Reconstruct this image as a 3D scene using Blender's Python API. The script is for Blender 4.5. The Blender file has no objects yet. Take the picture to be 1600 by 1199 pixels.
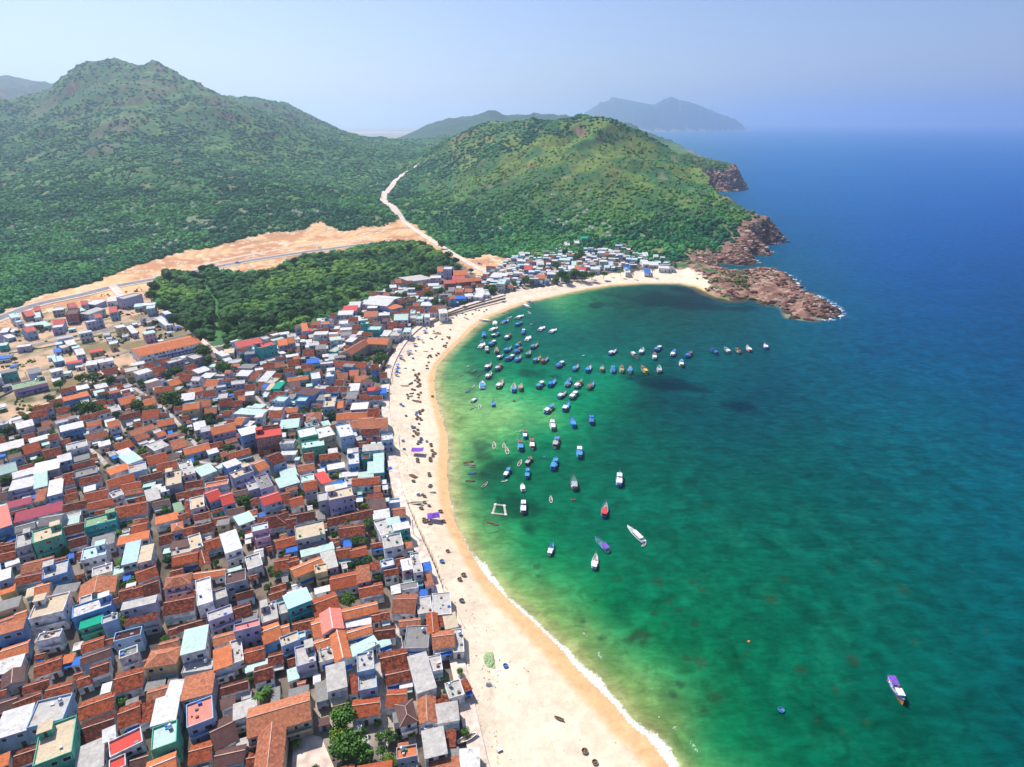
import bpy, math, random
import numpy as np
from mathutils import Vector
R = math.radians
sc = bpy.context.scene
C = sc.collection

# ---------------------------------------------------------------- camera
H = 170.0
FPX = 932.0
PITCH = R(23.72)
cam = bpy.data.cameras.new('camera')
cam.sensor_width = 36.0
cam.lens = FPX / 1600.0 * 36.0
cam.clip_start = 1.0
cam.clip_end = 200000.0
camo = bpy.data.objects.new('camera', cam)
C.objects.link(camo)
camo.location = (0, 0, H)
camo.rotation_euler = (math.pi / 2 - PITCH, 0, 0)
sc.camera = camo

# ---------------------------------------------------------------- sky and sun
SUN_EL, SUN_AZ = R(52), R(-42)          # azimuth measured from +Y towards +X
w = bpy.data.worlds.new('World')
sc.world = w
w.use_nodes = True
nt = w.node_tree
bg = nt.nodes['Background']
sky = nt.nodes.new('ShaderNodeTexSky')
sky.sky_type = 'NISHITA'
sky.sun_disc = False
sky.sun_elevation = SUN_EL
sky.sun_rotation = SUN_AZ
sky.air_density = 1.0
sky.dust_density = 1.0
sky.ozone_density = 2.0
tint = nt.nodes.new('ShaderNodeMix'); tint.data_type = 'RGBA'; tint.blend_type = 'MULTIPLY'; tint.inputs['Factor'].default_value = 1
tint.inputs['B'].default_value = (.73, .745, .92, 1)          # clear tropical blue
nt.links.new(sky.outputs[0], tint.inputs['A']); nt.links.new(tint.outputs['Result'], bg.inputs[0])
bg.inputs[1].default_value = 0.10
sv = Vector((math.sin(SUN_AZ) * math.cos(SUN_EL), math.cos(SUN_AZ) * math.cos(SUN_EL), math.sin(SUN_EL)))
sun = bpy.data.lights.new('sun', 'SUN')
sun.energy = 4.4
sun.angle = R(0.5)
sun.color = (1.0, 0.955, 0.88)
suno = bpy.data.objects.new('sun', sun)
C.objects.link(suno)
suno.rotation_euler = sv.to_track_quat('Z', 'Y').to_euler()
suno.location = (0, 0, 400)
sc.view_settings.view_transform = 'Standard'
sc.view_settings.look = 'None'
sc.view_settings.exposure = 0.55
sc.view_settings.gamma = 1
sc.cycles.use_denoising = True
sc.cycles.max_bounces = 4
sc.cycles.diffuse_bounces = 2
sc.cycles.glossy_bounces = 2
sc.cycles.volume_bounces = 2
sc.cycles.transparent_max_bounces = 4
sc.cycles.caustics_reflective = False
sc.cycles.caustics_refractive = False

# ---------------------------------------------------------------- geometry of the place, from surveyed directions
T = 4.0                                   # level of the built-up flat land
sp, cp = math.sin(PITCH), math.cos(PITCH)
def ray(u, v):
    x = (u - 800.0) / FPX
    y = -(v - 599.5) / FPX
    return x, cp + y * sp, -sp + y * cp
def G(u, v, z=0.0):                       # point of level z seen along a direction
    x, y, d = ray(u, v)
    t = (z - H) / d
    return np.array([x * t, y * t])
def GY(u, v, Y):                          # point at forward distance Y
    x, y, d = ray(u, v)
    t = Y / y
    return x * t, Y, H + d * t
def proj(X, Y, Z):
    yy = (Z - H)
    dep = Y * cp - yy * sp
    up = Y * sp + yy * cp
    dep = np.maximum(dep, 1.0)
    return 800 + FPX * X / dep, 599.5 - FPX * up / dep

def hsh(ix, iy, s):
    h = (ix.astype(np.int64) * 374761393 + iy.astype(np.int64) * 668265263 + s * 2147483647) & 0xffffffff
    h = ((h ^ (h >> 13)) * 1274126177) & 0xffffffff
    h = h ^ (h >> 16)
    return (h & 0xffff).astype(np.float32) / 65535.0
def vnoise(x, y, s=0):
    fx, fy = np.floor(x), np.floor(y)
    ix, iy = fx.astype(np.int64), fy.astype(np.int64)
    tx, ty = (x - fx), (y - fy)
    tx = tx * tx * (3 - 2 * tx); ty = ty * ty * (3 - 2 * ty)
    a = hsh(ix, iy, s); b = hsh(ix + 1, iy, s); c = hsh(ix, iy + 1, s); d = hsh(ix + 1, iy + 1, s)
    return (a + (b - a) * tx) * (1 - ty) + (c + (d - c) * tx) * ty
def fbm(x, y, s=0, o=4):
    r = 0; a = 0.5; t = 0
    for k in range(o):
        r = r + a * vnoise(x, y, s + k * 17); t += a
        x, y = (x * 0.8 - y * 0.6) * 2.03, (x * 0.6 + y * 0.8) * 2.03
        a *= 0.5
    return r / t
def ridged(x, y, s=0, o=4):
    r = 0; a = 0.5; t = 0
    for k in range(o):
        r = r + a * (1 - abs(2 * vnoise(x, y, s + k * 31) - 1)); t += a
        x, y = (x * 0.8 - y * 0.6) * 2.1, (x * 0.6 + y * 0.8) * 2.1
        a *= 0.5
    return r / t
def rbf(pts, vals, x, y, lin=True):
    pts = np.array(pts, float); vals = np.array(vals, float)
    n = len(pts)
    if vals.ndim == 1: vals = vals[:, None]
    sc_ = 1.0 / 500.0
    p = pts * sc_
    D = np.sqrt(((p[:, None] - p[None]) ** 2).sum(-1))
    A = np.zeros((n + 3, n + 3)); A[:n, :n] = D + np.eye(n) * 1e-4
    A[:n, n] = 1; A[:n, n + 1:] = p; A[n, :n] = 1; A[n + 1:, :n] = p.T
    b = np.zeros((n + 3, vals.shape[1])); b[:n] = vals
    wgt = np.linalg.solve(A, b)
    xs = (x * sc_).ravel().astype(np.float32); ys = (y * sc_).ravel().astype(np.float32)
    out = np.zeros((xs.size, vals.shape[1]), np.float32)
    for k in range(n):
        dd = np.sqrt((xs - p[k, 0]) ** 2 + (ys - p[k, 1]) ** 2)
        for j in range(vals.shape[1]): out[:, j] += dd * np.float32(wgt[k, j])
    for j in range(vals.shape[1]):
        out[:, j] += wgt[n, j] + xs * wgt[n + 1, j] + ys * wgt[n + 2, j]
    return out.reshape(x.shape + (vals.shape[1],))
def inpoly(x, y, poly):
    ins = np.zeros(x.shape, bool)
    P = [(float(a), float(b)) for a, b in poly]
    for (x0, y0), (x1, y1) in zip(P, P[1:] + P[:1]):
        if y0 == y1: continue
        c = ((y0 > y) != (y1 > y)) & (x < (x1 - x0) * (y - y0) / (y1 - y0) + x0)
        ins ^= c
    return ins
def dpoly(x, y, pts, closed=False):       # distance to a polyline
    P = [(float(a), float(b)) for a, b in pts]
    seg = list(zip(P, P[1:] + (P[:1] if closed else [])))
    if not closed: seg = list(zip(P, P[1:]))
    x = x.astype(np.float32); y = y.astype(np.float32)
    best = np.full(x.shape, 1e18, np.float32)
    for (x0, y0), (x1, y1) in seg:
        dx, dy = x1 - x0, y1 - y0
        L = dx * dx + dy * dy + 1e-9
        t = np.clip(((x - x0) * dx + (y - y0) * dy) / L, 0, 1)
        d = (x - x0 - t * dx) ** 2 + (y - y0 - t * dy) ** 2
        np.minimum(best, d, out=best)
    return np.sqrt(best)
def smooth(a, b, x):
    t = np.clip((x - a) / (b - a), 0, 1)
    return t * t * (3 - 2 * t)
def lin(c):
    c = np.asarray(c, float) / 255.0
    return np.where(c <= 0.04045, c / 12.92, ((c + 0.055) / 1.055) ** 2.4)

COAST_PX = [(1110, 1290), (1075, 1235), (1050, 1199), (1012, 1150), (985, 1130), (960, 1098), (930, 1070), (900, 1040), (880, 1015),
 (855, 990), (825, 962), (795, 935), (770, 910), (745, 880), (728, 850), (712, 815), (704, 780), (700, 740), (702, 710), (700, 680),
 (692, 655), (683, 625), (679, 595), (684, 572), (700, 553), (722, 532), (742, 512), (765, 496), (800, 482), (830, 472), (870, 463),
 (920, 453), (960, 447), (1010, 444), (1060, 444), (1085, 449), (1100, 457), (1118, 465), (1140, 469), (1155, 465), (1175, 466),
 (1200, 475), (1228, 481), (1236, 496), (1265, 499.5), (1300, 494), (1306, 484), (1296, 478), (1280, 468), (1262, 459), (1245, 452), (1238, 441), (1226, 431),
 (1208, 424), (1190, 421), (1165, 423), (1138, 424), (1116, 415), (1120, 409), (1140, 412), (1160, 414), (1177, 411), (1172, 399), (1180, 396),
 (1196, 399), (1204, 396), (1190, 390), (1186, 384), (1206, 381), (1228, 377.5), (1215, 372), (1195, 369), (1176, 366), (1166, 358),
 (1140, 335), (1110, 312), (1095, 303), (1112, 299), (1138, 300), (1152, 298.5), (1164, 295.5), (1162, 290), (1150, 278), (1120, 262), (1050, 243),
 (980, 225), (900, 213), (880, 207.5), (890, 205), (1000, 206), (1100, 205.5), (1160, 204.8), (1178, 203), (1150, 200), (1000, 197), (800, 195.2), (500, 194), (-600, 194)]
COAST = [tuple(G(u, v)) for u, v in COAST_PX]
LAND = COAST + [(-60000, 40000), (-60000, -3000), (COAST[0][0] + 200, -3000), (COAST[0][0] + 60, -300)]
INLAND_PX = [(775, 1290), (752, 1199), (744, 1130), (727, 1040), (703, 960), (683, 890), (655, 830), (628, 770), (613, 700), (606, 640), (604, 600),
 (612, 570), (626, 545), (643, 522), (672, 502), (705, 487), (745, 474), (790, 462), (812, 456), (860, 449), (905, 442), (945, 430), (980, 428),
 (1010, 424), (1075, 424), (1097, 432), (1112, 447)]
INLAND = [tuple(G(u, v, 2)) for u, v in INLAND_PX]
SAND_POLY = [c for c in COAST[:37]] + INLAND[::-1]

# terrain control points: (u, v, Y); Y None = on the flat land
CT = [(0,158,2300),(45,162,2300),(60,148,2300),(95,134,2250),(120,116,2220),(142,97,2200),(160,90,2200),(178,85,2200),(208,98,2160),(232,92,2150),
 (262,107,2150),(300,130,2100),(340,150,2050),(400,178,2000),(460,209,1950),(530,238,1850),(600,256,1750),(645,264,1680),
 (360,148,2900),(400,153,2850),(435,162,2800),(480,178,2750),(525,198,2650),(565,212,2500),(600,224,2400),(645,244,2100),
 (400,196,2450),(300,165,2500),(200,160,2700),(100,165,2700),(0,180,2800),
 (-200,118,4200),(0,119,4200),(30,125,4200),(60,130,4200),(88,133,4200),(125,150,4100),(200,168,4100),(50,185,3300),(-200,150,2300),(-400,140,2300),(-650,150,2200),(-650,300,1200),(-450,300,1200),
 (0,210,1900),(0,300,1300),(0,400,900),(90,165,2000),(90,205,1700),(100,260,1450),(100,330,1100),(60,395,880),(-200,300,1250),(-200,400,870),
 (205,135,1980),(180,188,1680),(150,240,1460),(130,210,1620),(240,215,1650),(265,160,1950),(290,205,1700),(300,260,1380),(300,320,1130),
 (330,362,930),(400,235,1720),(420,290,1290),(450,335,1060),(500,258,1650),(520,300,1300),(560,325,1120),(590,280,1520),(600,312,1310),
 (615,293,1420),(628,272,1560),(655,262,1640),
 (662,250,1800),(680,236,1750),(700,226,1700),(725,217,1650),(745,210,1600),(770,204,1560),(800,205,1550),(830,204,1540),(860,200,1500),
 (885,191,1480),(905,185,1450),(930,189,1430),(955,192,1400),(975,205,1350),(1000,225,1280),(1040,250,1180),(1080,275,1120),(1110,298,1060),
 (1138,322,985),(1154,348,925),
 (680,300,1330),(700,262,1480),(750,250,1380),(740,330,1110),(800,252,1320),(800,322,1080),(850,300,1110),(850,350,975),(900,228,1320),
 (905,282,1140),(950,268,1140),(930,332,990),(1000,288,1100),(1000,350,930),(1050,318,1000),(1060,360,900),(1100,345,930),(1110,372,880),
 (985,222,1900),(1010,230,1850),(1050,243,1800),(1090,247,1780),(1115,251,1760),(1140,258,1740),(1152,270,1710),
 (640,214,4900),(680,194,4800),(700,184,4600),(735,181,4500),(770,172,4500),(800,177,4500),(830,179,4500),(855,173,4600),(875,186,4700),
 (720,212,3300),(800,212,3000),(640,222,3000),(900,212,3400)]
CT += [(u, v, None) for u, v in [(-300,560),(-150,520),(0,487),(40,458),(80,446),(160,430),(230,411),(320,396),(380,386),(450,371),(520,362),(600,352),
 (640,346),(660,368),(700,393),(740,403),(800,398),(870,388),(950,394),(1000,398),(1050,405),(1090,412),
 (100,560),(300,500),(500,430),(640,400),(0,700),(300,700),(600,600),(800,430),(1000,430),(1150,450),(1280,490),(500,900),(0,1000),(-300,900),(600,1199),(0,1290)]]
# hidden sides and the plains beyond
CT += [(u, v, None) for u, v in [(600,205),(560,200),(660,203),(760,199),(500,198),(200,197),(0,199),(-400,200),(-800,200),(900,201)]]
CTX = []; CTZ = []
for u, v, Y in CT:
    if Y is None:
        g = G(u, v, T); CTX.append((g[0], g[1])); CTZ.append(0.0)
    else:
        a, b, c = GY(u, v, Y); CTX.append((a, b)); CTZ.append(c - T)
for x, y, z in [(450, 1400, 60), (420, 1650, 30), (500, 2100, 40), (600, 2400, 20), (450, 2600, 30), (-600, 3200, 20)] + [((u_ - 800) / FPX * Y_ * .92, Y_, 0) for u_, Y_ in [(480, 3700), (540, 3300), (590, 3000), (625, 3300), (600, 4300), (400, 4200), (300, 5000), (680, 6200), (780, 6200), (870, 6200), (150, 5600), (560, 5600)]]:
    CTX.append((x, y)); CTZ.append(z)
FAR_PX = [(870,195),(900,180),(915,174),(935,160),(955,151),(975,155),(1000,160),(1022,164),(1035,156),(1048,151),(1062,156),(1080,160),(1100,167),
          (1122,173),(1140,180),(1158,184),(1170,190),(1178,202)]
FAR = [GY(u, v, 12500.0) for u, v in FAR_PX]

def hills(X, Y):
    h = rbf(CTX, CTZ, X, Y)[..., 0]
    h = np.maximum(h, 0)
    # erosion: gullies running down from the ridges
    wob = (fbm(X / 260, Y / 260, 3, 3) - .5) * 160
    g = ridged((X + wob) / 300.0, (Y - wob) / 300.0, 5, 5) - 0.60
    g2 = fbm(X / 60.0, Y / 60.0, 9, 4) - 0.5
    g0 = ridged((X + wob * 1.5) / 620.0, (Y * .8 - wob) / 620.0, 15, 3) - 0.70
    amp = smooth(0, 90, h)
    h = h + smooth(40, 170, h) * g0 * 62 + amp * (g * 66 + g2 * 16) * (0.5 + 0.5 * smooth(60, 260, h)) + smooth(0, 25, h) * (g2 * 7)
    h = np.maximum(h, 0)
    # the far headland across the open bay
    fx = np.array([f[0] for f in FAR]); fz = np.array([f[2] for f in FAR])
    # follow the line of sight of its crest: x scales with distance
    prof = np.interp(X * 12500.0 / np.maximum(Y, 1), fx, fz, left=0, right=0)
    dy = (Y - 12500.0) / 1150.0
    far = prof * np.clip(1 - abs(dy) ** 1.3, 0, 1) * (1 + (ridged(X / 700, Y / 700, 77, 4) - .6) * .5 * (1 - np.exp(-dy * dy * 6)))
    h = np.where(Y > 9000, np.maximum(far, 0), h * smooth(9000, 6500, Y))
    return h

ROCK_PX = [(1085,452),(1060,424),(1045,412),(1090,408),(1130,418),(1200,420),(1245,440),(1320,480),(1310,500),(1230,505),(1150,475)]
ROCK = [tuple(G(u, v, 2)) for u, v in ROCK_PX]
CUT_PX = [(0,492),(100,455),(200,430),(270,412),(330,398)]
# ---------------------------------------------------------------- materials
MATS = {}
def newmat(name):
    m = bpy.data.materials.new(name); m.use_nodes = True
    n = m.node_tree; b = n.nodes['Principled BSDF']
    return m, n, b
def mat(name, col, rough=.8, var=.12, scale=.6, metal=0., dirt=None, bump=0., spec=.3, rnd=0.):
    """base colour broken up by world-space noise; rnd = value change from object to object"""
    if name in MATS: return MATS[name]
    m, n, b = newmat(name)
    L = n.links.new; N = n.nodes.new
    tc = N('ShaderNodeNewGeometry')
    nz = N('ShaderNodeTexNoise'); nz.inputs['Scale'].default_value = scale; nz.inputs['Detail'].default_value = 4
    L(tc.outputs['Position'], nz.inputs['Vector'])
    mx = N('ShaderNodeMix'); mx.data_type = 'RGBA'
    c = np.array(col, float)
    lo = c * (1 - var * 1.6) if dirt is None else np.array(dirt, float)
    mx.inputs['A'].default_value = (*lo, 1); mx.inputs['B'].default_value = (*np.minimum(c * (1 + var), .9), 1)
    mr = N('ShaderNodeMapRange'); mr.inputs['From Min'].default_value = .36; mr.inputs['From Max'].default_value = .6
    L(nz.outputs['Fac'], mr.inputs['Value']); L(mr.outputs[0], mx.inputs['Factor'])
    out = mx.outputs['Result']
    if rnd:
        oi = N('ShaderNodeObjectInfo'); hs = N('ShaderNodeHueSaturation')
        m2 = N('ShaderNodeMapRange'); m2.inputs['To Min'].default_value = 1 - rnd; m2.inputs['To Max'].default_value = 1 + rnd
        L(oi.outputs['Random'], m2.inputs['Value']); L(m2.outputs[0], hs.inputs['Value']); L(out, hs.inputs['Color']); out = hs.outputs['Color']
    L(out, b.inputs['Base Color'])
    b.inputs['Roughness'].default_value = rough; b.inputs['Metallic'].default_value = metal
    b.inputs['Specular IOR Level'].default_value = spec
    if bump:
        bp = N('ShaderNodeBump'); bp.inputs['Strength'].default_value = bump; bp.inputs['Distance'].default_value = .3
        L(nz.outputs['Fac'], bp.inputs['Height']); L(bp.outputs[0], b.inputs['Normal'])
    MATS[name] = m
    return m

def mesh_np(name, V, F, m, cols=None, smoothf=False, kind=None, mats=None, midx=None):
    me = bpy.data.meshes.new(name)
    V = np.asarray(V, np.float32); F = np.asarray(F, np.int32)
    me.vertices.add(len(V)); me.vertices.foreach_set('co', V.ravel())
    k = F.shape[1]
    me.loops.add(F.size); me.loops.foreach_set('vertex_index', F.ravel())
    me.polygons.add(len(F))
    me.polygons.foreach_set('loop_start', np.arange(len(F), dtype=np.int32) * k)
    if midx is not None: me.polygons.foreach_set('material_index', np.asarray(midx, np.int32))
    me.polygons.foreach_set('use_smooth', np.full(len(F), smoothf))
    me.update(calc_edges=True)
    if cols is not None:
        a = me.color_attributes.new('Col', 'FLOAT_COLOR', 'POINT')
        cc = np.ones((len(V), 4), np.float32); cc[:, :cols.shape[1]] = cols
        a.data.foreach_set('color', cc.ravel())
    for x in (mats or [m]): me.materials.append(x)
    o = bpy.data.objects.new(name, me); C.objects.link(o)
    if kind: o['kind'] = kind
    return o

# ---------------------------------------------------------------- terrain grid
rows = [85.0]
while rows[-1] < 17000: rows.append(rows[-1] * (1.0042 if rows[-1] < 3500 else 1.0075))
while rows[-1] < 64000: rows.append(rows[-1] * 1.06)
rows = np.array(rows) ; NC = 1000
sx = np.linspace(-1.22, 1.0, NC)
RR, SS = np.meshgrid(rows, sx, indexing='ij')
GX, GYY = RR * SS, RR - 150.0
NR = len(rows)
inl = inpoly(GX, GYY, LAND)
dc = dpoly(GX, GYY, COAST)
jag = (fbm(GX / 9, GYY / 9, 21, 3) - .5)
rockz = inpoly(GX, GYY, ROCK)
drock = dpoly(GX, GYY, ROCK, True)
sd = np.where(inl, dc, -dc)
beach = inpoly(GX, GYY, SAND_POLY)
cliffy = (~beach) & ((GX > 230) | (GYY > 1000)) & (GYY > 520)
hh = hills(GX, GYY)
land_beach = np.clip(sd * 0.075, -5, T)
land_beach = np.where(beach, np.maximum(land_beach, T - .1 - .22 * dpoly(GX, GYY, INLAND)), land_beach)
sdr = sd + jag * 10 * smooth(0, 4, abs(sd))
cl = np.where(sd > 0, np.maximum(sdr, 0) * (0.8 + 1.0 * fbm(GX / 50, GYY / 50, 33, 3)) - .5, np.clip(sd * .3, -6, 0))
z = np.where(cliffy, np.minimum(hh + T * smooth(0, 20, sd), cl), land_beach + hh)
# the rocky point
rk = ridged((GX * .9 + GYY * .45) / 16, (GYY * .9 - GX * .45) / 7, 55, 5)
rz = smooth(-1, 14, sd) * (1.2 + 5.0 * rk + 4.5 * smooth(5, 40, sd) * fbm(GX / 30, GYY / 30, 4, 2)) - .6
z = np.where(rockz & inl & (sd > -2), np.maximum(rz * smooth(0, 14, drock) + np.minimum(z, 3) * smooth(14, 0, drock), -1), z)
z = np.where(inl, z, np.minimum(z, -0.25))
z = np.where(GYY > 17000, -4, z)
z = np.where((~inl), np.minimum(sd * .06 - .25, -.25), z); z = np.maximum(z, -6)
GZ = z

# ---------------------------------------------------------------- ground colours (what the ground is made of)
def zone(px, zz=T): return [tuple(G(u, v, zz)) for u, v in px]
n1 = fbm(GX / 45, GYY / 45, 101, 4); n2 = fbm(GX / 9, GYY / 9, 103, 3); n3 = fbm(GX / 180, GYY / 180, 105, 3); n4 = vnoise(GX / 2.2, GYY / 2.2, 107)
def cm(*c): return np.array(c, np.float32)
def mixc(a, b, t): return a * (1 - t[..., None]) + b * t[..., None]
gz, gx_ = np.gradient(GZ, axis=0), np.gradient(GZ, axis=1)
dr = np.gradient(RR, axis=0); dxx = np.gradient(GX, axis=1)
slope = np.sqrt((gz / dr) ** 2 + (gx_ / dxx) ** 2)
grass = mixc(cm(.032, .135, .042) * np.ones(GX.shape + (1,)), cm(.09, .21, .045), smooth(.45, .68, n1 * .6 + n3 * .4))
grass = mixc(grass, cm(.11, .11, .05), smooth(.66, .84, n2 * .5 + n1 * .5))
hillf = smooth(3, 14, hh)
leftm = smooth(-100, -420, GX) * smooth(1100, 1600, GYY)
col = grass
mid_hill = smooth(-300, -100, GX) * smooth(30, 90, hh)
col = mixc(col, cm(.17, .23, .04), mid_hill * smooth(.40, .62, n1) * .75)
rockc = mixc(cm(.21, .11, .08) * np.ones(GX.shape + (1,)), cm(.38, .23, .165), smooth(.35, .7, n2))
# rocky scars on the mountain and steep slopes
scar = smooth(.62, .72, fbm(GX / 70, GYY / 70, 201, 4)) * smooth(110, 220, hh) * .6 * smooth(-250, -450, GX)
for (u, v, Y, rad) in [(178,198,1650,70),(160,235,1480,45),(200,175,1750,45),(240,150,1950,50)]:
    a, b, c_ = GY(u, v, Y); scar = np.maximum(scar, smooth(rad, rad * .3, np.hypot(GX - a, (GYY - b) * .6)) * smooth(.35, .6, n2) * .9)
backm = smooth(2900, 3300, GYY)
col = mixc(col, cm(.018, .055, .035) * (.7 + .8 * n1[..., None]), backm * .9)
col = mixc(col, rockc * cm(.55, .62, .68), np.clip(scar, 0, 1) * .8)
col = mixc(col, rockc, smooth(.75, 1.15, slope) * (GYY > 500) * (GYY < 9000))
cz = cliffy & (GYY < 4000)
cliffz = np.where(cz, smooth(62, 30, sd) * smooth(.36, .52, n1 + .3 * smooth(45, 10, sd)), 0)
col = mixc(col, rockc, cliffz)
col = mixc(col, rockc * 1.05, np.where(rockz, smooth(.36, .5, n2 + .4 * smooth(10, 50, GX - 330)), 0))
stn = vnoise((GX * .9 + GYY * .45) / 9, (GYY * .9 - GX * .45) / 2.2, 57)
col = mixc(col, cm(.11, .06, .045), np.where(rockz | cz, smooth(.55, .75, stn) * .6 * smooth(.4, .7, slope + .3), 0))
col = mixc(col, cm(.5, .4, .32), np.where(rockz, smooth(.72, .9, n2) * .7, 0))
# town soil and yards
flat = (hh < 2.0) & inl & (~beach) & (~rockz)
town_px = [(-300,700),(0,520),(60,500),(130,480),(200,470),(240,465),(260,500),(330,540),(380,540),(430,520),(500,510),(560,480),(590,460),(640,430),(700,410),
           (760,400),(830,408),(900,398),(960,395),(1010,412),(1075,420),(1110,440),(900,470),(640,560),(640,700),(760,1000),(800,1290),(-400,1290)]
tin = inpoly(GX, GYY, zone(town_px)) & inl
soil = mixc(cm(.20, .16, .125) * np.ones(GX.shape + (1,)), cm(.10, .083, .07), smooth(.4, .65, n2))
soil = mixc(soil, cm(.40, .34, .28), smooth(.6, .75, n1))
col = mixc(col, soil, (tin & ~beach & ~rockz).astype(float))
lot = inpoly(GX, GYY, zone([(-200,560),(0,500),(60,486),(140,468),(240,450),(250,480),(290,500),(330,535),(250,560),(150,585),(130,605),(60,640),(0,668),(-200,760)]))
lotc = mixc(cm(.56, .37, .24) * np.ones(GX.shape + (1,)), cm(.30, .24, .15), smooth(.45, .62, n1 * .5 + n2 * .5))
lotc = mixc(lotc, cm(.08, .10, .03), smooth(.62, .74, n2 * .6 + n1 * .4) * .8)
for p in ([(248,522),(292,516),(306,526),(268,536)], [(180,541),(235,529),(241,537),(200,548)], [(201,497),(240,484),(251,492),(211,502)], [(120,545),(170,534),(180,545),(130,556)], [(20,520),(80,508),(88,516),(28,530)], [(60,600),(120,588),(128,600),(70,615)], [(130,500),(190,486),(196,494),(136,508)]):
    lotc = mixc(lotc, mixc(cm(.16, .15, .06) * np.ones(GX.shape + (1,)), cm(.26, .17, .09), smooth(.4, .6, n2)), inpoly(GX + 3 * (n2 - .5), GYY + 3 * (n1 - .5), zone(p)) * .85)
col = mixc(col, lotc, lot.astype(float))
dirt_px = [[(-200,545),(0,488),(40,470),(100,452),(150,440),(200,416),(240,406),(290,393),(330,388),(365,380),(420,369),(470,363),(500,356),(540,362),(570,356),(600,353),(640,350),(655,362),
            (640,375),(600,379),(560,386),(520,396),(480,400),(450,412),(420,424),(390,428),(330,424),(300,434),(240,450),(200,462),(120,480),(60,492),(0,512),(-200,600)],
           [(600,352),(628,345),(650,352),(672,372),(700,392),(730,404),(765,405),(790,412),(800,420),(770,428),(745,432),(720,412),(690,396),(660,380),(630,372),(600,370)],
           [(735,404),(760,398),(800,402),(830,410),(820,424),(780,432),(750,440),(735,425)]]
dd = np.zeros(GX.shape, bool)
for p in dirt_px: dd |= inpoly(GX + (n2 - .5) * 14, GYY + (n1 - .5) * 26, zone(p))
dc_ = mixc(cm(.74, .44, .22) * np.ones(GX.shape + (1,)), cm(.52, .26, .13), smooth(.42, .6, n1))
dc_ = mixc(dc_, cm(.76, .57, .37), smooth(.55, .7, n2))
ter = (GYY - .30 * GX + 10 * n1) / 9.0
dc_ = mixc(dc_, cm(.40, .19, .12), smooth(.62, .9, abs((ter % 1.0) - .5) * 2) * smooth(.42, .6, fbm(GX / 70, GYY / 70, 131, 2)) * .8)
dc_ = mixc(dc_, cm(.14, .13, .06), smooth(.66, .76, n2 * .7 + n4 * .3) * .6)
col = mixc(col, dc_, (dd & inl & ~beach).astype(float))
# bare scrapes on the lower slopes
scr = smooth(.735, .77, fbm(GX / 16, GYY / 26, 301, 3)) * smooth(160, 40, hh) * (hh > 1) * (GYY < 1700)
col = mixc(col, cm(.30, .24, .14), scr * .55)
# plains far behind: sand flats with dark vegetation
pl = (GYY > 3800) & inl & (hh < 12)
plc = mixc(cm(.55, .44, .32) * np.ones(GX.shape + (1,)), cm(.10, .12, .07), smooth(.46, .56, fbm(GX / 900, GYY / 260, 401, 4)))
col = mixc(col, plc, pl.astype(float))
# sand
sandc = mixc(cm(.77, .63, .47) * np.ones(GX.shape + (1,)), cm(.68, .55, .41), smooth(.4, .7, n2) * .7)
dini = dpoly(GX, GYY, INLAND)
wet_w = 2.2 + 3.2 * fbm(GX / 40, GYY / 40, 501, 2) + 1.5 * smooth(200, 130, GYY)
wet = smooth(wet_w * 1.6, wet_w * .85, sd)
damp = smooth(wet_w * 3.2, wet_w * 2.2, sd + 7 * (n1 - .5))
sandc = mixc(sandc, cm(.74, .56, .40), damp * .6)
sandc = mixc(sandc, cm(.68, .42, .21), wet)
sandc = mixc(sandc, cm(.60, .46, .36), smooth(.62, .74, n4 * .5 + n2 * .5) * smooth(16, 4, dini) * .5)
col = mixc(col, sandc, (beach & inl).astype(float))
col = mixc(col, cm(.55, .42, .24), ((~inl)).astype(float))
# algae line in the far corner of the beach
alg = smooth(3.2, .8, abs(sd - 1.2)) * smooth(30, 80, GX) * (GYY > 480) * (GYY < 760) * (GX < 260)
col = mixc(col, cm(.30, .30, .05), alg * .8)
V = np.stack([GX, GYY, GZ], -1).reshape(-1, 3)
idx = np.arange(NR * NC).reshape(NR, NC)
quads = np.stack([idx[:-1, :-1], idx[:-1, 1:], idx[1:, 1:], idx[1:, :-1]], -1).reshape(-1, 4)
gm, gn, gb = newmat('ground_soil_sand_and_scrub')
L = gn.links.new; N = gn.nodes.new
at = N('ShaderNodeAttribute'); at.attribute_name = 'Col'
geo = N('ShaderNodeNewGeometry')
nz = N('ShaderNodeTexNoise'); nz.inputs['Scale'].default_value = .22; nz.inputs['Detail'].default_value = 8; nz.inputs['Roughness'].default_value = .7
L(geo.outputs['Position'], nz.inputs['Vector'])
mr = N('ShaderNodeMapRange'); mr.inputs['From Min'].default_value = .3; mr.inputs['From Max'].default_value = .7; mr.inputs['To Min'].default_value = .78; mr.inputs['To Max'].default_value = 1.15
L(nz.outputs['Fac'], mr.inputs['Value'])
vm = N('ShaderNodeVectorMath'); vm.operation = 'SCALE'
L(at.outputs['Color'], vm.inputs[0]); L(mr.outputs[0], vm.inputs['Scale']); L(vm.outputs[0], gb.inputs['Base Color'])
gb.inputs['Roughness'].default_value = .95; gb.inputs['Specular IOR Level'].default_value = .15
bp = N('ShaderNodeBump'); bp.inputs['Strength'].default_value = .5; bp.inputs['Distance'].default_value = 1.0
L(nz.outputs['Fac'], bp.inputs['Height']); L(bp.outputs[0], gb.inputs['Normal'])
keep = (sd > -60) | (GYY < 300)
kq = keep.ravel()[quads].any(1)
def compact(V, F, cols):
    used = np.zeros(len(V), bool); used[F.ravel()] = True
    mp = np.cumsum(used) - 1
    return V[used], mp[F], cols[used]
v_, f_, c_ = compact(V, quads[kq], col.reshape(-1, 3))
mesh_np('ground', v_, f_, gm, c_, True, 'structure')

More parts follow.
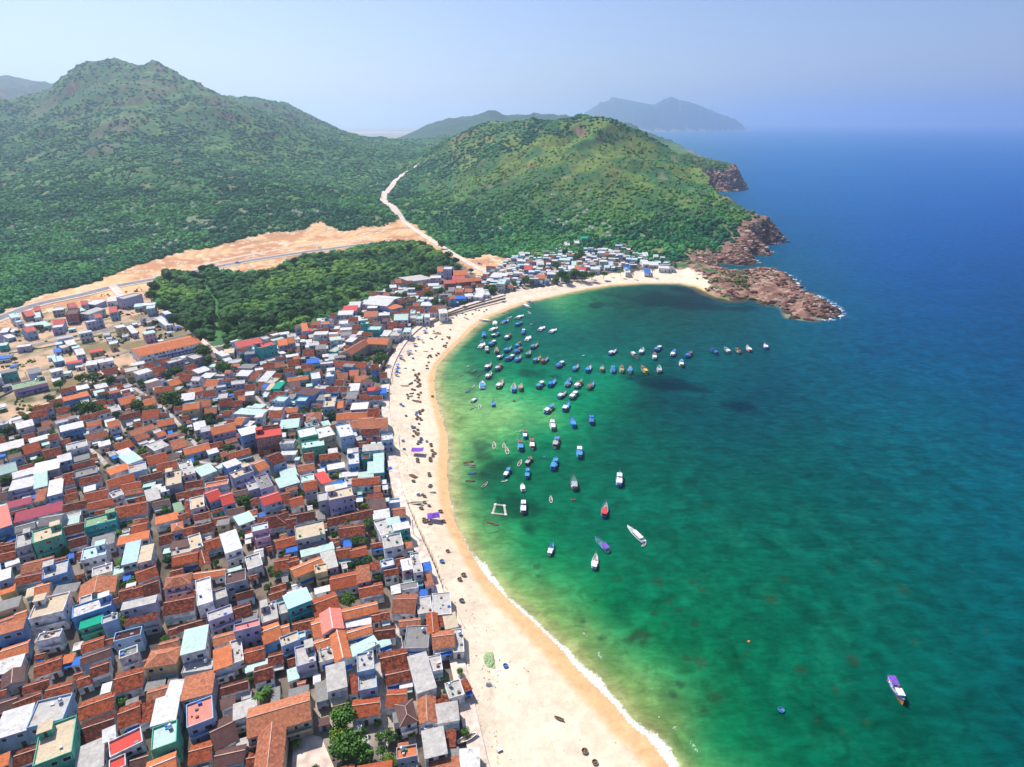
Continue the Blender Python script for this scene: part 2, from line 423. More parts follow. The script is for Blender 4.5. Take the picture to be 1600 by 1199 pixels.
def ground_z(x, y):
    """terrain height by bilinear lookup in the grid"""
    x = np.asarray(x, float); y = np.asarray(y, float)
    r = y + 150.0
    i = np.clip(np.searchsorted(rows, r) - 1, 0, NR - 2)
    fr = np.clip((r - rows[i]) / (rows[i + 1] - rows[i]), 0, 1)
    s = np.clip((x / np.maximum(r, 1) - sx[0]) / (sx[1] - sx[0]), 0, NC - 1.001)
    j = s.astype(int); fs = s - j
    a = GZ[i, j] * (1 - fs) + GZ[i, j + 1] * fs
    b = GZ[i + 1, j] * (1 - fs) + GZ[i + 1, j + 1] * fs
    return a * (1 - fr) + b * fr
def grid_at(A, x, y):
    r = np.asarray(y, float) + 150.0
    i = np.clip(np.searchsorted(rows, r), 0, NR - 1)
    j = np.clip(np.round((np.asarray(x, float) / np.maximum(r, 1) - sx[0]) / (sx[1] - sx[0])).astype(int), 0, NC - 1)
    return A[i, j]

# ---------------------------------------------------------------- sea
SEA = [(1600,215,0,100,195),(1900,260,0,85,185),(1300,215,0,105,190),(1050,214,20,110,175),(1200,300,0,92,178),(1600,350,0,76,170),(1400,400,0,76,162),(1200,370,0,80,142),
(1600,500,0,68,132),(1350,480,0,78,135),(1350,560,0,74,122),(1600,650,0,74,124),(1800,700,0,70,120),(1230,530,0,85,112),(1450,700,0,88,112),(1600,800,0,88,112),(1200,610,0,72,96),
(1100,650,0,80,88),(1030,610,0,72,78),(960,680,0,96,80),(1000,560,0,108,92),(1100,570,0,98,100),(1250,700,0,92,92),(1400,850,0,98,92),(1600,1000,0,96,98),(1600,1199,0,92,88),(1800,1100,0,85,95),
(1300,1000,0,104,80),(1400,1199,0,100,74),(1150,900,0,112,82),(1200,1100,0,112,76),(1000,800,0,110,84),(1040,700,0,98,84),(920,760,0,112,82),
(900,840,0,118,82),(960,950,0,124,78),(1060,1000,0,120,76),(1130,1150,10,130,80),(840,740,0,116,80),(850,690,0,124,84),(960,640,0,118,86),(950,590,0,140,98),
(880,620,5,142,96),(820,600,10,145,92),(760,560,10,125,84),(770,520,0,112,80),(800,640,132,188,114),(740,640,130,182,108),(860,652,100,176,104),(905,640,10,142,92),(780,660,136,188,112),
(850,500,0,102,92),(900,530,0,100,92),(960,530,0,92,88),(1100,540,0,90,96),(1000,500,0,94,84),(1060,478,10,76,70),(980,470,16,84,66),(900,480,40,135,88),
(870,473,90,160,100),(1150,484,10,85,86),(1200,505,0,84,102),(720,600,105,160,98),(703,640,150,178,108),(715,720,125,168,100),(735,790,108,160,95),
(780,866,112,160,95),(850,925,110,158,90),(920,985,115,158,92),(1000,1060,112,155,88),(1060,1130,110,152,86),(770,770,10,112,74),(792,830,60,152,86),
(790,705,40,140,84),(745,720,80,150,86),(860,905,60,155,88),(930,960,60,156,86),(1010,1030,60,150,84),(1090,1130,60,145,84),(830,860,20,140,84),(1130,1250,110,150,85),(1250,1290,0,120,80)]
wu, wv = proj(GX, GYY, 0 * GX)
wc = rbf([(a, b) for a, b, *_ in SEA], [[r, g, b] for _, _, r, g, b in SEA], np.clip(wu, -200, 2000).astype(float), np.clip(wv, 190, 1400).astype(float))
wc = lin(np.clip(wc, 0, 255)); blu = smooth(-.01, .12, wc[..., 2:3] - wc[..., 1:2])
wc = wc * (np.array([.56, .60, .62]) + blu * np.array([0, .24, -.02]) + .10 * smooth(.12, .40, wc[..., 1:2]))
# weed beds and reef on the bottom
wd = fbm((GX + 40 * (n3 - .5)) / 26, GYY / 26, 601, 5)
def near(u, v, ru, rv, ang=0):
    dx, dy = wu - u, wv - v
    c, s = math.cos(ang), math.sin(ang)
    a, b = dx * c + dy * s, -dx * s + dy * c
    return np.exp(-((a / ru) ** 2 + (b / rv) ** 2))
weed = np.zeros(GX.shape)
for args, k in [((748,708,26,26),.9),((770,740,45,28),.9),((800,790,40,35,.6),.7),((835,840,60,14,.8),.6),((1060,470,130,20),.95),((960,475,70,12),.6),((1150,480,60,12),.6),
                ((825,583,30,9,.1),.9),((870,588,14,5),.6),((760,590,40,30),.35),((1060,605,90,14,.25),.8),((1130,630,90,26,.2),.6),((1010,640,60,22),.5),((790,520,40,22),.35),((770,545,30,20),.3)]:
    weed = np.maximum(weed, near(*args) * k)
reefz = smooth(820, 1000, wu) * smooth(700, 850, wv) * smooth(1560, 1300, wu) + near(1420, 720, 200, 60)
wm = smooth(.44, .57, wd * .55 + weed * .40)
wc = mixc(wc, wc * np.array([.45, .46, .60], np.float32), wm)
wc = mixc(wc, wc * .80, np.clip(reefz, 0, 1) * smooth(.50, .62, fbm(GX / 7, GYY / 7, 611, 4)) * .8)
wc = mixc(wc, wc * 1.22 + np.array([.002, .012, .004]), np.clip(reefz, 0, 1) * smooth(.55, .72, fbm(GX / 10, GYY / 10, 613, 4)) * .7)
wc = mixc(wc, wc * 1.12, smooth(.45, .7, fbm(GX / 60, GYY / 30, 617, 3)) * .6)
# submerged boulders
for (u, v, r) in [(1205,938,11),(1095,921,8),(1081,908,7),(1030,909,9),(1022,960,7),(1000,995,17),(985,1000,12),(1072,1028,9),(1094,1036,11),(1119,1089,13),(1063,1070,8),(1050,1085,8),(1099,1110,7),
                  (1352,1127,7),(1277,1126,7),(1316,1143,5),(1305,1078,7),(1250,1045,9),(1165,1023,6),(1335,1032,12),(968,905,6),(930,940,5),(918,950,5),(912,972,6),(938,998,5),(1045,940,6),(1060,955,6),(1085,975,6),(1040,975,7),
                  (838,885,6),(840,900,5),(790,690,5),(1297,890,5),(1369,880,5),(1100,790,5),(1225,905,7),(1410,920,12),(1540,985,5),(1430,1005,5),(1025,905,5)]:
    g = G(u, v); rm = r * .24 * math.hypot(g[1], H) / 230.0 * 1.0
    q = np.hypot(GX - g[0], GYY - g[1]) / rm + (fbm(GX / 2.2, GYY / 2.2, 641, 2) - .5) * 1.1
    wc = mixc(wc, np.array([.018, .06, .028]), smooth(1.15, .35, q) * .75)
# sand showing through in the last metres of water
off = -sd
shal = smooth(9, 0, off + 5 * (n1 - .5)) * (~inl) * np.where((GX > 300) & (GYY > 450), 0, 1) 
shal = np.where(GYY > 560, shal * .5, shal)
wc = mixc(wc, cm(.40, .38, .17), shal * .75)
wc = mixc(wc, cm(.40, .34, .22), smooth(1.6, 0, off) * np.where(cliffy | (GX > 250), 0, 1) * .8)
# brown rock under the water along the point
near_rock = dpoly(GX, GYY, [tuple(G(u, v)) for u, v in [(1085,450),(1105,461),(1140,472),(1175,468),(1200,478)]])
wc = mixc(wc, cm(.07, .06, .035), smooth(10, 0, near_rock + 8 * (n2 - .5)) * .85)
# foam
fn = fbm(GX / 3.2, GYY / 3.2, 701, 4)
fshore = smooth(3.3, .2, off + 6.5 * (fbm(GX / 14, GYY / 14, 703, 3) - .60)) * smooth(225, 190, GYY + 0 * GX) * (GX < 90)
fshore = np.maximum(fshore, .8 * smooth(.9, .2, abs(off - 8.5 - 7 * (fbm(GX / 20, GYY / 20, 705, 2) - .5))) * smooth(.5, .62, fn) * smooth(190, 150, GYY))
fshore = np.maximum(fshore, .7 * smooth(.9, .2, off) * (GYY < 420) * smooth(.60, .68, fbm(GX / 10, GYY / 10, 707, 2)))
frock = smooth(20, 1, off + 16 * (fbm(GX / 8, GYY / 8, 709, 3) - .5)) * ((GX > 290) & (GYY > 460)) * smooth(.40, .56, fn)
exposed = dpoly(GX, GYY, [tuple(G(u, v)) for u, v in [(1236,499),(1300,494),(1310,483),(1262,459),(1240,440),(1215,425)]])
frock *= np.where(exposed < 34, 1.0, 0.0) + .8 * (dpoly(GX, GYY, [tuple(G(u, v)) for u, v in [(1130,410),(1177,411),(1204,396),(1228,377.5),(1176,366)]]) < 9) + .7 * ((GYY > 1550) & (GYY < 1800))
foam = np.clip(np.maximum(fshore, frock), 0, 1)
cap = smooth(.93, .96, vnoise(GX / 4, GYY / 2.0, 801)) * smooth(.74, .8, vnoise(GX / 40, GYY / 40, 803)) * (off > 60) * (GYY < 1400)
sq = (sd < 1.5)
kq = sq.ravel()[quads].any(1)
wcol = np.concatenate([wc, foam[..., None]], -1).reshape(-1, 4)
v_, f_, c_ = compact(np.stack([GX, GYY, 0 * GX], -1).reshape(-1, 3), quads[kq], wcol)
sm, sn, sb = newmat('sea_water')
L = sn.links.new; N = sn.nodes.new
at = N('ShaderNodeAttribute'); at.attribute_name = 'Col'
geo = N('ShaderNodeNewGeometry')
mp = N('ShaderNodeMapping'); mp.inputs['Scale'].default_value = (.13, .34, .2); mp.inputs['Rotation'].default_value = (0, 0, R(-22))
L(geo.outputs['Position'], mp.inputs['Vector'])
nz = N('ShaderNodeTexNoise'); nz.inputs['Scale'].default_value = 1.0; nz.inputs['Detail'].default_value = 7; nz.inputs['Roughness'].default_value = .62
L(mp.outputs[0], nz.inputs['Vector'])
nf = N('ShaderNodeTexNoise'); nf.inputs['Scale'].default_value = .9; nf.inputs['Detail'].default_value = 5; nf.inputs['Roughness'].default_value = .7
L(geo.outputs['Position'], nf.inputs['Vector'])
mr = N('ShaderNodeMapRange'); mr.inputs['From Min'].default_value = .32; mr.inputs['From Max'].default_value = .68; mr.inputs['To Min'].default_value = .80; mr.inputs['To Max'].default_value = 1.2
nr_ = N('ShaderNodeTexNoise'); nr_.inputs['Scale'].default_value = .11; nr_.inputs['Detail'].default_value = 9; nr_.inputs['Roughness'].default_value = .68; nr_.inputs['Distortion'].default_value = .6
L(geo.outputs['Position'], nr_.inputs['Vector'])
mr2 = N('ShaderNodeMapRange'); mr2.inputs['From Min'].default_value = .36; mr2.inputs['From Max'].default_value = .64; mr2.inputs['To Min'].default_value = .70; mr2.inputs['To Max'].default_value = 1.22
L(nr_.outputs['Fac'], mr2.inputs['Value'])
mm = N('ShaderNodeMath'); mm.operation = 'MULTIPLY'; L(mr2.outputs[0], mm.inputs[1])
L(nz.outputs['Fac'], mr.inputs['Value']); L(mr.outputs[0], mm.inputs[0])
vm = N('ShaderNodeVectorMath'); vm.operation = 'SCALE'
L(at.outputs['Color'], vm.inputs[0]); L(mm.outputs[0], vm.inputs['Scale'])
fm = N('ShaderNodeMath'); fm.operation = 'MULTIPLY_ADD'; fm.inputs[1].default_value = 1.6
sb_ = N('ShaderNodeMath'); sb_.operation = 'MULTIPLY_ADD'; sb_.inputs[1].default_value = 3.4; sb_.inputs[2].default_value = -2.5
L(nf.outputs['Fac'], sb_.inputs[0]); L(at.outputs['Alpha'], fm.inputs[0]); L(sb_.outputs[0], fm.inputs[2])
fg = N('ShaderNodeMath'); fg.operation = 'MULTIPLY'; fg.use_clamp = True
cl_ = N('ShaderNodeClamp'); L(fm.outputs[0], cl_.inputs[0])
gt = N('ShaderNodeMath'); gt.operation = 'GREATER_THAN'; gt.inputs[1].default_value = .02; L(at.outputs['Alpha'], gt.inputs[0])
L(cl_.outputs[0], fg.inputs[0]); L(gt.outputs[0], fg.inputs[1])
mx = N('ShaderNodeMix'); mx.data_type = 'RGBA'; mx.inputs['B'].default_value = (.86, .84, .80, 1)
L(fg.outputs[0], mx.inputs['Factor']); L(vm.outputs[0], mx.inputs['A']); L(mx.outputs['Result'], sb.inputs['Base Color'])
sb.inputs['Roughness'].default_value = .38; sb.inputs['IOR'].default_value = 1.33; sb.inputs['Specular IOR Level'].default_value = .05
bp = N('ShaderNodeBump'); bp.inputs['Strength'].default_value = .6; bp.inputs['Distance'].default_value = .9
L(nz.outputs['Fac'], bp.inputs['Height']); L(bp.outputs[0], sb.inputs['Normal'])
mesh_np('sea', v_, f_, sm, c_, True, 'structure')
# ---------------------------------------------------------------- mesh helpers
rng = random.Random(11)
class MB:
    def __init__(s): s.v = []; s.f = []; s.m = []
    def poly(s, pts, m=0):
        i = len(s.v); s.v += [tuple(p) for p in pts]; s.f.append(tuple(range(i, i + len(pts)))); s.m.append(m); return s
    def box(s, x0, x1, y0, y1, z0, z1, m=0, bottom=False):
        i = len(s.v)
        s.v += [(x, y, z) for z in (z0, z1) for y in (y0, y1) for x in (x0, x1)]
        fs = [(i + 4, i + 5, i + 7, i + 6), (i, i + 1, i + 5, i + 4), (i + 2, i + 6, i + 7, i + 3), (i, i + 4, i + 6, i + 2), (i + 1, i + 3, i + 7, i + 5)]
        if bottom: fs.append((i, i + 2, i + 3, i + 1))
        s.f += fs; s.m += [m] * len(fs); return s
    def cyl(s, x, y, z0, z1, r, n=10, m=0, r1=None, sx=1, cap=True):
        i = len(s.v); r1 = r if r1 is None else r1
        for k in range(n):
            a = 2 * math.pi * k / n
            s.v.append((x + r * sx * math.cos(a), y + r * math.sin(a), z0)); s.v.append((x + r1 * sx * math.cos(a), y + r1 * math.sin(a), z1))
        for k in range(n):
            a, b = i + 2 * k, i + 2 * ((k + 1) % n); s.f.append((a, b, b + 1, a + 1)); s.m.append(m)
        if cap: s.f.append(tuple(i + 2 * k + 1 for k in range(n))); s.m.append(m)
        return s
    def tube(s, p, q, r, n=5, m=0):
        p, q = Vector(p), Vector(q); d = (q - p).normalized()
        a = d.orthogonal().normalized(); b = d.cross(a); i = len(s.v)
        for k in range(n):
            t = 2 * math.pi * k / n; o = a * math.cos(t) * r + b * math.sin(t) * r
            s.v.append(tuple(p + o)); s.v.append(tuple(q + o))
        for k in range(n):
            e, g = i + 2 * k, i + 2 * ((k + 1) % n); s.f.append((e, g, g + 1, e + 1)); s.m.append(m)
        s.f.append(tuple(i + 2 * k + 1 for k in range(n))); s.m.append(m)
        return s
    def add(s, o, x, y, z, a=0.0, moff=0, mmap=None):
        c, sn_ = math.cos(a), math.sin(a); i = len(s.v)
        s.v += [(x + p[0] * c - p[1] * sn_, y + p[0] * sn_ + p[1] * c, z + p[2]) for p in o.v]
        s.f += [tuple(k + i for k in f) for f in o.f]
        s.m += [(mmap[k] if mmap else k + moff) for k in o.m]
    def mesh(s, name, mats, smooth_=False):
        me = bpy.data.meshes.new(name); me.from_pydata(s.v, [], s.f)
        for x in (mats if isinstance(mats, (list, tuple)) else [mats]): me.materials.append(x)
        me.polygons.foreach_set('material_index', s.m)
        if smooth_: me.polygons.foreach_set('use_smooth', [True] * len(s.f))
        me.update(); return me
    def build(s, name, mats, parent=None, smooth_=False):
        o = bpy.data.objects.new(name, s.mesh(name, mats, smooth_)); C.objects.link(o)
        if parent is not None: o.parent = parent
        return o
def empty(name, loc, rz=0.0, sc_=1.0):
    o = bpy.data.objects.new(name, None); C.objects.link(o)
    o.location = loc; o.rotation_euler = (0, 0, rz); o.scale = (sc_,) * 3; o.empty_display_size = .5
    return o
def tag(o, label, cat, group=None):
    o['label'] = label; o['category'] = cat
    if group: o['group'] = group
    return o
def inst(name, me, parent=None, loc=(0, 0, 0), rz=0.0, s=1.0):
    o = bpy.data.objects.new(name, me); C.objects.link(o); o.location = loc; o.rotation_euler = (0, 0, rz)
    o.scale = (s, s, s) if not isinstance(s, tuple) else s
    if parent is not None: o.parent = parent
    return o
def ribbon(name, px, width, m, z=T, lift=.012, kind='structure', follow=False, raw=None):
    pts = raw if raw is not None else [G(u, v, z) for u, v in px]
    P = []
    for a, b in zip(pts, pts[1:]):
        a, b = np.array(a[:2]), np.array(b[:2]); n = max(1, int(np.hypot(*(b - a)) / 8))
        P += [a + (b - a) * k / n for k in range(n)]
    P.append(np.array(pts[-1][:2])); P = np.array(P)
    for _ in range(3): P[1:-1] = (P[:-2] + 2 * P[1:-1] + P[2:]) / 4
    d = np.gradient(P, axis=0); d /= np.hypot(d[:, 0], d[:, 1])[:, None]; nn = np.stack([-d[:, 1], d[:, 0]], 1)
    Vv = []; F = []
    K = 5
    for i, (p, n) in enumerate(zip(P, nn)):
        for k in range(K):
            q = p + n * width * (k / (K - 1) - .5)
            zz = (float(ground_z(q[0], q[1])) + lift + .12) if follow else z + lift
            Vv.append((q[0], q[1], zz))
    for i in range(len(P) - 1):
        for k in range(K - 1):
            a = i * K + k; F.append((a, a + 1, a + K + 1, a + K))
    me = bpy.data.meshes.new(name); me.from_pydata(Vv, [], F); me.materials.append(m)
    o = bpy.data.objects.new(name, me); C.objects.link(o)
    if kind: o['kind'] = kind
    return o, P, nn

# tile, sheet-metal, concrete and plaster materials
def tilemat(name, hi, lo, blotch=.5, rnd=.18, scale=.55, stripes=0, bump=.4, rust=0):
    m, n, b = newmat(name); L = n.links.new; N = n.nodes.new
    tc = N('ShaderNodeTexCoord'); oi = N('ShaderNodeObjectInfo')
    ad = N('ShaderNodeVectorMath'); ad.operation = 'ADD'; cmb = N('ShaderNodeCombineXYZ')
    ml = N('ShaderNodeMath'); ml.operation = 'MULTIPLY'; ml.inputs[1].default_value = 700
    L(oi.outputs['Random'], ml.inputs[0]); L(ml.outputs[0], cmb.inputs[0]); L(ml.outputs[0], cmb.inputs[1])
    L(tc.outputs['Object'], ad.inputs[0]); L(cmb.outputs[0], ad.inputs[1])
    nz = N('ShaderNodeTexNoise'); nz.inputs['Scale'].default_value = scale; nz.inputs['Detail'].default_value = 6; nz.inputs['Roughness'].default_value = .68
    L(ad.outputs[0], nz.inputs['Vector'])
    # share of fresh tile differs from roof to roof
    mr = N('ShaderNodeMapRange'); mr.inputs['From Min'].default_value = .5 - blotch * .3; mr.inputs['From Max'].default_value = .5 + blotch * .3
    of = N('ShaderNodeMath'); of.operation = 'MULTIPLY_ADD'; of.inputs[1].default_value = rnd * 1.2; of.inputs[2].default_value = -rnd * .6
    L(oi.outputs['Random'], of.inputs[0]); a2 = N('ShaderNodeMath'); L(nz.outputs['Fac'], a2.inputs[0]); L(of.outputs[0], a2.inputs[1]); L(a2.outputs[0], mr.inputs['Value'])
    mx = N('ShaderNodeMix'); mx.data_type = 'RGBA'; mx.inputs['A'].default_value = (*lo, 1); mx.inputs['B'].default_value = (*hi, 1)
    L(mr.outputs[0], mx.inputs['Factor'])
    vo = N('ShaderNodeTexVoronoi'); vo.inputs['Scale'].default_value = 2.6; L(ad.outputs[0], vo.inputs['Vector'])
    hs = N('ShaderNodeHueSaturation'); m2 = N('ShaderNodeMapRange'); m2.inputs['To Min'].default_value = 1 - rnd; m2.inputs['To Max'].default_value = 1 + rnd
    sep = N('ShaderNodeSeparateColor'); L(vo.outputs['Color'], sep.inputs[0])
    L(sep.outputs[0], m2.inputs['Value']); L(m2.outputs[0], hs.inputs['Value']); L(mx.outputs['Result'], hs.inputs['Color'])
    final = hs.outputs[0]
    if rust:
        rz = N('ShaderNodeTexNoise'); rz.inputs['Scale'].default_value = .35; rz.inputs['Detail'].default_value = 7; rz.inputs['Roughness'].default_value = .75; L(ad.outputs[0], rz.inputs['Vector'])
        rr_ = N('ShaderNodeMapRange'); rr_.inputs['From Min'].default_value = .56; rr_.inputs['From Max'].default_value = .66; rr_.inputs['To Max'].default_value = rust; L(rz.outputs['Fac'], rr_.inputs['Value'])
        rm = N('ShaderNodeMix'); rm.data_type = 'RGBA'; rm.inputs['B'].default_value = (.24, .13, .085, 1); L(rr_.outputs[0], rm.inputs['Factor']); L(final, rm.inputs['A']); final = rm.outputs['Result']
    L(final, b.inputs['Base Color']); b.inputs['Roughness'].default_value = .9; b.inputs['Specular IOR Level'].default_value = .12
    wv_ = N('ShaderNodeTexWave'); wv_.inputs['Scale'].default_value = 1.6 if not stripes else stripes; wv_.bands_direction = 'X'; L(tc.outputs['Object'], wv_.inputs['Vector'])
    bp = N('ShaderNodeBump'); bp.inputs['Strength'].default_value = bump; bp.inputs['Distance'].default_value = .12
    L(wv_.outputs['Fac'], bp.inputs['Height']); L(bp.outputs[0], b.inputs['Normal'])
    if stripes:
        m3 = N('ShaderNodeMix'); m3.data_type = 'RGBA'; m3.blend_type = 'MULTIPLY'; m3.inputs['Factor'].default_value = .25
        L(final, m3.inputs['A']); L(wv_.outputs['Color'], m3.inputs['B']); L(m3.outputs['Result'], b.inputs['Base Color'])
        b.inputs['Roughness'].default_value = .5
    MATS[name] = m; return m
ROOFC = {
 't': ('red-brown tiled', tilemat('old_roof_tile', (.42, .105, .048), (.085, .030, .025), .42, .28, scale=.95, bump=.7)),
 'o': ('orange tiled', tilemat('orange_roof_tile', (.66, .21, .085), (.42, .13, .06), .7, .16)),
 'c': ('faded terracotta', tilemat('faded_roof_tile', (.50, .19, .10), (.24, .085, .055), .5, .2, scale=.9)),
 'r': ('red metal', tilemat('red_sheet_metal', (.72, .085, .06), (.58, .06, .05), .9, .06, stripes=1.2, rust=0.3)),
 'w': ('white metal', tilemat('white_sheet_metal', (.84, .83, .82), (.56, .54, .52), .75, .12, stripes=1.5, rust=0.7)),
 'l': ('pale concrete', tilemat('pale_roof_concrete', (.56, .53, .49), (.32, .30, .28), .8, .08, bump=.05, rust=0.45)),
 'd': ('grey sheet', tilemat('grey_fibre_sheet', (.31, .30, .29), (.20, .19, .185), .8, .12, stripes=1.2, rust=0.5)),
 's': ('mint metal', tilemat('mint_sheet_metal', (.58, .76, .68), (.44, .60, .54), .8, .06, stripes=1.5, rust=0.35)),
 'v': ('mossy concrete', tilemat('green_roof_paint', (.27, .40, .24), (.18, .28, .17), .8, .08, bump=.05)),
 'G': ('emerald metal', tilemat('emerald_sheet_metal', (.0, .42, .25), (.0, .30, .18), .8, .06, stripes=1.5)),
 'b': ('blue sheet', tilemat('blue_sheet', (.03, .20, .70), (.02, .11, .45), .8, .10, stripes=1.1)),
 'n': ('dark brown', tilemat('dark_brown_sheet', (.17, .085, .075), (.09, .048, .045), .8, .12, stripes=1.2)),
 'p': ('coral painted', tilemat('coral_roof_paint', (.80, .27, .21), (.62, .19, .15), .8, .08, bump=.05)),
 'm': ('maroon metal', tilemat('maroon_sheet_metal', (.40, .045, .085), (.27, .03, .06), .8, .08, stripes=1.0, rust=0.3)),
 'x': ('pale-blue metal', tilemat('pale_blue_sheet_metal', (.52, .72, .86), (.40, .58, .72), .8, .06, stripes=.8, rust=0.3)),
 'e': ('beige concrete', tilemat('beige_roof_concrete', (.62, .50, .34), (.46, .38, .28), .8, .10, bump=.05, rust=0.4)),
}
WALLC = {
 'W': ('white', mat('white_plaster', (.78, .78, .80), .85, .10, .5, dirt=(.46, .44, .43))),
 'L': ('lavender', mat('lavender_plaster', (.42, .41, .58), .85, .10, .4)),
 'B': ('blue', mat('blue_plaster', (.15, .33, .62), .8, .10, .4)),
 'T': ('teal', mat('teal_plaster', (.05, .42, .40), .8, .12, .4)),
 'Y': ('cream', mat('cream_plaster', (.62, .50, .28), .85, .12, .4)),
 'G': ('grey', mat('grey_cement_render', (.36, .37, .42), .9, .14, .4)),
 'K': ('pink', mat('pink_plaster', (.62, .38, .48), .85, .10, .4)),
 'N': ('green', mat('green_plaster', (.10, .44, .30), .85, .12, .4)),
 'R': ('brick red', mat('bare_brick', (.36, .15, .12), .9, .15, .8)),
 'S': ('pale blue', mat('pale_blue_plaster', (.32, .48, .66), .85, .10, .4)),
 'E': ('beige', mat('beige_plaster', (.50, .42, .32), .85, .12, .4)),
}
M_GLASS = mat('window_glass', (.035, .05, .07), .12, .3, .5, spec=.8)
M_FRAME = mat('window_frame_paint', (.62, .66, .72), .6)
M_DOOR = mat('dark_doorway', (.10, .07, .06), .7)
M_TANK = mat('stainless_tank', (.65, .67, .70), .25, .05, metal=.85)
M_RIDGE = mat('ridge_mortar', (.50, .34, .26), .9)
M_RIDGEO = mat('ridge_mortar_pale', (.70, .66, .62), .9)
M_AWN = [ROOFC[k][1] for k in 'swbls']
M_CLUT = [mat('clutter_wood', (.25, .17, .10)), mat('clutter_blue_plastic', (.03, .16, .55)), mat('clutter_grey', (.3, .3, .3)), mat('clutter_white', (.75, .75, .75)), mat('clutter_rust', (.28, .10, .05)), mat('clutter_green', (.05, .25, .14))]
